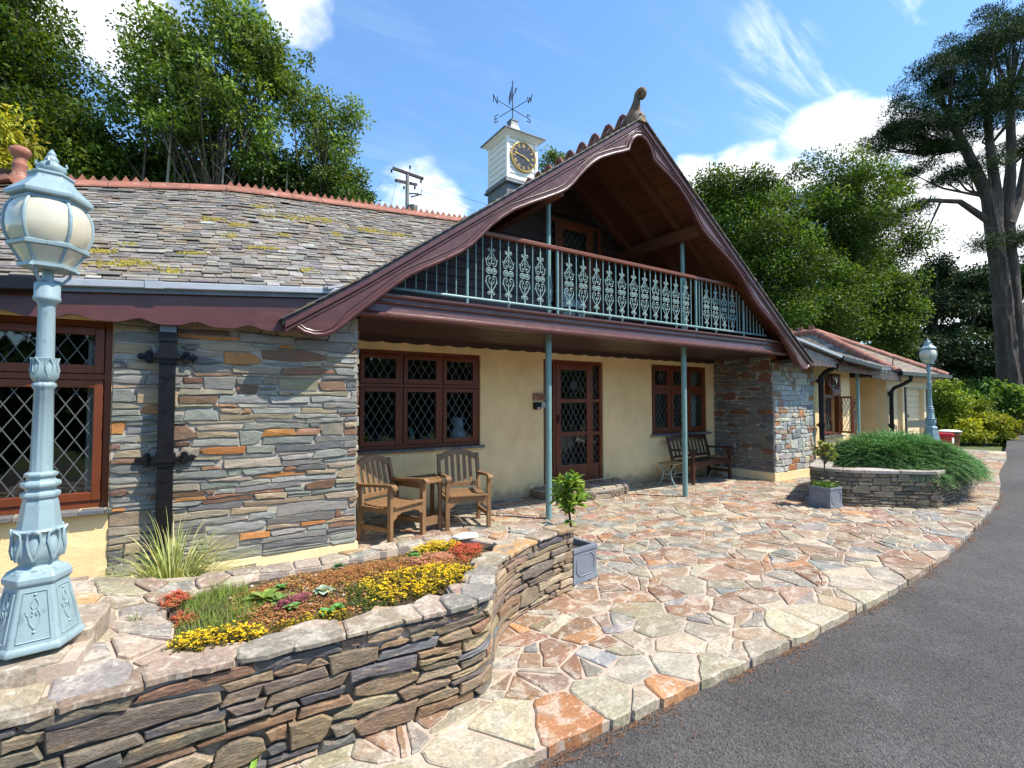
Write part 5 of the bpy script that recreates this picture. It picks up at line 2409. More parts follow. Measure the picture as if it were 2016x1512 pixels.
# mortar bed under the cap stones
cap_out = [along(BP, BC, s_, .012) for s_ in np.linspace(0, BC[-1], 70)]
m = MB()
capring = [along(BP, BC, s_, -.015) for s_ in np.linspace(0, BC[-1], 60)] + back
hole = inner_f
# build the cap bed as quads between the outer ring and the hole by cells
rgc = random.Random(9)
capseeds = poisson(capring, .21, rgc, 5000)
capcells = voronoi(capseeds, .9)
CAPPAL = [(3, (.30, .25, .175)), (2, (.235, .18, .125)), (2, (.33, .275, .195)), (1.5, (.20, .18, .155)), (1, (.36, .22, .10)), (1, (.26, .185, .135))]


def zcap(a, b):
    """the paved top rises a little towards the left end"""
    t_ = max(0.0, min(1.0, (.0 - a) / .6))
    return .10 * t_ * t_ * (3 - 2 * t_) * max(0.0, min(1.0, (b - 2.36) / .2))


holebig = inset(hole if area2(hole) > 0 else hole[::-1], -.03)
CAPT = .492
mcap = MB()
for sdp, cell in zip(capseeds, capcells):
    if len(cell) < 3 or sdp[0] < -1.7:
        continue
    pl = clip_region(capring, cell)
    if len(pl) < 3:
        continue
    # cut away the planting hole (keep the stone if its centre lies outside)
    cxy = (sum(p[0] for p in pl) / len(pl), sum(p[1] for p in pl) / len(pl))
    if inside(cxy, hole) or inside(sdp, hole):
        continue
    pl2 = []
    for p in pl:
        if inside(p, hole):
            # push the vertex out of the hole towards the stone's own centre
            q_ = p
            for k in range(12):
                q_ = (q_[0] + (cxy[0] - q_[0]) * .12, q_[1] + (cxy[1] - q_[1]) * .12)
                if not inside(q_, hole):
                    break
            p = q_
        pl2.append(p)
    pl = clean(pl2, .02)
    if len(pl) < 3 or abs(area2(pl)) < .004:
        continue
    zo = zcap(*cxy)
    mcap.prism(pl if area2(pl) > 0 else pl[::-1], lambda a, b, z: (a, b, z + zcap(a, b)), .38, CAPT - .012)
    mb = MB()
    if flag_geo(mb, pl, CAPT + rgc.uniform(-.004, .008), .04, rgc, pick(rgc, CAPPAL), .008, .010, zcap):
        mb.build('cap_stone', MT['flag'], bed)
mcap.build('cap_mortar', MT['mortar'], bed, kind='stuff')
# overhanging front edge slabs of the cap
s_ = .05
while s_ < BC[-1] - .05:
    l = rgc.uniform(.14, .46)
    e = min(s_ + l, BC[-1])
    pts_ = [along(BP, BC, q_, .022 + rgc.uniform(-.012, .012)) for q_ in np.linspace(s_, e, 5)] + \
           [along(BP, BC, q_, -.15 + rgc.uniform(-.04, .04)) for q_ in np.linspace(e, s_, 4)]
    cxy = (sum(p[0] for p in pts_) / len(pts_), sum(p[1] for p in pts_) / len(pts_))
    mb = MB()
    if flag_geo(mb, pts_, CAPT + .012 + rgc.uniform(-.006, .008), rgc.uniform(.018, .036), rgc, pick(rgc, CAPPAL), .005, .013):
        mb.build('cap_stone', MT['flag'], bed)
    s_ = e
# raised slab course under the lamp
for (pts_, zt, dp_) in (([(-1.5, 2.43), (-.40, 2.44), (-.385, 2.60), (-1.5, 2.62)], .60, .09), ([(-.62, 2.60), (-.33, 2.62), (-.30, 2.92), (-.62, 3.0)], .632, .05),
                        ([(-.95, 2.60), (-.63, 2.61), (-.64, 3.0), (-1.0, 3.0)], .615, .05)):
    mb = MB()
    flag_geo(mb, pts_, zt, dp_ + .06, rgc, pick(rgc, CAPPAL), .008, .008)
    mb.build('cap_stone', MT['flag'], bed)
m = MB()
m.prism([(-1.75, 2.42), (-.36, 2.45), (-.30, 2.95), (-1.75, 3.1)], lambda a, b, z: (a, b, z), .38, .585)
m.build('core', MT['mortar'], bed)

# soil of the bed
m = MB()
nx, ny = 46, 26
vs = []
rso = random.Random(2)
for j in range(ny):
    for i in range(nx):
        x, y_ = -.14 + 2.1 * i / (nx - 1), 2.50 + .95 * j / (ny - 1)
        vs.append((x, y_, .452 + .028 * math.sin(math.pi * j / (ny - 1)) + rso.uniform(-.006, .008)))
fs = []
for j in range(ny - 1):
    for i in range(nx - 1):
        c_ = ((vs[j * nx + i][0] + vs[j * nx + i + 1][0]) / 2, (vs[j * nx + i][1] + vs[(j + 1) * nx + i][1]) / 2)
        if inside(c_, holebig):
            fs.append((j * nx + i, j * nx + i + 1, (j + 1) * nx + i + 1, (j + 1) * nx + i))
m.add(vs, fs)
so = m.build('soil', MT['soil'], None, smooth=60)
tag(so, kind='structure')

# ------------------------------------------------------------------ right raised bed
bed2 = empty('planter_wall', (9.8, 3.6, 0), 'dry-stone walled planter holding the spreading juniper', 'wall')
f2 = [(9.6, 4.55), (8.7, 4.22), (8.12, 4.0), (8.03, 3.78), (8.16, 3.46), (9.04, 2.69), (9.8, 2.72), (10.8, 2.80), (11.9, 2.95), (12.15, 3.3)]
B2 = []
for i in range(len(f2) - 1):
    for k in range(6):
        t = k / 6
        B2.append((f2[i][0] + (f2[i + 1][0] - f2[i][0]) * t, f2[i][1] + (f2[i + 1][1] - f2[i][1]) * t))
B2.append(f2[-1])
C2 = cumlen(B2)
m = MB()
m.prism([along(B2, C2, s_, -.03) for s_ in np.linspace(0, C2[-1], 60)] + [(12.1, 4.9), (9.6, 4.6)], lambda a, b, z: (a, b, z), -.02, .47)
m.build('core', MT['bedmortar'], bed2)


def fb2(s, z, n):
    q_ = along(B2, C2, s, n - .012)
    return (q_[0], q_[1], z)


rgb2 = random.Random(66)
for p in rubble(C2[-1], .50, rgb2, .036, .075, .12, .36):
    mb = MB()
    if stone_geo(mb, p, fb2, rgb2, pick(rgb2, [(3, (.215, .175, .12)), (2, (.17, .145, .105)), (2, (.26, .22, .155)), (1, (.13, .12, .105))]), .006, .016, back=.06):
        mb.build('stone', MT['bedstone'], bed2)
caps2 = [along(B2, C2, s_, .015) for s_ in np.linspace(0, C2[-1], 50)]
s_ = 0
while s_ < C2[-1] - .05:
    e = min(s_ + rgb2.uniform(.28, .6), C2[-1])
    pts_ = [along(B2, C2, q_, .02) for q_ in np.linspace(s_, e, 4)] + [along(B2, C2, q_, -.28) for q_ in np.linspace(e, s_, 3)]
    mb = MB()
    if flag_geo(mb, pts_, .535, .045, rgb2, pick(rgb2, [(2, (.34, .31, .26)), (1, (.26, .24, .2)), (1, (.32, .27, .22))]), .006, .006):
        mb.build('cap_stone', MT['flag'], bed2)
    s_ = e
m = MB()
m.prism([(8.25, 3.8), (9.1, 2.95), (11.8, 3.1), (12.0, 4.8), (9.7, 4.45)], lambda a, b, z: (a, b, z), .46, .50)
s2 = m.build('soil', MT['soil'])
tag(s2, kind='structure')

# ------------------------------------------------------------------ lamp posts
def make_lamp():
    root = empty('lamp_post', (0, 0, 0))
    hexn, ph = 6, R(8)
    m = MB()
    m.lathe([(.192, 0), (.192, .018), (.180, .030), (.120, .236), (.134, .242), (.134, .262), (.118, .282), (.100, .290)], hexn, phase=ph)
    pl = m.build('pedestal', MT['lamp'], root, local=True, bevel=.006)
    # recessed panels with scroll relief
    for k in range(6):
        a = ph + (k + .5) * math.pi / 3
        ap = math.cos(math.pi / 6)
        d = Vector((math.cos(a), math.sin(a), 0))
        t = Vector((-math.sin(a), math.cos(a), 0))

        def F(s, z):
            r_ = (.180 + (.120 - .180) * (z - .03) / .206) * ap
            return d * (r_ + .002) + t * s + Vector((0, 0, z))
        m = MB()
        pr = [F(-.062, .045), F(.062, .045), F(.042, .215), F(-.042, .215), F(-.062, .045)]
        m.tube(pr, .0035, 4)
        for sg in (-1, 1):
            m.tube([F(sg * a_, b_) for a_, b_ in ((0, .085), (.016, .105), (.022, .13), (.012, .15), (.004, .14), (.010, .13))], .0035, 5)
            m.tube([F(sg * a_, b_) for a_, b_ in ((0, .195), (.010, .18), (.014, .165), (.006, .155))], .003, 5)
            m.tube([F(sg * a_, b_) for a_, b_ in ((.020, .13), (.030, .138), (.032, .15))], .003, 4)
        for zc in (.075, .205):
            c = F(0, zc)
            m.lathe([(.001, -.007), (.007, 0), (.001, .007)], 8, tuple(c))
        m.build('relief_panel', MT['lamp'], root, local=True, smooth=50)

    def acanthus(r, z, a):
        return r * (1 + .05 * math.cos(8 * a))
    m = MB()
    m.lathe([(.094, .288), (.072, .30), (.074, .312), (.092, .328), (.100, .352), (.100, .378), (.092, .402), (.088, .414), (.096, .424), (.103, .432), (.098, .438), (.084, .440)],
            48, fn=acanthus)
    m.build('acanthus_bulb', MT['lamp'], root, local=True, smooth=60)
    m = MB()
    for k in range(8):
        a = k * math.pi / 4
        for sg in (-1, 1):
            m.tube([((.112 * q_) * math.cos(a + sg * o), (.112 * q_) * math.sin(a + sg * o), z) for o, z, q_ in
                    ((.02, .325, .86), (.16, .36, .93), (.26, .395, .90), (.22, .425, .90), (.0, .437, .95))], .006, 5)
    m.build('leaf_collar', MT['lamp'], root, local=True, smooth=60)
    m = MB()
    m.lathe([(.088, .438), (.072, .53), (.066, .552), (.076, .556), (.079, .566), (.076, .576), (.060, .580), (.060, .590), (.078, .598), (.080, .608), (.074, .617), (.056, .622), (.056, .632),
             (.066, .638), (.066, .648), (.05, .655)], 8, phase=ph)
    m.build('lower_column', MT['lamp'], root, local=True, bevel=.003)

    def flute(r, z, a):
        return r * (1 - .06 * max(0, math.cos(12 * a)))
    m = MB()
    m.lathe([(.046, .652), (.0445, .66), (.0385, .975), (.046, .982), (.050, .990), (.046, .998), (.036, 1.004)], 48, fn=flute)
    m.build('shaft', MT['lamp'], root, local=True, smooth=60)
    m = MB()
    m.lathe([(.034, 1.0), (.048, 1.016), (.054, 1.04), (.050, 1.065), (.046, 1.080), (.052, 1.096), (.045, 1.098), (.034, 1.09)], 32, fn=lambda r, z, a: r * (1 + .06 * math.cos(6 * a)))
    for k in range(6):
        a = k * math.pi / 3
        for sg in (-1, 1):
            m.tube([((.056 * q_) * math.cos(a + sg * o), (.056 * q_) * math.sin(a + sg * o), z) for o, z, q_ in ((.02, 1.02, .9), (.26, 1.05, 1), (.3, 1.075, .9), (.0, 1.098, 1))], .0035, 4)
    m.build('tulip_collar', MT['lamp'], root, local=True, smooth=60)
    m = MB()
    m.lathe([(.037, 1.09), (.034, 1.30), (.040, 1.318), (.054, 1.325), (.056, 1.335), (.052, 1.342), (.052, 1.388), (.046, 1.395), (.024, 1.398), (.022, 1.452)], 40,
            fn=lambda r, z, a: r * (1 - (.05 * max(0, math.cos(12 * a)) if 1.1 < z < 1.31 else 0)))
    m.build('upper_shaft', MT['lamp'], root, local=True, smooth=60)
    m = MB()
    for k in range(3):
        a = ph + k * 2 * math.pi / 3
        m.tube([(.022 * math.cos(a), .022 * math.sin(a), 1.405), (.06 * math.cos(a), .06 * math.sin(a), 1.40), (.085 * math.cos(a), .085 * math.sin(a), 1.425), (.092 * math.cos(a), .092 * math.sin(a), 1.452)], .007, 5)
        m.lathe([(.001, -.012), (.011, 0), (.001, .012)], 6, (.115 * math.cos(a), .115 * math.sin(a), 1.448))
    m.lathe([(.10, 1.448), (.118, 1.450), (.118, 1.463), (.098, 1.466)], 6, phase=ph)
    m.build('lantern_seat', MT['lamp'], root, local=True, smooth=30)
    m = MB()
    m.lathe([(.140, 1.522), (.160, 1.528), (.162, 1.540), (.150, 1.546), (.13, 1.545), (.13, 1.52)], 6, phase=ph, cap=False)
    m.build('lantern_ring', MT['lamp'], root, local=True, smooth=30)
    m = MB()
    m.lathe([(.135, 1.702), (.150, 1.704), (.150, 1.716), (.12, 1.716)], 6, phase=ph)
    m.build('lantern_collar', MT['lamp'], root, local=True, smooth=30)
    prof = [(.098, 1.464), (.142, 1.524)]
    prof2 = [(.146, 1.545), (.164, 1.572), (.172, 1.605), (.172, 1.640), (.163, 1.675), (.142, 1.703)]
    for k in range(6):
        a0, a1 = ph + k * math.pi / 3, ph + (k + 1) * math.pi / 3
        for pf, nm in ((prof, 'lower_pane'), (prof2, 'globe_pane')):
            m = MB()
            vs, fs = [], []
            for r_, z in pf:
                for t in (0, .25, .5, .75, 1):
                    a = a0 + (a1 - a0) * t
                    rr = r_ * (.985 - .05 * math.sin(math.pi * t))
                    vs.append((rr * math.cos(a), rr * math.sin(a), z))
            for i in range(len(pf) - 1):
                for j in range(4):
                    fs.append((i * 5 + j, i * 5 + j + 1, i * 5 + 6 + j, i * 5 + 5 + j))
            m.add(vs, fs)
            m.build(nm, MT['lampglass'], root, local=True, smooth=60)
        m = MB()
        m.tube([(r_ * math.cos(a0), r_ * math.sin(a0), z) for r_, z in prof2], .0085, 6)
        m.tube([(r_ * math.cos(a0), r_ * math.sin(a0), z) for r_, z in prof], .0075, 6)
        m.build('lantern_rib', MT['lamp'], root, local=True, smooth=60)
    m = MB()
    m.lathe([(.12, 1.712), (.150, 1.718), (.172, 1.722), (.174, 1.738), (.160, 1.748), (.130, 1.772), (.105, 1.790), (.092, 1.806), (.088, 1.815), (.096, 1.818), (.096, 1.827), (.07, 1.833), (.05, 1.836)],
            6, phase=ph)
    m.build('lantern_roof', MT['lamp'], root, local=True, bevel=.004)
    m = MB()
    m.lathe([(.040, 1.832), (.054, 1.842), (.058, 1.855), (.052, 1.868), (.036, 1.876), (.026, 1.882), (.030, 1.892), (.022, 1.902), (.016, 1.906), (.019, 1.914), (.010, 1.926), (.001, 1.935)], 20,
            fn=lambda r, z, a: r * (1 + (.08 * math.cos(6 * a) if z < 1.875 else 0)))
    for k in range(4):
        a = k * math.pi / 2
        m.tube([(.05 * math.cos(a), .05 * math.sin(a), 1.86), (.062 * math.cos(a), .062 * math.sin(a), 1.872), (.056 * math.cos(a), .056 * math.sin(a), 1.882)], .006, 5)
    m.build('finial', MT['lamp'], root, local=True, smooth=60)
    return root


lamp1 = make_lamp()
lamp1.scale = (.76, .76, 1)
lamp1.location = (-.505, 2.62, .622)
tag(lamp1, 'pale blue cast-iron lamp post on the raised bed wall in the left foreground', 'lamp post', 'pale blue lamp posts')
lamp2 = copy_tree(lamp1)
lamp2.location = (11.42, 3.47, .80)
lamp2.rotation_euler = (R(0), R(2.6), R(25))
tag(lamp2, 'distant blue lamp post rising out of the juniper planter', 'lamp post', 'pale blue lamp posts')


# ------------------------------------------------------------------ garden furniture
def make_chair(name, wd, mat, slats, arch):
    """slatted armchair or bench facing -Y, origin on the ground under the seat"""
    root = empty(name, (0, 0, 0))
    W = wd / 2
    LG = .05
    for sx in (-1, 1):
        m = MB()
        m.bb(sx * W - LG / 2, sx * W + LG / 2, -.25, -.25 + LG, 0, .61)
        m.build('front_leg', mat, root, local=True, bevel=.005)
        m = MB()
        vs = []
        for (z, yy_) in ((0, .24), (.42, .22), (.86, .33)):
            vs += [(sx * W - .022, yy_ - .025, z), (sx * W + .022, yy_ - .025, z), (sx * W + .022, yy_ + .025, z), (sx * W - .022, yy_ + .025, z)]
        m.add(vs, [(0, 1, 2, 3), (11, 10, 9, 8)] + [(b_ * 4 + k, b_ * 4 + (k + 1) % 4, b_ * 4 + 4 + (k + 1) % 4, b_ * 4 + 4 + k) for b_ in range(2) for k in range(4)])
        m.build('back_post', mat, root, local=True, bevel=.005)
        m = MB()
        pa = [(-.31, .605), (-.27, .632), (-.18, .632), (.0, .622), (.16, .610), (.27, .612)]
        vs, fs = [], []
        for (yy_, z) in pa:
            wj = .034 if yy_ < -.2 else .026
            vs += [(sx * W - wj, yy_, z - .018), (sx * W + wj, yy_, z - .018), (sx * W + wj, yy_, z + .018), (sx * W - wj, yy_, z + .018)]
        for i in range(len(pa) - 1):
            for k in range(4):
                fs.append((i * 4 + k, i * 4 + (k + 1) % 4, i * 4 + 4 + (k + 1) % 4, i * 4 + 4 + k))
        fs += [(3, 2, 1, 0), tuple(len(pa) * 4 - 4 + k for k in range(4))]
        m.add(vs, fs)
        m.build('arm', mat, root, local=True, bevel=.008)
        m = MB()
        m.bb(sx * W - .014, sx * W + .014, -.205, .2, .13, .18)
        m.build('side_stretcher', mat, root, local=True, bevel=.004)
        m = MB()
        m.bb(sx * W - .016, sx * W + .016, -.205, .2, .335, .385)
        m.build('side_rail', mat, root, local=True, bevel=.004)
    # front apron with shaped ends
    m = MB()
    a = W - .02
    m.prism([(-a, .39), (a, .39), (a, .255), (a - .045, .275), (a - .085, .315), (a - .10, .305), (a - .13, .325), (-a + .13, .325), (-a + .10, .305), (-a + .085, .315), (-a + .045, .275), (-a, .255)],
            lambda x_, z_, n_: (x_, n_, z_), -.245, -.215)
    m.build('front_apron', mat, root, local=True)
    # seat slats following a shallow dip
    for k in range(6):
        yy_ = -.245 + k * .082
        dip = .022 * math.sin(math.pi * (k + .5) / 6)
        m = MB()
        m.bb(-W + .026 * (k > 0) - (.0 if k else .03), W - .026 * (k > 0) + (.0 if k else .03), yy_, yy_ + .070, .395 - dip, .417 - dip) if k else m.bb(-W + .026, W - .026, yy_ - .03, yy_ + .070, .392, .414)
        m.build('seat_slat', mat, root, local=True, bevel=.004)
    # back: bottom rail, upright slats, arched top rail
    tilt = lambda z: .22 + (z - .42) * .25
    m = MB()
    m.bb(-W + .022, W - .022, tilt(.47) - .014, tilt(.47) + .014, .445, .495)
    m.build('back_rail', mat, root, local=True, bevel=.004)
    for k in range(slats):
        x_ = -W + .022 + (2 * W - .044) * (k + 1) / (slats + 1)
        zt = .80 + arch * (1 - (x_ / W) ** 2)
        m = MB()
        m.bar((x_, tilt(.485), .485), (x_, tilt(zt), zt), .045, .014, upv=(0, 1, 0))
        m.build('back_slat', mat, root, local=True, bevel=.003)
    m = MB()
    vs, fs = [], []
    NN = 14
    for i in range(NN + 1):
        x_ = -W + .02 + (2 * W - .04) * i / NN
        lo, hi = .755 + (arch + .015) * (1 - (x_ / W) ** 2), .84 + arch * (1 - (x_ / W) ** 2)
        vs += [(x_, tilt(lo) - .016, lo), (x_, tilt(hi) - .016, hi), (x_, tilt(hi) + .016, hi), (x_, tilt(lo) + .016, lo)]
    for i in range(NN):
        for k in range(4):
            fs.append((i * 4 + k, i * 4 + (k + 1) % 4, i * 4 + 4 + (k + 1) % 4, i * 4 + 4 + k))
    fs += [(3, 2, 1, 0), tuple(NN * 4 + k for k in range(4))]
    m.add(vs, fs)
    m.build('top_rail', mat, root, local=True, bevel=.005)
    return root


ch1 = make_chair('garden_chair', .52, MT['teak'], 5, .075)
ch1.location, ch1.rotation_euler = (1.91, 5.51, 0), (0, 0, R(26.6))
tag(ch1, 'teak slatted armchair beside the stone corner, turned towards the right', 'chair', 'teak garden chairs')
ch2 = copy_tree(ch1)
ch2.location, ch2.rotation_euler = (2.87, 5.60, 0), (0, 0, R(-12.7))
tag(ch2, 'teak slatted armchair under the right half of the six-light window', 'chair', 'teak garden chairs')
bench = make_chair('garden_bench', 1.26, MT['darkwood'], 9, .05)
bench.location, bench.rotation_euler = (8.40, 6.17, 0), (0, 0, R(4))
tag(bench, 'dark stained slatted bench against the wall beside the stone pier', 'bench', 'dark slatted benches')
b2 = copy_tree(bench)
b2.location, b2.rotation_euler = (14.35, 6.9, 0), (0, 0, R(-12))
tag(b2, 'dark slatted bench half hidden in the porch before the garage', 'bench', 'dark slatted benches')

# wedge-shaped teak table between the chairs
tb = empty('corner_table', (2.42, 5.75, 0), 'wedge-shaped teak table with a parasol hole between the two armchairs', 'table')
top = [(2.235, 5.43), (2.545, 5.50), (2.66, 6.02), (2.05, 5.93)]
for (p, q_) in ((0, .0), (1, 0)):
    pass
ctr = (2.37, 5.74)
m = MB()
for i in range(4):
    a, b = Vector(top[i]), Vector(top[(i + 1) % 4])
    c = Vector(ctr)
    a2, b2_ = a.lerp(c, .22), b.lerp(c, .22)
    mb = MB()
    mb.prism([tuple(a), tuple(b), tuple(b2_), tuple(a2)], lambda x_, y__, z: (x_, y__, z), .575, .602)
    mb.build('top_border', MT['teak'], tb, bevel=.003)
inn = [tuple(Vector(p).lerp(Vector(ctr), .235)) for p in top]
for k in range(5):
    t0, t1 = k / 5 + .008, (k + 1) / 5 - .008
    A, B, C_, D = [Vector(p) for p in inn]
    mb = MB()
    mb.prism([tuple(A.lerp(D, t0)), tuple(B.lerp(C_, t0)), tuple(B.lerp(C_, t1)), tuple(A.lerp(D, t1))], lambda x_, y__, z: (x_, y__, z), .577, .598)
    mb.build('top_slat', MT['teak'], tb)
for (x_, y__) in ((2.275, 5.465), (2.505, 5.52), (2.60, 5.97), (2.10, 5.90)):
    m = MB()
    m.bb(x_ - .022, x_ + .022, y__ - .022, y__ + .022, 0, .576)
    m.build('leg', MT['teak'], tb, bevel=.004)
m = MB()
m.bar((2.275, 5.465, .13), (2.505, 5.52, .13), .02, .10)
m.build('stretcher', MT['teak'], tb)
for a, b in (((2.275, 5.465), (2.10, 5.90)), ((2.505, 5.52), (2.60, 5.97))):
    m = MB()
    m.bar((*a, .15), (*b, .15), .02, .045)
    m.build('stretcher', MT['teak'], tb)
    m = MB()
    m.bar((*a, .545), (*b, .545), .02, .055)
    m.build('apron', MT['teak'], tb)
m = MB()
m.lathe([(.022, .5985), (.03, .60), (.03, .606), (.018, .606)], 14, (2.34, 5.86, 0))
m.build('parasol_hole', MT['black'], tb)


def iron_table(loc, rz, label):
    root = empty('side_table', (0, 0, 0))
    for k in range(4):
        m = MB()
        m.bb(-.235, .235, -.17 + k * .086, -.17 + k * .086 + .078, .395, .417)
        m.build('top_slat', MT['tanwood'], root, local=True, bevel=.004)
    for sx in (-1, 1):
        m = MB()
        for sy in (-1, 1):
            m.tube([(sx * .19, sy * .15, .392), (sx * .19, sy * .11, .33), (sx * .19, sy * .075, .24), (sx * .19, sy * .10, .13), (sx * .19, sy * .15, .05), (sx * .19, sy * .175, .0)], .011, 6)
            m.tube([(sx * .19, sy * (.06 + .035 * math.cos(a_ * .7)), .30 + .035 * math.sin(a_ * .7)) for a_ in range(10)], .006, 5)
            m.tube([(sx * .19, sy * .075, .24), (sx * .19, 0, .20), (sx * .19, sy * -.03, .24)], .007, 5)
            m.lathe([(.002, 0), (.018, .004), (.018, .02), (.006, .03)], 8, (sx * .19, sy * .175, 0))
        m.tube([(sx * .19, -.1, .13), (sx * .19, .1, .13)], .007, 5)
        m.build('iron_leg', MT['ironpale'], root, local=True, smooth=50)
    m = MB()
    m.tube([(-.19, 0, .20), (.19, 0, .20)], .007, 5)
    m.build('tie_rod', MT['ironpale'], root, local=True)
    root.location, root.rotation_euler = loc, (0, 0, rz)
    return tag(root, label, 'table', 'small cast-iron legged tables')


iron_table((7.47, 6.10, 0), R(6), 'small slatted table with teal iron legs at the left end of the dark bench')
iron_table((9.22, 6.30, 0), R(12), 'small slatted table with iron legs between the dark bench and stone pier')

# ------------------------------------------------------------------ name board, door bell
sg = empty('name_board', (4.80, WR, 1.56), 'small wooden name board on the wall left of the front door', 'sign')
m = MB()
m.bb(4.64, 4.97, WR - .03, WR - .003, 1.565, 1.68)
m.build('board', MT['sign'], sg, bevel=.006)
m = MB()
rsg = random.Random(12)
for row, (za, zb, xa, xb) in enumerate(((1.634, 1.656, 4.675, 4.935), (1.592, 1.616, 4.745, 4.87))):
    x = xa
    while x < xb:
        wd = rsg.uniform(.014, .022)
        m.bb(x, x + .005, WR - .0325, WR - .0295, za, zb)
        if rsg.random() < .7:
            m.bb(x + .006, x + wd - .004, WR - .0325, WR - .0295, zb - .005, zb)
        if rsg.random() < .7:
            m.bb(x + .006, x + wd - .004, WR - .0325, WR - .0295, za, za + .005)
        x += wd
m.build('lettering', MT['ink'], sg)
bl = empty('door_bell', (4.72, WR, 1.42), 'black door bell unit on the wall under the name board', 'door bell')
m = MB()
m.bb(4.645, 4.775, WR - .055, WR - .002, 1.415, 1.535)
m.build('housing', MT['black'], bl, bevel=.012)
m = MB()
m.bb(4.70, 4.75, WR - .0585, WR - .054, 1.425, 1.45)
m.build('button', MT['palegrey'], bl)
m = MB()
m.bb(4.80, 4.885, WR - .035, WR - .002, 1.45, 1.54)
m.build('intercom', MT['lead'], bl, bevel=.006)

# ------------------------------------------------------------------ lead planters
def make_planter(h=.29, s=.15):
    root = empty('lead_planter', (0, 0, 0))
    m = MB()
    t = .016
    for sx, sy, w_, d_ in ((0, -1, s, t), (0, 1, s, t), (-1, 0, t, s - t * 2), (1, 0, t, s - t * 2)):
        cx_, cy_ = sx * (s - t), sy * (s - t)
        m.bb(cx_ - w_, cx_ + w_, cy_ - d_ / 1.0 if sy else cy_ - d_, cy_ + d_ / 1.0 if sy else cy_ + d_, .02, h)
    m.bb(-s + .01, s - .01, -s + .01, s - .01, .02, h * .5)
    m.build('box', MT['leadbox'], root, local=True)
    m = MB()
    for z0_, z1_, o in ((h - .028, h + .004, .010), (h - .040, h - .028, .005), (.0, .026, .012), (.026, .038, .006)):
        e = s + o
        i_ = s - .03
        for (a, b, c, d) in ((-e, e, -e, -i_), (-e, e, i_, e), (-e, -i_, -i_, i_), (i_, e, -i_, i_)):
            m.bb(a, b, c, d, z0_, z1_)
    m.build('rim', MT['leadbox'], root, local=True, bevel=.003)
    for k in range(4):
        m = MB()
        a = k * math.pi / 2
        q_, c_ = s - .035, .04
        zt, zb = h - .055, .055
        oct_ = [(-q_ + c_, zb), (q_ - c_, zb), (q_, zb + c_), (q_, zt - c_), (q_ - c_, zt), (-q_ + c_, zt), (-q_, zt - c_), (-q_, zb + c_), (-q_ + c_, zb)]
        ca, sa = math.cos(a), math.sin(a)
        m.tube([(x_ * ca + (s + .001) * sa, x_ * sa - (s + .001) * ca, z_) for x_, z_ in oct_], .005, 5)
        m.build('panel_moulding', MT['leadbox'], root, local=True, smooth=40)
    m = MB()
    m.bb(-s + .015, s - .015, -s + .015, s - .015, h - .08, h - .05)
    m.build('compost', MT['soil'], root, local=True)
    return root


pt1 = make_planter()
pt1.location, pt1.rotation_euler = (2.83, 3.42, 0), (0, 0, R(9))
tag(pt1, 'grey lead planter box standing at the end of the curved bed wall', 'planter', 'lead planter boxes')
pt2 = copy_tree(pt1)
pt2.location, pt2.rotation_euler = (7.87, 3.66, 0), (0, 0, R(-4))
tag(pt2, 'grey lead planter box in front of the juniper planter wall', 'planter', 'lead planter boxes')

# curtains and ornaments behind the windows
def curtain(x0, x1, z0, z1, y_, label, folds=9):
    m = MB()
    n_ = folds * 6
    vs = []
    for i in range(n_ + 1):
        t = i / n_
        yo = .022 * math.sin(t * folds * 2 * math.pi)
        for z in (z0, z1):
            nar = 1.0 if z == z1 else .8
            vs.append((x0 + (x1 - x0) * (t * nar), y_ + yo, z))
    m.add(vs, [(2 * i, 2 * i + 2, 2 * i + 3, 2 * i + 1) for i in range(n_)])
    o = m.build('curtain', MT['curtain'], None, smooth=80)
    return tag(o, label, 'curtain', 'pale curtains behind the windows')


curtain(-.76, -.62, .76, 2.12, WL + .24, 'pale curtain at the right edge of the leftmost window', 4)
curtain(-2.1, -1.87, .76, 2.12, WL + .24, 'pale curtain at the far side of the leftmost window', 5)
curtain(8.75, 9.12, .98, 2.2, WR + .2, 'pale curtain in the right side of the window behind the bench', 6)
m = MB()
m.lathe([(.035, 0), (.042, .01), (.02, .03), (.03, .07), (.045, .11), (.04, .15), (.02, .18), (.026, .20), (.005, .225)], 16, (2.62, WR + .16, .945))
tag(m.build('ornament', MT['teal'], None, smooth=50), 'teal glazed ornament on the sill of the middle casement', 'ornament')
m = MB()
m.lathe([(.09, 0), (.12, .06), (.11, .16), (.07, .20), (.085, .24), (.09, .29), (.06, .345), (.005, .36)], 18, (3.38, WR + .2, .945))
for sx in (-1, 1):
    m.lathe([(.002, -.03), (.03, 0), (.002, .03)], 10, (3.38 + sx * .07, WR + .2, .945 + .345))
tag(m.build('ornament', MT['paleblue'], None, smooth=50), 'pale blue toy figure behind the right casement', 'ornament')
m = MB()
m.lathe([(.05, 0), (.06, .02), (.055, .12), (.03, .16), (.035, .20), (.01, .21)], 14, (8.28, WR + .2, .965))
tag(m.build('ornament', MT['paleblue'], None, smooth=50), 'pale blue vase in the window behind the bench', 'ornament')

# ------------------------------------------------------------------ leaf and plant builders (numpy)
NR_ = np.random.default_rng(4)


def unit(v):
    return v / (np.linalg.norm(v, axis=-1, keepdims=True) + 1e-9)


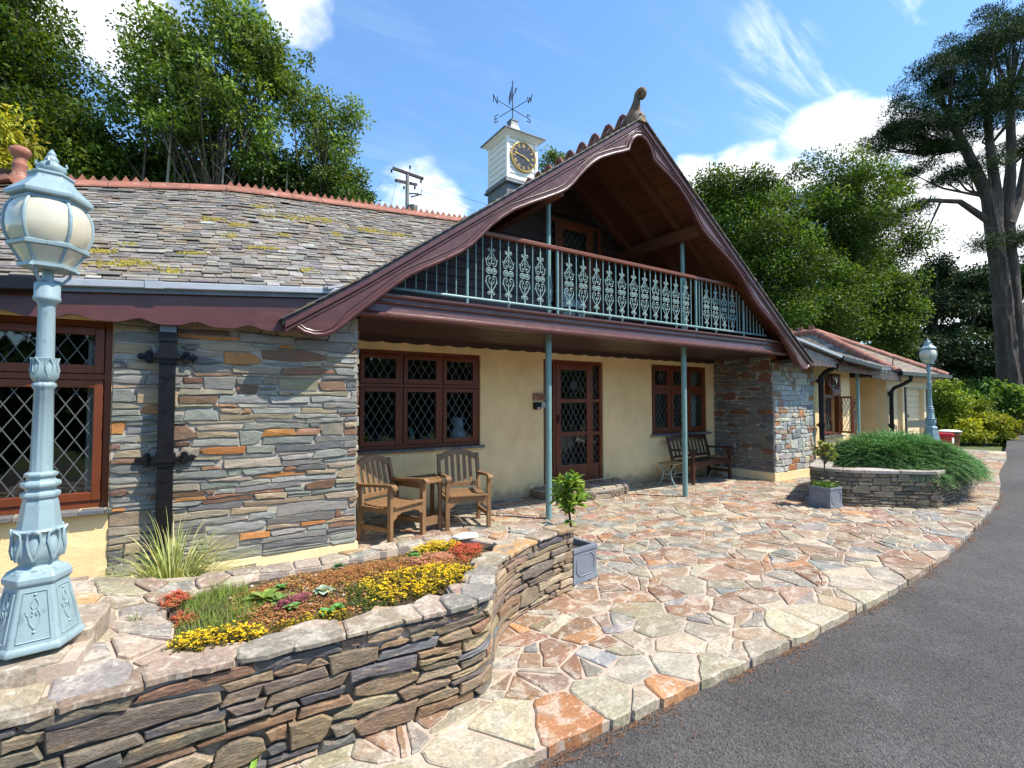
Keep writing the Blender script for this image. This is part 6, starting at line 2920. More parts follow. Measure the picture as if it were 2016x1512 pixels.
def leaf_quads(P, D, Nn, length, width, col, fold=0.0):
    """rhombic leaves: P base, D direction, Nn approximate normal; all (n, 3)"""
    D = unit(D)
    S = unit(np.cross(D, Nn))
    length = np.asarray(length).reshape(-1, 1)
    width = np.asarray(width).reshape(-1, 1)
    N2 = unit(np.cross(S, D))
    V = np.empty((len(P), 4, 3), dtype=np.float32)
    V[:, 0] = P
    V[:, 1] = P + D * length * .45 + S * width * .5 + N2 * width * fold
    V[:, 2] = P + D * length
    V[:, 3] = P + D * length * .45 - S * width * .5 + N2 * width * fold
    n = len(P)
    F = np.arange(n * 4).reshape(n, 4)
    C = np.repeat(col, 4, axis=0)
    return V.reshape(-1, 3), F, C


def pal_cols(n, pal, rng, jit=.18):
    w_ = np.array([p[0] for p in pal], float)
    k = rng.choice(len(pal), n, p=w_ / w_.sum())
    c = np.array([p[1] for p in pal])[k]
    return np.clip(c * rng.uniform(1 - jit, 1 + jit, (n, 1)) * rng.uniform(.94, 1.06, (n, 3)), .002, 1)


def pts_in(poly, n, rng):
    xs = [p[0] for p in poly]
    ys = [p[1] for p in poly]
    out = []
    while len(out) < n:
        p = (rng.uniform(min(xs), max(xs)), rng.uniform(min(ys), max(ys)))
        if inside(p, poly):
            out.append(p)
    return np.array(out)


def soil_z(x, y_):
    j = (y_ - 2.50) / .95
    return .452 + .028 * np.sin(np.pi * np.clip(j, 0, 1))


def stonecrop(name, poly, n, pal_leaf, pal_flower, fl, h, label, group, z0=None, seed=1, star=.0085):
    """mat of stonecrop: fleshy leaf stars on short stems with starry flower heads above"""
    rng = np.random.default_rng(seed)
    root = empty(name, (float(np.mean([p[0] for p in poly])), float(np.mean([p[1] for p in poly])), z0 or .44), label, 'plant', group)
    P2 = pts_in(poly, n, rng)
    P2 = P2 + rng.normal(0, .018, P2.shape)
    keep = np.sin(P2[:, 0] * 29 + 1.7 * np.sin(P2[:, 1] * 31 + seed)) * np.sin(P2[:, 1] * 33 + seed * 1.7) + .5 * np.sin(P2[:, 0] * 71 + P2[:, 1] * 53) > rng.uniform(-1.5, .35, n)
    P2 = P2[keep]
    n = len(P2)
    zb = soil_z(P2[:, 0], P2[:, 1]) if z0 is None else np.full(n, z0)
    # height falls to the rim of the patch
    cx_, cy_ = P2.mean(0)
    rr = np.hypot((P2[:, 0] - cx_) / (np.ptp(P2[:, 0]) / 2 + 1e-6), (P2[:, 1] - cy_) / (np.ptp(P2[:, 1]) / 2 + 1e-6))
    hh = h * (1 - .6 * np.clip(rr, 0, 1) ** 2) * rng.uniform(.55, 1.1, n)
    lumps = .5 + .3 * np.sin(P2[:, 0] * 41 + 2 * np.sin(P2[:, 1] * 23)) * np.sin(P2[:, 1] * 37 + 1.3) + .2 * np.sin(P2[:, 0] * 97 + P2[:, 1] * 61) + rng.uniform(-.1, .1, n)
    hh *= .6 + .5 * lumps
    allV, allF, allC = [], [], []

    def stars(C0, rad, k, pal, up, zc):
        m_ = len(C0)
        for a in range(k):
            an = a * 2 * np.pi / k + rng.uniform(0, 6.28, m_)
            D = np.stack([np.cos(an), np.sin(an), np.full(m_, up) + rng.uniform(-.25, .25, m_)], 1)
            N_ = np.tile([0, 0, 1.0], (m_, 1))
            yield leaf_quads(C0, D, N_, rad * rng.uniform(.8, 1.3, m_), rad * .55 * np.ones(m_), pal_cols(m_, pal, rng), .15)
    base = np.stack([P2[:, 0], P2[:, 1], zb + hh], 1)
    off = 0
    for lay, fr_ in ((1.0, .9), (.55, 1.2), (.2, 1.3)):
        b = base.copy()
        b[:, 2] = zb + hh * lay
        b[:, :2] += rng.normal(0, .006, (n, 2))
        for V, F, C in stars(b, star * fr_, 5, pal_leaf, .55, 0):
            allV.append(V)
            allF.append(F + off)
            allC.append(C)
            off += len(V)
    np_mesh('leaves', np.concatenate(allV), np.concatenate(allF), MT['leaf_small'], root, np.concatenate(allC), kind='stuff')
    if pal_flower:
        sel = rng.random(n) < fl * (.35 + .9 * lumps)
        b = base[sel] + np.array([0, 0, .008])
        if len(b):
            b = np.repeat(b, 3, axis=0) + rng.normal(0, .007, (len(b) * 3, 3)) * np.array([1, 1, .6])
            allV, allF, allC, off = [], [], [], 0
            for V, F, C in stars(b, star * .95, 5, pal_flower, .35, 0):
                allV.append(V)
                allF.append(F + off)
                allC.append(C)
                off += len(V)
            np_mesh('flowers', np.concatenate(allV), np.concatenate(allF), MT['leaf_small'], root, np.concatenate(allC), kind='stuff')
    return root


GREEN = [(3, (.09, .14, .03)), (2, (.14, .17, .04)), (1, (.06, .10, .03))]
OLIVE = [(3, (.16, .13, .03)), (2, (.22, .15, .04)), (2, (.11, .13, .03))]
RUST = [(3, (.46, .19, .07)), (2, (.36, .15, .06)), (1.2, (.24, .19, .06)), (1, (.55, .30, .15))]
YEL = [(3, (.86, .62, .02)), (2, (.80, .52, .02)), (1, (.9, .70, .07))]
REDS = [(3, (.62, .11, .075)), (2, (.52, .08, .055)), (1, (.62, .24, .12))]
PINK = [(2, (.66, .32, .22)), (2, (.60, .27, .13)), (1, (.72, .44, .30))]
MAG = [(2, (.36, .10, .14)), (1, (.45, .18, .20))]
stonecrop('stonecrop', [(-.08, 2.60), (-.03, 2.66), (.1, 2.64), (.32, 2.58), (.28, 2.49), (.06, 2.48), (-.05, 2.51)], 700, OLIVE, YEL, .36, .04,
          'yellow-flowering stonecrop spilling over the front left edge of the bed', 'yellow stonecrop mats', .49, 1)
stonecrop('stonecrop', [(.86, 2.94), (1.04, 2.95), (1.3, 3.0), (1.5, 2.82), (1.40, 2.66), (1.16, 2.58), (.90, 2.60), (.80, 2.73)], 2700, OLIVE, YEL, .30, .048,
          'large yellow-flowering stonecrop mat along the right front of the bed', 'yellow stonecrop mats', None, 2)
stonecrop('stonecrop', [(1.27, 3.34), (1.45, 3.40), (1.68, 3.36), (1.58, 3.19), (1.32, 3.19)], 760, GREEN, YEL, .55, .075,
          'tall yellow stonecrop clump at the back right of the bed', 'yellow stonecrop mats', None, 3)
stonecrop('stonecrop', [(1.64, 3.33), (1.80, 3.20), (1.66, 3.02), (1.50, 2.93), (1.50, 3.14)], 800, RUST, REDS, .55, .045,
          'red stonecrop at the right end of the bed', 'red stonecrop mats', None, 4)
stonecrop('stonecrop', [(1.17, 3.18), (1.5, 3.16), (1.45, 2.96), (1.22, 2.95)], 950, RUST, PINK, .45, .045,
          'salmon-pink stonecrop between the two yellow mats', 'pink stonecrop mats', None, 5)
stonecrop('stonecrop', [(-.13, 3.18), (-.06, 3.28), (-.02, 3.16), (-.09, 3.05)], 150, RUST, REDS, .7, .02,
          'small red stonecrop on the paving left of the grass tuft', 'red stonecrop mats', .50, 6)
stonecrop('stonecrop', [(-.10, 2.95), (-.02, 3.0), (.03, 2.88), (-.04, 2.84)], 130, RUST, REDS, .5, .02,
          'little red and rust stonecrop patch beside the grass', 'red stonecrop mats', .48, 7)
stonecrop('stonecrop', [(.56, 3.18), (.75, 3.28), (.95, 3.26), (1.12, 3.28), (1.15, 3.05), (.85, 2.96), (.58, 2.98)], 1700, RUST, None, 0, .035,
          'rusty orange stonecrop carpet at the middle of the bed', 'rusty stonecrop mats', None, 8)
stonecrop('stonecrop', [(.32, 2.62), (.58, 2.62), (.72, 2.58), (.56, 2.52), (.36, 2.52)], 700, OLIVE, YEL, .12, .04,
          'olive stonecrop along the front edge of the bed', 'rusty stonecrop mats', None, 9)
stonecrop('stonecrop', [(.25, 2.90), (.55, 2.80), (.72, 2.78), (.70, 2.62), (.30, 2.62), (.22, 2.74)], 620, RUST, None, 0, .03,
          'thin rusty stonecrop over bare soil in the front of the bed', 'rusty stonecrop mats', None, 10)
stonecrop('stonecrop', [(.37, 2.80), (.50, 2.89), (.55, 2.84), (.42, 2.76)], 170, [(1, (.13, .12, .06))], MAG, .9, .04,
          'magenta stonecrop beside the leafy primrose', 'pink stonecrop mats', None, 11)
stonecrop('stonecrop', [(.72, 2.86), (.84, 2.92), (.90, 2.62), (.80, 2.55), (.70, 2.68)], 420, GREEN, YEL, .06, .05,
          'green stonecrop left of the large yellow mat', 'green stonecrop mats', None, 12)
stonecrop('stonecrop', [(.2, 3.12), (.5, 3.26), (.52, 3.10), (.3, 2.98)], 300, RUST, None, 0, .025,
          'sparse rusty stonecrop behind the primrose', 'rusty stonecrop mats', None, 13)


stonecrop('ground_cover', [(.10, 2.60), (.7, 2.58), (1.25, 2.64), (1.5, 2.9), (1.75, 3.2), (1.3, 3.36), (.5, 3.32), (.2, 3.2)], 2600,
          [(3, (.42, .18, .07)), (2, (.20, .22, .06)), (2, (.30, .22, .08)), (1, (.52, .34, .18)), (1, (.12, .17, .05)), (.6, (.5, .12, .08))], [(1, (.62, .36, .22)), (1, (.5, .2, .1)), (.6, (.8, .55, .05))], .16, .03,
          'low mixed rusty and green cover creeping over the whole bed', 'rusty stonecrop mats', None, 14)


def ribbons(P, D0, L, W, droop, nseg, col, rng, tipcol=None):
    """arching blades"""
    n = len(P)
    D = unit(D0)
    side = unit(np.cross(D, np.tile([0, 0, 1.0], (n, 1))) + 1e-4)
    V = np.empty((n, nseg + 1, 2, 3), dtype=np.float32)
    p = P.copy()
    d = D.copy()
    for k in range(nseg + 1):
        t = k / nseg
        w_ = W * (1 - t ** 1.6) * .5 + .0004
        V[:, k, 0] = p - side * w_[:, None]
        V[:, k, 1] = p + side * w_[:, None]
        p = p + d * (L / nseg)[:, None]
        d = unit(d + np.array([0, 0, -1.0]) * (droop * (.4 + t))[:, None] / nseg)
    base = (np.arange(n) * (nseg + 1) * 2)[:, None]
    q_ = []
    for k in range(nseg):
        o = k * 2
        q_.append(np.concatenate([base + o, base + o + 1, base + o + 3, base + o + 2], 1))
    F = np.stack(q_, 1).reshape(-1, 4)
    C = np.repeat(col, (nseg + 1) * 2, axis=0)
    return V.reshape(-1, 3), F, C


# variegated grass by the downpipe
rng = np.random.default_rng(21)
n = 760
an = rng.uniform(0, 6.283, n)
rad = np.abs(rng.normal(0, .06, n))
P = np.stack([-.12 + rad * np.cos(an), 4.24 + rad * np.sin(an), np.full(n, .08)], 1)
tl = rng.uniform(.15, .95, n)
D0 = np.stack([np.cos(an) * tl, np.sin(an) * tl, np.ones(n)], 1)
L_ = rng.uniform(.38, .76, n)
V, F, C = ribbons(P, D0, L_, rng.uniform(.006, .011, n), rng.uniform(1.8, 3.6, n), 8, pal_cols(n, [(3, (.50, .50, .22)), (3, (.20, .26, .06)), (2, (.34, .38, .12)), (1, (.58, .52, .25))], rng), rng)
og = empty('ornamental_grass', (-.12, 4.24, .0), 'cream-striped ornamental grass tuft at the foot of the black downpipe', 'grass')
np_mesh('blades', V, F, MT['leaf_small'], og, C, kind='stuff')

# soft green grass tuft in the left of the bed
poly = [(-.04, 3.21), (.12, 3.34), (.26, 3.25), (.30, 2.95), (.24, 2.74), (.06, 2.62), (-.05, 2.66)]
n = 2600
P2 = pts_in(poly, n, rng)
an = rng.uniform(0, 6.283, n)
P = np.stack([P2[:, 0], P2[:, 1], np.full(n, .462)], 1)
D0 = np.stack([np.cos(an) * .5 + .25, np.sin(an) * .5, np.ones(n)], 1)
V, F, C = ribbons(P, D0, rng.uniform(.03, .085, n), np.full(n, .0022), rng.uniform(1.0, 2.6, n), 4, pal_cols(n, [(3, (.15, .25, .035)), (2, (.21, .28, .05)), (1, (.32, .28, .12)), (1, (.09, .15, .025))], rng), rng)
gt = empty('grass_tuft', (.1, 3.0, .43), 'soft bright green grass growing in the left of the bed', 'grass')
np_mesh('blades', V, F, MT['leaf_small'], gt, C, kind='stuff')
# tiny tuft in the paving joint
n = 40
an = rng.uniform(0, 6.283, n)
P = np.stack([-.22 + rng.normal(0, .008, n), 2.93 + rng.normal(0, .008, n), np.full(n, .50)], 1)
D0 = np.stack([np.cos(an) * .6, np.sin(an) * .6, np.ones(n)], 1)
V, F, C = ribbons(P, D0, rng.uniform(.04, .09, n), np.full(n, .003), rng.uniform(.6, 1.6, n), 4, pal_cols(n, [(1, (.16, .2, .06))], rng), rng)
gt2 = empty('grass_seedling', (-.22, 2.93, .50), 'single wispy grass seedling in a joint of the paved wall top', 'grass')
np_mesh('blades', V, F, MT['leaf_small'], gt2, C, kind='stuff')


def rosette(name, c, rings, ln, wd, pal, label, up=.5, group=None, cat='plant', fold=.2, seed=3):
    """broad-leaved little plant, every leaf a part"""
    rr = random.Random(seed)
    root = empty(name, c, label, cat, group)
    for r_, k in enumerate(rings):
        for i in range(k):
            a = i * 2 * math.pi / k + r_ * .5 + rr.uniform(-.2, .2)
            e = up + r_ * .35 + rr.uniform(-.15, .15)
            d = Vector((math.cos(a) * math.cos(e), math.sin(a) * math.cos(e), math.sin(e)))
            s_ = d.cross(Vector((0, 0, 1))).normalized()
            nn = s_.cross(d)
            l = ln * rr.uniform(.75, 1.2) * (1 - .2 * r_)
            w_ = wd * rr.uniform(.8, 1.2) * (1 - .15 * r_)
            m = MB()
            vs = []
            prof = ((0, .12), (.25, .7), (.55, 1.0), (.8, .75), (1.0, .08))
            for t, q_ in prof:
                b = Vector(c) + d * l * t - Vector((0, 0, 1)) * l * .25 * t * t
                vs += [b - s_ * w_ * q_ / 2 + nn * w_ * fold * q_, b, b + s_ * w_ * q_ / 2 + nn * w_ * fold * q_]
            fs = []
            for q_ in range(4):
                o = q_ * 3
                fs += [(o, o + 1, o + 4, o + 3), (o + 1, o + 2, o + 5, o + 4)]
            m.add(vs, fs, pick(rr, pal))
            m.build('leaf', MT['leaf_small'], root, smooth=60)
    return root


LIME = [(2, (.26, .36, .07)), (1, (.32, .40, .10)), (1, (.16, .26, .05))]
rosette('primrose', (.33, 2.97, .485), (6, 5), .11, .055, LIME, 'leafy lime-green primrose beside the grass tuft', .35)
rosette('primrose', (.40, 2.90, .485), (5, 4), .085, .045, [(1, (.13, .22, .06)), (1, (.2, .3, .08))], 'smaller dark green primrose right of the lime-green one', .4, seed=5)
rosette('cabbage_leaf_plant', (.61, 2.88, .495), (7, 6, 4), .065, .05, [(1, (.42, .50, .38)), (1, (.34, .44, .30))], 'pale silvery-green crinkled plant in the middle of the bed', .4, seed=7)
CLOV = [(2, (.13, .30, .08)), (1, (.18, .36, .10))]
for k, (x_, y__, lb) in enumerate(((.43, 2.76, 'bright green round-leaved seedling below the magenta stonecrop'), (.57, 2.60, 'bright green seedling near the front centre of the bed'),
                                   (.63, 2.63, 'bright green seedling right of the front centre one'), (.42, 3.08, 'tiny green seedling at the back of the bare soil'))):
    rosette('seedling', (x_, y__, .49), (6, 5), .048, .034, CLOV, lb, .55, 'bright green seedlings', seed=20 + k)
HL = [(2, (.10, .18, .09)), (1, (.14, .24, .10))]
rosette('houseleek', (.79, 3.28, .495), (9, 8, 6), .05, .022, HL, 'dark green spiky houseleek near the back edge of the bed', .2, 'green houseleeks', seed=31)
rosette('houseleek', (1.25, 3.16, .51), (9, 8, 6), .055, .02, [(1, (.10, .26, .06))], 'bright green spiky houseleek below the tall yellow clump', .25, 'green houseleeks', seed=32)
# pale pebbles on the soil
rp = random.Random(14)
m = MB()
for k in range(90):
    x_, y__ = rp.uniform(.15, 1.2), rp.uniform(2.62, 3.3)
    r_ = rp.uniform(.003, .011)
    m.lathe([(r_ * .3, 0), (r_, r_ * .35), (r_ * .6, r_ * .8), (.0005, r_ * .9)], 6, (x_, y__, soil_z(x_, y__)))
pb = m.build('pebbles', MT['white'], None, smooth=60)
tag(pb, 'scattered small pale pebbles on the soil of the bed', 'pebbles', kind='stuff')
m = MB()
flag_geo(m, [(1.70, 3.40), (1.86, 3.38), (1.90, 3.47), (1.78, 3.52), (1.68, 3.47)], .512, .02, rp, (.70, .70, .68), .003, .006)
ws = m.build('white_stone', MT['white'])
tag(ws, 'flat white stone lying behind the red stonecrop', 'stone')
# fern poking out of the foot of the wall
rosette('fern', (.20, 2.24, .0), (5,), .16, .03, [(1, (.22, .36, .06))], 'small bright green fern at the foot of the bed wall', .9, seed=40)


# ------------------------------------------------------------------ bay trees in the planters
def leaf_mesh(name, ln, wd, col):
    me = bpy.data.meshes.new(name)
    prof = ((0, .08), (.22, .62), (.5, 1.0), (.78, .66), (1.0, .05))
    vs = []
    for t, q_ in prof:
        b = Vector((0, ln * t, -ln * .22 * t * t))
        vs += [b + Vector((-wd * q_ / 2, 0, wd * .16 * q_)), b, b + Vector((wd * q_ / 2, 0, wd * .16 * q_))]
    fs = []
    for q_ in range(4):
        o = q_ * 3
        fs += [(o, o + 1, o + 4, o + 3), (o + 1, o + 2, o + 5, o + 4)]
    me.from_pydata([tuple(v) for v in vs], [], fs)
    at = me.color_attributes.new('Col', 'FLOAT_COLOR', 'POINT')
    at.data.foreach_set('color', np.tile(np.array([*col, 1.0], dtype=np.float32), (len(vs), 1)).ravel())
    me.shade_smooth()
    me.materials.append(MT['leaf_gloss'])
    return me


def bay_tree(loc, zt, crown, n, label, seed, scale, join, cols):
    rr = random.Random(seed)
    root = empty('bay_tree', loc, label, 'tree', 'potted bay trees')
    lx, ly, lz = loc
    m = MB()
    cx_, cy_, cz, cr, ch = crown
    m.tube([(lx, ly, lz), (lx + .012, ly, lz + (zt - lz) * .4), (lx - .008, ly, lz + (zt - lz) * .75), (cx_, cy_, zt), (cx_, cy_, cz + ch * .4)], [.013, .012, .011, .010, .005], 8)
    tips = []
    for k in range(26):
        a, e = rr.uniform(0, 6.28), rr.uniform(-.7, 1.3)
        d = Vector((math.cos(a) * math.cos(e), math.sin(a) * math.cos(e), math.sin(e)))
        r_ = rr.uniform(.55, 1.0)
        tip = Vector((cx_, cy_, cz)) + Vector((d.x * cr, d.y * cr, d.z * ch)) * r_
        st = Vector((cx_, cy_, zt + rr.uniform(-.02, .18) * ch * 4))
        m.tube([st, st.lerp(tip, .5) + Vector((0, 0, .02)), tip], [.005, .004, .002], 5)
        tips.append((tip, (tip - st).normalized()))
    m.build('trunk', MT['bark'], root, smooth=60)
    mes = [leaf_mesh('leaf', .075 * scale, .028 * scale, c) for c in cols]
    allv, allf, allc, off = [], [], [], 0
    per = n // len(tips)
    for tip, dr_ in tips:
        for k in range(per):
            q_ = tip - dr_ * rr.uniform(0, .11) * scale
            a = rr.uniform(0, 6.28)
            side = dr_.orthogonal().normalized()
            side.rotate(Matrix.Rotation(a, 3, dr_))
            d = (dr_ * rr.uniform(.2, .9) + side * .9 + Vector((0, 0, .25))).normalized()
            nn = (Vector((0, 0, 1)) + Vector((rr.uniform(-.5, .5), rr.uniform(-.5, .5), 0))).normalized()
            s_ = d.cross(nn).normalized()
            nn = s_.cross(d)
            mat_ = Matrix((s_, d, nn)).transposed().to_4x4()
            mat_.translation = q_
            me = rr.choice(mes)
            if not join:
                o = bpy.data.objects.new('leaf', me)
                COL.objects.link(o)
                o.parent = root
                mm = mat_ @ Matrix.Scale(rr.uniform(.7, 1.2), 4)
                mm.translation = q_ - Vector(loc)
                o.matrix_local = mm
            else:
                sc_ = rr.uniform(.7, 1.2)
                vs = [mat_ @ (v.co * sc_) for v in me.vertices]
                o = len(allv)
                allv += [tuple(v) for v in vs]
                allf += [tuple(i + o for i in p.vertices) for p in me.polygons]
                c = me.color_attributes['Col'].data[0].color[:3]
                allc += [c] * len(vs)
    if join:
        np_mesh('crown', np.array(allv), np.array(allf), MT['leaf_gloss'], root, np.array(allc), smooth=True)
    return root


BAY = [(.15, .27, .035), (.22, .34, .05), (.10, .19, .03), (.30, .40, .07)]
bay_tree((2.82, 3.42, .22), .55, (2.80, 3.42, .745, .19, .17), 286, 'young bay tree with bright glossy leaves in the nearer lead planter', 3, 1.35, False, BAY)
bay_tree((7.87, 3.66, .22), .62, (7.86, 3.66, .82, .19, .17), 900, 'round-headed bay tree in the lead planter near the juniper', 5, .62, True, [(.20, .27, .04), (.30, .34, .07), (.40, .42, .11), (.13, .18, .035)])
# low sprig beside the first bay tree stem
bay = random.Random(4)
rosette('bay_sucker', (2.74, 3.36, .50), (5, 4, 3), .075, .03, [(1, (.14, .27, .04)), (1, (.22, .34, .06))], 'leafy low shoot hanging left of the nearer bay tree stem', .1, seed=44)
# daisies in the second planter
rng = np.random.default_rng(9)
dz_ = empty('daisy_plant', (7.87, 3.66, .27), 'bushy green bedding plant with white daisies in the farther planter', 'plant')
n = 900
P = np.stack([7.87 + rng.uniform(-.15, .15, n), 3.66 + rng.uniform(-.15, .15, n), .26 + rng.uniform(0, .09, n)], 1)
V, F, C = leaf_quads(P, rng.normal(0, 1, (n, 3)) + np.array([0, 0, .5]), rng.normal(0, 1, (n, 3)), np.full(n, .03), np.full(n, .012), pal_cols(n, [(1, (.12, .24, .03)), (1, (.08, .16, .02))], rng))
np_mesh('foliage', V, F, MT['leaf_small'], dz_, C, kind='stuff')
for k in range(11):
    m = MB()
    x_, y__, z = 7.87 + rng.uniform(-.16, .16), 3.66 + rng.uniform(-.17, .05), .35 + rng.uniform(-.02, .05)
    for q_ in range(9):
        a = q_ * 2 * math.pi / 9
        m.add([(x_, y__, z), (x_ + .018 * math.cos(a - .25), y__ + .018 * math.sin(a - .25), z + .004), (x_ + .022 * math.cos(a), y__ + .022 * math.sin(a), z + .003),
               (x_ + .018 * math.cos(a + .25), y__ + .018 * math.sin(a + .25), z + .004)], [(0, 1, 2, 3)], (.8, .8, .72))
    m.lathe([(.007, .0), (.006, .006), (.001, .008)], 8, (x_, y__, z), col=(.6, .42, .03))
    m.build('flower', MT['leaf_small'], dz_)

# ------------------------------------------------------------------ juniper
rng = np.random.default_rng(17)
jn = empty('juniper', (10.2, 3.7, .5), 'wide spreading blue-green juniper covering the stone planter', 'shrub')
JC = np.array([10.15, 3.58])
JA, JB = 1.48, 1.02
tilt_ = R(6)


def jun_h(u, v):
    r2 = np.clip(u * u + v * v, 0, 1.0)
    return .52 + .42 * (1 - r2) ** .8 + .05 * np.sin(u * 7 + 2 * v) * np.cos(v * 6)


def jun_xy(u, v):
    x = u * JA
    y_ = v * JB
    return JC[0] + x * math.cos(tilt_) - y_ * math.sin(tilt_), JC[1] + x * math.sin(tilt_) + y_ * math.cos(tilt_)


m = MB()
vs, fs = [], []
for i in range(11):
    for k in range(40):
        a = 2 * math.pi * k / 40
        r_ = i / 10 * .93
        u, v = r_ * math.cos(a), r_ * math.sin(a)
        x, y_ = jun_xy(u, v)
        vs.append((x, y_, float(jun_h(u, v)) - .10 - .1 * (i == 10)))
for i in range(10):
    for k in range(40):
        fs.append((i * 40 + k, i * 40 + (k + 1) % 40, i * 40 + 40 + (k + 1) % 40, i * 40 + 40 + k))
m.add(vs, fs, (.012, .022, .010))
m.build('inner_growth', MT['leaf_needle'], jn)
n = 9000
a = rng.uniform(0, 6.283, n)
r_ = np.sqrt(rng.uniform(0, 1, n)) * 1.0
u, v = r_ * np.cos(a), r_ * np.sin(a)
x, y_ = jun_xy(u, v)
z = jun_h(u, v) - .06 + rng.uniform(-.05, .04, n)
out = np.stack([u * JA, v * JB * 1.3], 1)
out = out / (np.linalg.norm(out, axis=1, keepdims=True) + 1e-6)
drift = np.array([.15, -.3])
D = np.stack([out[:, 0] * .7 + drift[0] + rng.normal(0, .45, n), out[:, 1] * .7 + drift[1] + rng.normal(0, .45, n), .26 - .95 * r_ ** 3 + rng.normal(0, .14, n)], 1)
D = unit(D)
base = np.stack([x, y_, z], 1)
Ls = rng.uniform(.13, .28, n)
shade = rng.uniform(.75, 1.25, n)
ALLV, ALLF, ALLC, off = [], [], [], 0
side = unit(np.cross(D, np.tile([0, 0, 1.0], (n, 1))))
nb = 16
palj = [(3, (.085, .20, .062)), (2, (.115, .25, .085)), (2, (.06, .14, .05)), (1, (.17, .30, .11))]
basec = pal_cols(n, palj, rng)
for k in range(nb):
    t = (k + .5) / nb
    sg = 1 if k % 2 else -1
    P = base + D * (Ls * t)[:, None] + np.array([0, 0, -.10]) * (Ls * t * t)[:, None]
    dd = unit(D * .8 + side * sg * .75 + np.array([0, 0, .22]) + rng.normal(0, .18, (n, 3)))
    V, F, C = leaf_quads(P, dd, np.tile([0, 0, 1.0], (n, 1)) + rng.normal(0, .3, (n, 3)), (.070 * (1.15 - t * .7)) * rng.uniform(.7, 1.3, n), np.full(n, .0085), basec * (.8 + .5 * t))
    ALLV.append(V)
    ALLF.append(F + off)
    ALLC.append(C)
    off += len(V)
V, F, C = leaf_quads(base, D, np.tile([0, 0, 1.0], (n, 1)), Ls * 1.05, np.full(n, .008), basec * np.array([1.0, .75, .6]))
ALLV.append(V)
ALLF.append(F + off)
ALLC.append(C)
np_mesh('sprays', np.concatenate(ALLV), np.concatenate(ALLF), MT['leaf_needle'], jn, np.concatenate(ALLC), kind='stuff')

# ------------------------------------------------------------------ trees and background
YAWC = R(-32.703)


def crown(name, ells, per, lsz, pal, mat, parent, seed, clus=(.35, .6), flat=.75, droop=.25, aspect=.55, spread=1.0, shell=.55):
    """foliage: leaf clumps spread through uneven ellipsoids; returns the clump centres"""
    rng = np.random.default_rng(seed)
    cen, rad = [], []
    ca, sa = math.cos(YAWC), math.sin(YAWC)
    for c, r_, k in ells:
        d = unit(rng.normal(0, 1, (k, 3)))
        q_ = rng.uniform(0, 1, (k, 1)) ** shell
        p = d * q_ * np.array(r_) * spread
        p = np.stack([p[:, 0] * ca - p[:, 1] * sa, p[:, 0] * sa + p[:, 1] * ca, p[:, 2]], 1)
        cen.append(p + np.array(c))
        rad.append(rng.uniform(*clus, k))
    cen, rad = np.concatenate(cen), np.concatenate(rad)
    n = len(cen) * per
    idx = np.repeat(np.arange(len(cen)), per)
    d = unit(rng.normal(0, 1, (n, 3)))
    q_ = rng.uniform(0, 1, (n, 1)) ** .45
    P = cen[idx] + d * q_ * rad[idx][:, None] * np.array([1, 1, flat])
    D = unit(d * .8 + rng.normal(0, .6, (n, 3)) + np.array([0, 0, -droop]))
    Nn = unit(d * .6 + np.array([0, 0, .9]) + rng.normal(0, .55, (n, 3)))
    tone = rng.uniform(.55, 1.42, len(cen))[idx][:, None]
    col = pal_cols(n, pal, rng) * tone
    V, F, C = leaf_quads(P, D, Nn, lsz * rng.uniform(.45, 1.5, n), lsz * aspect * rng.uniform(.6, 1.3, n), col, .12)
    np_mesh(name, V, F, mat, parent, C, kind='stuff')
    return cen


def limbs(parent, base, fork, cen, mat, r0, nl, seed, name='trunk', rmin=.018, sag=.3):
    rr = random.Random(seed)
    m = MB()
    base, fork = Vector(base), Vector(fork)
    mid = base.lerp(fork, .5) + Vector((rr.uniform(-.2, .2), rr.uniform(-.2, .2), 0))
    m.tube([base - Vector((0, 0, .4)), base, mid, fork], [r0 * 1.25, r0 * 1.05, r0 * .85, r0 * .7], 10)
    pts = [Vector(c) for c in cen]
    rr.shuffle(pts)
    for p in pts[:nl]:
        st = base.lerp(fork, rr.uniform(.55, 1.0))
        md = st.lerp(p, .5) + Vector((rr.uniform(-.3, .3), rr.uniform(-.3, .3), sag * rr.uniform(.2, 1)))
        r_ = r0 * rr.uniform(.18, .34)
        m.tube([st, st.lerp(md, .55) + Vector((0, 0, .1)), md, p], [r_, r_ * .75, r_ * .5, max(r_ * .2, rmin * .5)], 5, cap=False)
    return m.build(name, mat, parent, smooth=60)


E_A = [((-5.45, 20.8, 11.6), (2.5, 2.60, 3.2), 185), ((-3.35, 18.5, 8.5), (1.45, 1.80, 1.5), 80), ((-6.45, 22.66, 13.62), (2.81, 2.50, 3.81), 70),
       ((-4.31, 18.55, 7.97), (1.68, 1.50, 0.98), 70)]
E_B = [((0.38, 17.19, 11.16), (2.33, 2.20, 1.86), 120), ((-0.81, 17.92, 11.94), (1.16, 1.50, 0.85), 42), ((0.87, 16.81, 12.71), (1.24, 1.50, 0.93), 42),
       ((1.87, 16.80, 11.80), (0.96, 1.50, 1.44), 46), ((0.02, 17.48, 9.77), (2.17, 2.00, 1.09), 62), ((-1.30, 18.31, 10.23), (0.93, 1.50, 1.55), 44)]
E_C = [((3.36, 16.51, 10.15), (0.91, 1.20, 1.16), 42), ((3.66, 16.36, 9.16), (1.16, 1.30, 0.99), 42), ((4.19, 15.96, 10.64), (0.58, 0.70, 0.74), 13), ((2.93, 16.75, 10.98), (0.58, 0.80, 0.66), 18)]
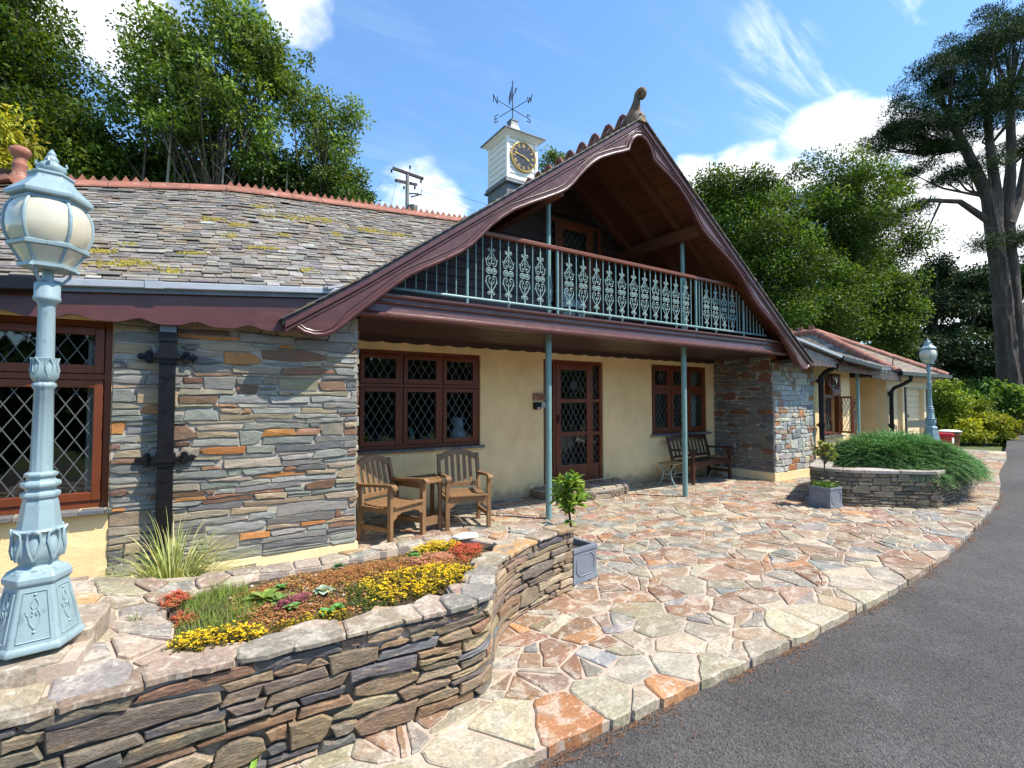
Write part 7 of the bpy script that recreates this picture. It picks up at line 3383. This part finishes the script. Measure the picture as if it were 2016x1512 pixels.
E_D1 = [((20.79, 12.51, 8.83), (2.50, 2.60, 2.73), 120), ((21.36, 11.08, 5.67), (3.04, 2.60, 2.39), 120), ((19.61, 13.19, 10.64), (1.37, 1.40, 1.02), 26)]
E_D2 = [((24.92, 10.98, 10.34), (3.09, 2.60, 2.62), 125), ((25.98, 10.44, 7.02), (2.14, 2.20, 2.62), 85), ((26.03, 9.29, 5.42), (1.37, 1.60, 1.82), 40), ((27.95, 9.10, 8.92), (0.71, 0.80, 0.71), 8)]
E_P = [((29.05, 9.33, 14.82), (1.86, 2.00, 0.99), 44), ((30.27, 8.46, 16.93), (1.61, 2.20, 1.37), 50), ((31.90, 7.33, 18.79), (1.74, 2.20, 1.49), 56), ((34.26, 6.37, 20.03), (1.77, 2.20, 1.77), 56),
       ((31.34, 7.84, 15.44), (1.99, 2.00, 1.24), 50), ((33.10, 6.67, 16.43), (1.74, 2.00, 1.37), 50), ((28.02, 10.02, 14.20), (0.87, 1.20, 0.55), 15), ((30.12, 8.68, 13.95), (1.74, 1.60, 0.62), 20),
       ((34.58, 6.39, 14.46), (1.27, 1.60, 0.76), 20), ((28.52, 9.25, 10.78), (1.09, 1.00, 0.39), 9), ((27.82, 9.72, 10.17), (0.49, 0.60, 0.34), 5), ((30.56, 8.46, 12.59), (1.49, 1.20, 0.40), 10),
       ((32.01, 7.51, 12.96), (1.49, 1.40, 0.50), 12), ((33.54, 6.67, 9.49), (0.99, 1.20, 0.62), 12), ((31.62, 7.33, 9.08), (0.73, 1.00, 0.44), 6), ((29.31, 9.26, 12.59), (0.99, 1.00, 0.35), 8)]
E_Q = [[((40.07, 12.06, 7.83), (2.32, 2.50, 1.99), 45), ((37.52, 12.64, 4.75), (2.24, 2.50, 1.92), 44), ((40.31, 11.82, 9.82), (1.32, 1.80, 0.99), 16)],
       [((43.31, 11.11, 9.39), (2.05, 2.50, 1.37), 34), ((41.25, 11.44, 4.53), (2.65, 2.50, 1.99), 64), ((42.14, 9.74, 3.15), (1.92, 2.00, 1.60), 40)],
       [((45.08, 10.08, 6.67), (2.05, 2.50, 2.73), 55), ((46.75, 8.89, 9.39), (1.71, 2.50, 3.41), 46)]]
E_U = [[((-1.44, 19.06, 8.68), (0.96, 1.50, 0.80), 40), ((-2.31, 19.03, 8.53), (0.93, 1.50, 0.93), 40), ((-3.61, 18.72, 7.48), (2.03, 1.50, 0.43), 50)],
       [((0.32, 18.51, 8.4), (1.6, 1.50, 0.95), 90)], [((2.27, 17.26, 8.6), (1.32, 1.50, 0.83), 66), ((3.79, 16.90, 8.2), (1.19, 1.40, 0.68), 50)]]
G_MID = [(3, (.125, .195, .036)), (2, (.17, .245, .052)), (2, (.07, .12, .022)), (1, (.24, .31, .09))]
G_DARK = [(3, (.055, .105, .016)), (2, (.075, .13, .02)), (2, (.03, .06, .012)), (1, (.115, .15, .028))]
G_OLIVE = [(3, (.075, .135, .02)), (2, (.11, .175, .028)), (2, (.038, .075, .012)), (1, (.17, .225, .04))]
G_PINE = [(3, (.027, .054, .021)), (2, (.04, .074, .028)), (1, (.015, .03, .012)), (.5, (.075, .095, .04))]


def deciduous(name, label, ells, base, fork, pal, mat, per, lsz, seed, r0=.2, nl=46, group=None, bark='bark', **kw):
    root = empty(name, base, label, 'tree', group)
    cen = crown('crown', ells, per, lsz, pal, MT[mat], root, seed, **kw)
    limbs(root, base, fork, cen, MT[bark], r0, nl, seed)
    return root


TG = 'trees on the bank behind the house'
deciduous('evergreen_tree', 'tall dark green tree at the left edge above the roof', E_A, (-4.6, 20.0, hill(-4.6, 20)), (-4.5, 20.2, 9), [(3, (.06, .105, .015)), (2, (.085, .135, .018)), (2, (.025, .048, .009)), (1, (.14, .165, .025))], 'leaf_broad', 240, .15, 1, .3, 60, TG, clus=(.45, .8))
deciduous('ash_tree', 'airy green ash tree rising behind the middle of the left roof', E_B, (.4, 17.6, hill(.4, 17.6)), (.3, 17.3, 9.4), G_MID, 'leaf_broad', 105, .13, 2, .17, 90, TG, clus=(.28, .55), flat=.65, spread=1.08)
deciduous('slender_tree', 'slender open tree at the right end of the trees behind the roof', E_C, (3.3, 16.6, hill(3.3, 16.6)), (3.4, 16.5, 8.6), G_MID, 'leaf_broad', 70, .12, 3, .10, 60, TG, clus=(.22, .42), spread=1.1)
for k, e in enumerate(E_U):
    c0_ = e[0][0]
    deciduous('understorey_shrub', ('dark undergrowth below the left evergreen behind the roof', 'dark undergrowth below the ash tree', 'dark undergrowth left of the utility pole')[k], e,
              (c0_[0], c0_[1], hill(c0_[0], c0_[1])), (c0_[0], c0_[1], 7.2), G_DARK, 'leaf_dark', 170, .14, 30 + k, .07, 14, 'undergrowth on the bank', clus=(.35, .6))
# pale bare stems standing in front of the undergrowth
rst = random.Random(6)
for k, (x_, y__, h_) in enumerate(((-.95, 17.2, 10.6), (-.55, 17.4, 10.2), (.35, 16.8, 9.4), (.9, 16.9, 9.9), (1.5, 16.6, 9.6), (-1.6, 17.6, 10.4), (2.1, 16.4, 9.3))):
    m = MB()
    z0_ = hill(x_, y__)
    dx_ = rst.uniform(-.4, .4)
    m.tube([(x_, y__, z0_ - .2), (x_ + dx_ * .3, y__, z0_ + (h_ - z0_) * .4), (x_ + dx_ * .5, y__, z0_ + (h_ - z0_) * .7), (x_ + dx_, y__, h_)], [.06, .05, .04, .015], 6)
    for q_ in range(3):
        zz2 = z0_ + (h_ - z0_) * rst.uniform(.55, .9)
        m.tube([(x_ + dx_ * .5, y__, zz2), (x_ + dx_ * .5 + rst.uniform(-.5, .5), y__, zz2 + .5), (x_ + dx_ * .5 + rst.uniform(-.8, .8), y__, zz2 + 1.0)], [.02, .015, .006], 5)
    s_ = m.build('sapling', MT['palebark' if k % 2 == 0 else 'bark'], None, smooth=60)
    tag(s_, ('bare pale sapling stem, leftmost in the undergrowth', 'thin dark sapling stem beside the leftmost pale one', 'pale sapling stem under the ash tree', 'dark sapling stem right under the ash tree',
             'pale leaning sapling stem right of the ash trunk', 'dark sapling stem below the evergreen', 'pale sapling stem nearest the slender tree')[k], 'sapling', 'bare saplings on the bank')
RG = 'broad trees right of the gable'
deciduous('broadleaf_tree', 'bushy green tree close behind the right slope of the gable', E_D1, (20.9, 12.4, -.3), (20.9, 12.2, 6), G_OLIVE, 'leaf_broad', 420, .125, 5, .3, 60, RG, clus=(.45, 1.1), shell=.5)
deciduous('broadleaf_tree', 'taller pale green tree beside the pine on the right', E_D2, (25.2, 10.9, -.3), (25.2, 10.8, 7), G_OLIVE, 'leaf_broad', 400, .125, 6, .3, 60, RG, clus=(.42, 1.0), shell=.5)
for k, e in enumerate(E_Q):
    c0_ = e[0][0]
    deciduous('conifer', ('dark conifer behind the garage roof', 'dark conifer behind the distant lamp post', 'dark conifer behind the pine trunk')[k], e, (c0_[0], c0_[1], -.3), (c0_[0], c0_[1], 6), G_PINE, 'leaf_needle', 230, .22, 40 + k, .3, 40,
              'dark conifers beyond the garage', clus=(.6, 1.0), flat=.5)
con = [o for o in COL.objects if o.name.startswith('conifer')][-1]
for (dx_, dy_, lb) in ((5.0, -5.5, 'dark conifer beyond the drive, right of the pine'), (9.0, -11.0, 'dark conifer farthest right beyond the drive')):
    cc_ = copy_tree(con)
    cc_.location = con.location + Vector((dx_, dy_, 0))
    cc_['label'] = lb

def bark_tube(mb, pts, rad, n, rings, seed):
    """trunk with furrowed bark and slow bulges"""
    rr_ = random.Random(seed)
    P = [Vector(p) for p in pts]
    fur = [rr_.uniform(-1, 1) for _ in range(n)]
    q, rs = [], []
    for i in range(rings + 1):
        t = i / rings * (len(P) - 1)
        k = min(int(t), len(P) - 2)
        f = t - k
        q.append(P[k].lerp(P[k + 1], f))
        rs.append(rad[k] + (rad[k + 1] - rad[k]) * f)
    o = len(mb.v)
    mb.tube(q, rs, n)
    for i in range(rings + 1):
        for k in range(n):
            v = Vector(mb.v[o + i * n + k])
            d = v - q[i]
            g = 1 + .085 * fur[(k + int(i * .13)) % n] + rr_.uniform(-.05, .05) + .05 * math.sin(i * .7 + k * .6)
            mb.v[o + i * n + k] = tuple(q[i] + d * g)


# big pine with a forked trunk
pine = empty('pine_tree', (33.49, 7.05, -.3), 'tall spreading pine with forked trunks at the right edge', 'tree')
cen = crown('crown', [(c_, r_, max(4, int(k_ * .9))) for c_, r_, k_ in E_P], 300, .17, G_PINE, MT['leaf_needle'], pine, 51, clus=(.38, .8), flat=.36, droop=-.35, aspect=.2, shell=.7)
m = MB()
bark_tube(m, [(33.7, 7.0, -.5), (33.55, 7.03, .5), (33.2, 7.08, 4), (32.95, 7.12, 7), (32.6, 7.2, 9.6)], [.70, .50, .40, .36, .31], 26, 60, 1)
bark_tube(m, [(34.3, 6.75, -.5), (33.9, 6.85, 4), (33.6, 6.9, 8), (33.3, 6.9, 10.5), (33.3, 6.7, 13), (33.2, 6.6, 16.5), (33.9, 6.5, 19)], [.48, .35, .30, .25, .2, .14, .06], 20, 70, 2)
m.tube([(32.6, 7.2, 9.6), (32.35, 7.34, 11.5), (31.4, 7.88, 13.9), (30.7, 8.25, 15.4), (30.0, 8.6, 17)], [.36, .28, .21, .14, .06], 10)
m.tube([(32.6, 7.2, 9.6), (32.6, 7.1, 11.5), (32.3, 7.2, 14), (31.9, 7.3, 18)], [.30, .24, .18, .07], 10)
m.tube([(33.3, 6.9, 10.2), (34.1, 6.6, 11.6), (34.6, 6.4, 14.2)], [.3, .2, .08], 8)
m.tube([(32.5, 7.25, 10.2), (31.2, 8.1, 11.3), (29.9, 8.9, 11.35), (28.9, 9.4, 10.9), (27.9, 9.7, 10.3)], [.17, .12, .10, .07, .03], 8)
m.tube([(30.4, 8.6, 11.3), (30.1, 8.9, 10.3), (29.7, 9.0, 9.6)], [.05, .04, .015], 6)
rr = random.Random(71)
forks = [Vector(p) for p in ((32.35, 7.34, 11.5), (31.4, 7.88, 13.9), (30.7, 8.25, 15.4), (33.3, 6.7, 13), (33.2, 6.6, 16.5), (31.9, 7.3, 16.5), (32.3, 7.2, 14))]
for c in cen[::4]:
    c = Vector(c)
    if c.z < 11.6:
        continue
    f_ = min(forks, key=lambda q_: (q_ - c).length + max(0, q_.z - c.z) * 2)
    md = f_.lerp(c, .55) + Vector((rr.uniform(-.3, .3), rr.uniform(-.3, .3), -.15))
    m.tube([f_, md, c], [.07, .05, .015], 5, cap=False)
m.build('trunk', MT['pinebark'], pine, smooth=35)


def shrub(name, label, ells, base, pal, per, lsz, seed, group=None, mat='leaf_broad', **kw):
    root = empty(name, base, label, 'shrub', group)
    cen = crown('foliage', ells, per, lsz, pal, MT[mat], root, seed, **kw)
    limbs(root, base, (base[0], base[1], base[2] + .5), cen, MT['bark'], .06, 16, seed, 'stem')
    return root


shrub('rhododendron', 'rounded glossy green rhododendron before the pine trunk', [((32.44, 7.71, 1.45), (1.54, 1.40, 1.0), 90), ((33.49, 7.05, 1.2), (0.74, 1.00, 0.8), 24)], (32.4, 7.8, -.2),
      [(2, (.10, .18, .03)), (2, (.15, .24, .04)), (1, (.05, .10, .02)), (1, (.24, .32, .06))], 130, .20, 61, clus=(.3, .5), shell=.35)
shrub('azalea', 'yellow-green azalea bush left of the drive', [((27.68, 7.25, 0.35), (1.09, 1.10, 0.61), 60), ((28.68, 6.60, 0.4), (0.87, 1.00, 0.5), 44)], (28.0, 7.1, -.2),
      [(3, (.30, .34, .035)), (2, (.40, .40, .05)), (1, (.20, .24, .03))], 130, .14, 62, 'bushes beside the drive', clus=(.25, .42), shell=.4)
shrub('azalea', 'green and yellow bush behind the red bucket', [((28.60, 7.82, 0.98), (0.91, 1.20, 0.91), 50), ((27.53, 7.89, 1.45), (0.49, 1.00, 1.0), 36)], (28.2, 7.9, -.2),
      [(3, (.16, .23, .03)), (2, (.26, .32, .04)), (1, (.09, .14, .02))], 130, .15, 63, 'bushes beside the drive', clus=(.25, .45), shell=.4)
sm = empty('background_tree', (13.2, 17.3, hill(13.2, 17.3)), 'wispy green treetop showing over the ridge beside the clock turret', 'tree')
cen = crown('crown', [((13.16, 17.26, 12.20), (0.62, 0.70, 0.70), 22), ((13.1, 17.3, 10.8), (.8, .8, .9), 20)], 60, .13, G_MID, MT['leaf_broad'], sm, 64, clus=(.18, .3))
limbs(sm, (13.2, 17.3, hill(13.2, 17.3)), (13.15, 17.28, 10.8), cen, MT['bark'], .08, 24, 64)
tw = empty('golden_tree', (-3.6, 11.6, 0), 'golden-leaved branches at the left edge beside the finial', 'tree')
cen = crown('crown', [((-2.72, 11.07, 5.97), (0.22, 0.60, 0.37), 9), ((-2.66, 11.06, 5.44), (0.20, 0.50, 0.25), 8), ((-3.1, 11.3, 5.7), (0.45, 0.80, 0.70), 22)], 70, .13,
            [(2, (.42, .40, .04)), (1, (.52, .46, .06)), (1, (.28, .30, .03))], MT['leaf_broad'], tw, 65, clus=(.16, .28), droop=.9, aspect=.35)
limbs(tw, (-3.6, 11.6, .0), (-3.3, 11.4, 4.9), cen, MT['bark'], .09, 20, 65)

# unseen hedge across the drive, added for dark reflections in the window glass
hd = empty('hedge', (10, -13, -.3), 'unseen dark hedge added across the drive for the window reflections', 'hedge')
hm = MB()
nx_ = 40
vs, fs = [], []
rh = random.Random(90)
for i in range(nx_ + 1):
    x_ = -26 + 80 * i / nx_
    t_ = 4.6 + 1.1 * math.sin(x_ * .9) * math.sin(x_ * .37 + 1) + rh.uniform(-.4, .4)
    vs += [(x_, -12.6, -.4), (x_, -12.9, t_ * .7), (x_, -13.4, t_), (x_, -14.5, -.4)]
for i in range(nx_):
    for k in range(3):
        fs.append((i * 4 + k, i * 4 + 4 + k, i * 4 + 5 + k, i * 4 + 1 + k))
hm.add(vs, fs, (.025, .045, .012))
hm.build('hedge_core', MT['leaf_dark'], hd)
crown('foliage', [((-20 + 4.2 * k, -12.9, 2.4 + .6 * math.sin(k * 1.7)), (2.6, 1.2, 2.6), 26) for k in range(17)], 60, .36, G_DARK, MT['leaf_dark'], hd, 91, clus=(.5, .9))

# ------------------------------------------------------------------ utility pole and wires
up = empty('utility_pole', (8.48, 22.67, hill(8.5, 22.7)), 'grey timber utility pole with dark crossarms behind the roof ridge', 'utility pole')
px_, py_ = 8.48, 22.67
m = MB()
m.tube([(px_, py_, hill(px_, py_) - .3), (px_, py_, 12.62)], [.13, .095], 10)
m.build('pole', MT['pole'], up, smooth=60)
ri = Vector((math.cos(YAWC), math.sin(YAWC), 0))
fo = Vector((-ri.y, ri.x, 0))
c = Vector((px_, py_, 12.60))
for (a, b) in ((c - ri * .68 - fo * .25 + Vector((0, 0, .24)), c + ri * .74 + fo * .25 - Vector((0, 0, .07))),
               (c - ri * .42 - fo * .65 - Vector((0, 0, .55)), c + ri * .32 + fo * .65 - Vector((0, 0, .18)))):
    m = MB()
    m.bar(a, b, .12, .12)
    m.build('crossarm', MT['clad'], up)
m = MB()
m.bar(c + ri * .05 - Vector((0, 0, .9)), c + ri * .55 - Vector((0, 0, .92)), .05, .05)
m.bar(c + ri * .26 - fo * .3 - Vector((0, 0, 1.2)), c + ri * .60 + fo * .3 - Vector((0, 0, .82)), .07, .07)
m.build('bracket', MT['clad'], up)
ins = [c - ri * .72 - fo * .25 + Vector((0, 0, .10)), c + ri * .12 + Vector((0, 0, .40)), c + ri * .62 + fo * .2 - Vector((0, 0, .22)), c - ri * .1 - fo * .3 - Vector((0, 0, .75)),
       c + ri * .36 - Vector((0, 0, .62))]
for p in ins:
    m = MB()
    m.lathe([(.01, -.09), (.05, -.06), (.03, -.03), (.055, 0), (.03, .03), (.05, .06), (.01, .09)], 10, tuple(p))
    m.build('insulator', MT['black'], up, smooth=40)
m = MB()
m.tube([c + ri * .12, c + ri * .12 + Vector((0, 0, .38))], .012, 5)
m.tube([c + ri * .62 + fo * .2 - Vector((0, 0, .25)), c + ri * .70 - Vector((0, 0, .9)), c + ri * .66 - Vector((0, 0, 1.1))], .012, 5)
m.build('jumper_wire', MT['wire'], up)
m = MB()
m.lathe([(.05, -.35), (.2, -.30), (.22, 0), (.2, .05), (.05, .08)], 12, tuple(c + ri * .30 - Vector((0, 0, 1.55))))
m.build('transformer', MT['gategreen'], up, smooth=40)


def wire(a, b, sag, r_, label, grp):
    a, b = Vector(a), Vector(b)
    m = MB()
    m.tube([a.lerp(b, t / 16) - Vector((0, 0, sag * 4 * (t / 16) * (1 - t / 16))) for t in range(17)], r_, 4)
    o = m.build('overhead_wire', MT['wire'], None)
    return tag(o, label, 'wire', grp)


OW = 'overhead wires'
wire(ins[0], (3.0, 15.0, 6.6), .2, .007, 'thin wire running down left from the pole top', OW)
wire(c - ri * .4 - fo * .6 - Vector((0, 0, .55)), (4.3, 13.5, 6.2), .2, .007, 'thin wire running down left from the lower crossarm', OW)
wire(ins[2], (19.5, 19.0, 10.6), .35, .008, 'wire running right from the upper crossarm towards the turret', OW)
wire(ins[4], (19.0, 19.2, 9.9), .35, .008, 'wire running right from below the crossarms', OW)
wire((20.5, 17.2, 10.7), (36, 2.2, 9.25), .1, .009, 'uppermost wire crossing the sky beside the pine', OW)
wire((20.5, 17.2, 10.3), (36, 2.2, 8.6), .1, .009, 'second wire crossing the sky beside the pine', OW)
wire((21, 17, 9.2), (36, 2.2, 7.7), .1, .011, 'third wire crossing before the pine trunk', OW)
wire((21, 17, 7.2), (36, 2.2, 5.6), .1, .008, 'lowest wire crossing before the pine trunk', OW)
wire((-8, 13.0, 6.9), (2.6, 16.5, 5.9), .15, .009, 'slack wire behind the left ridge and lamp', OW)
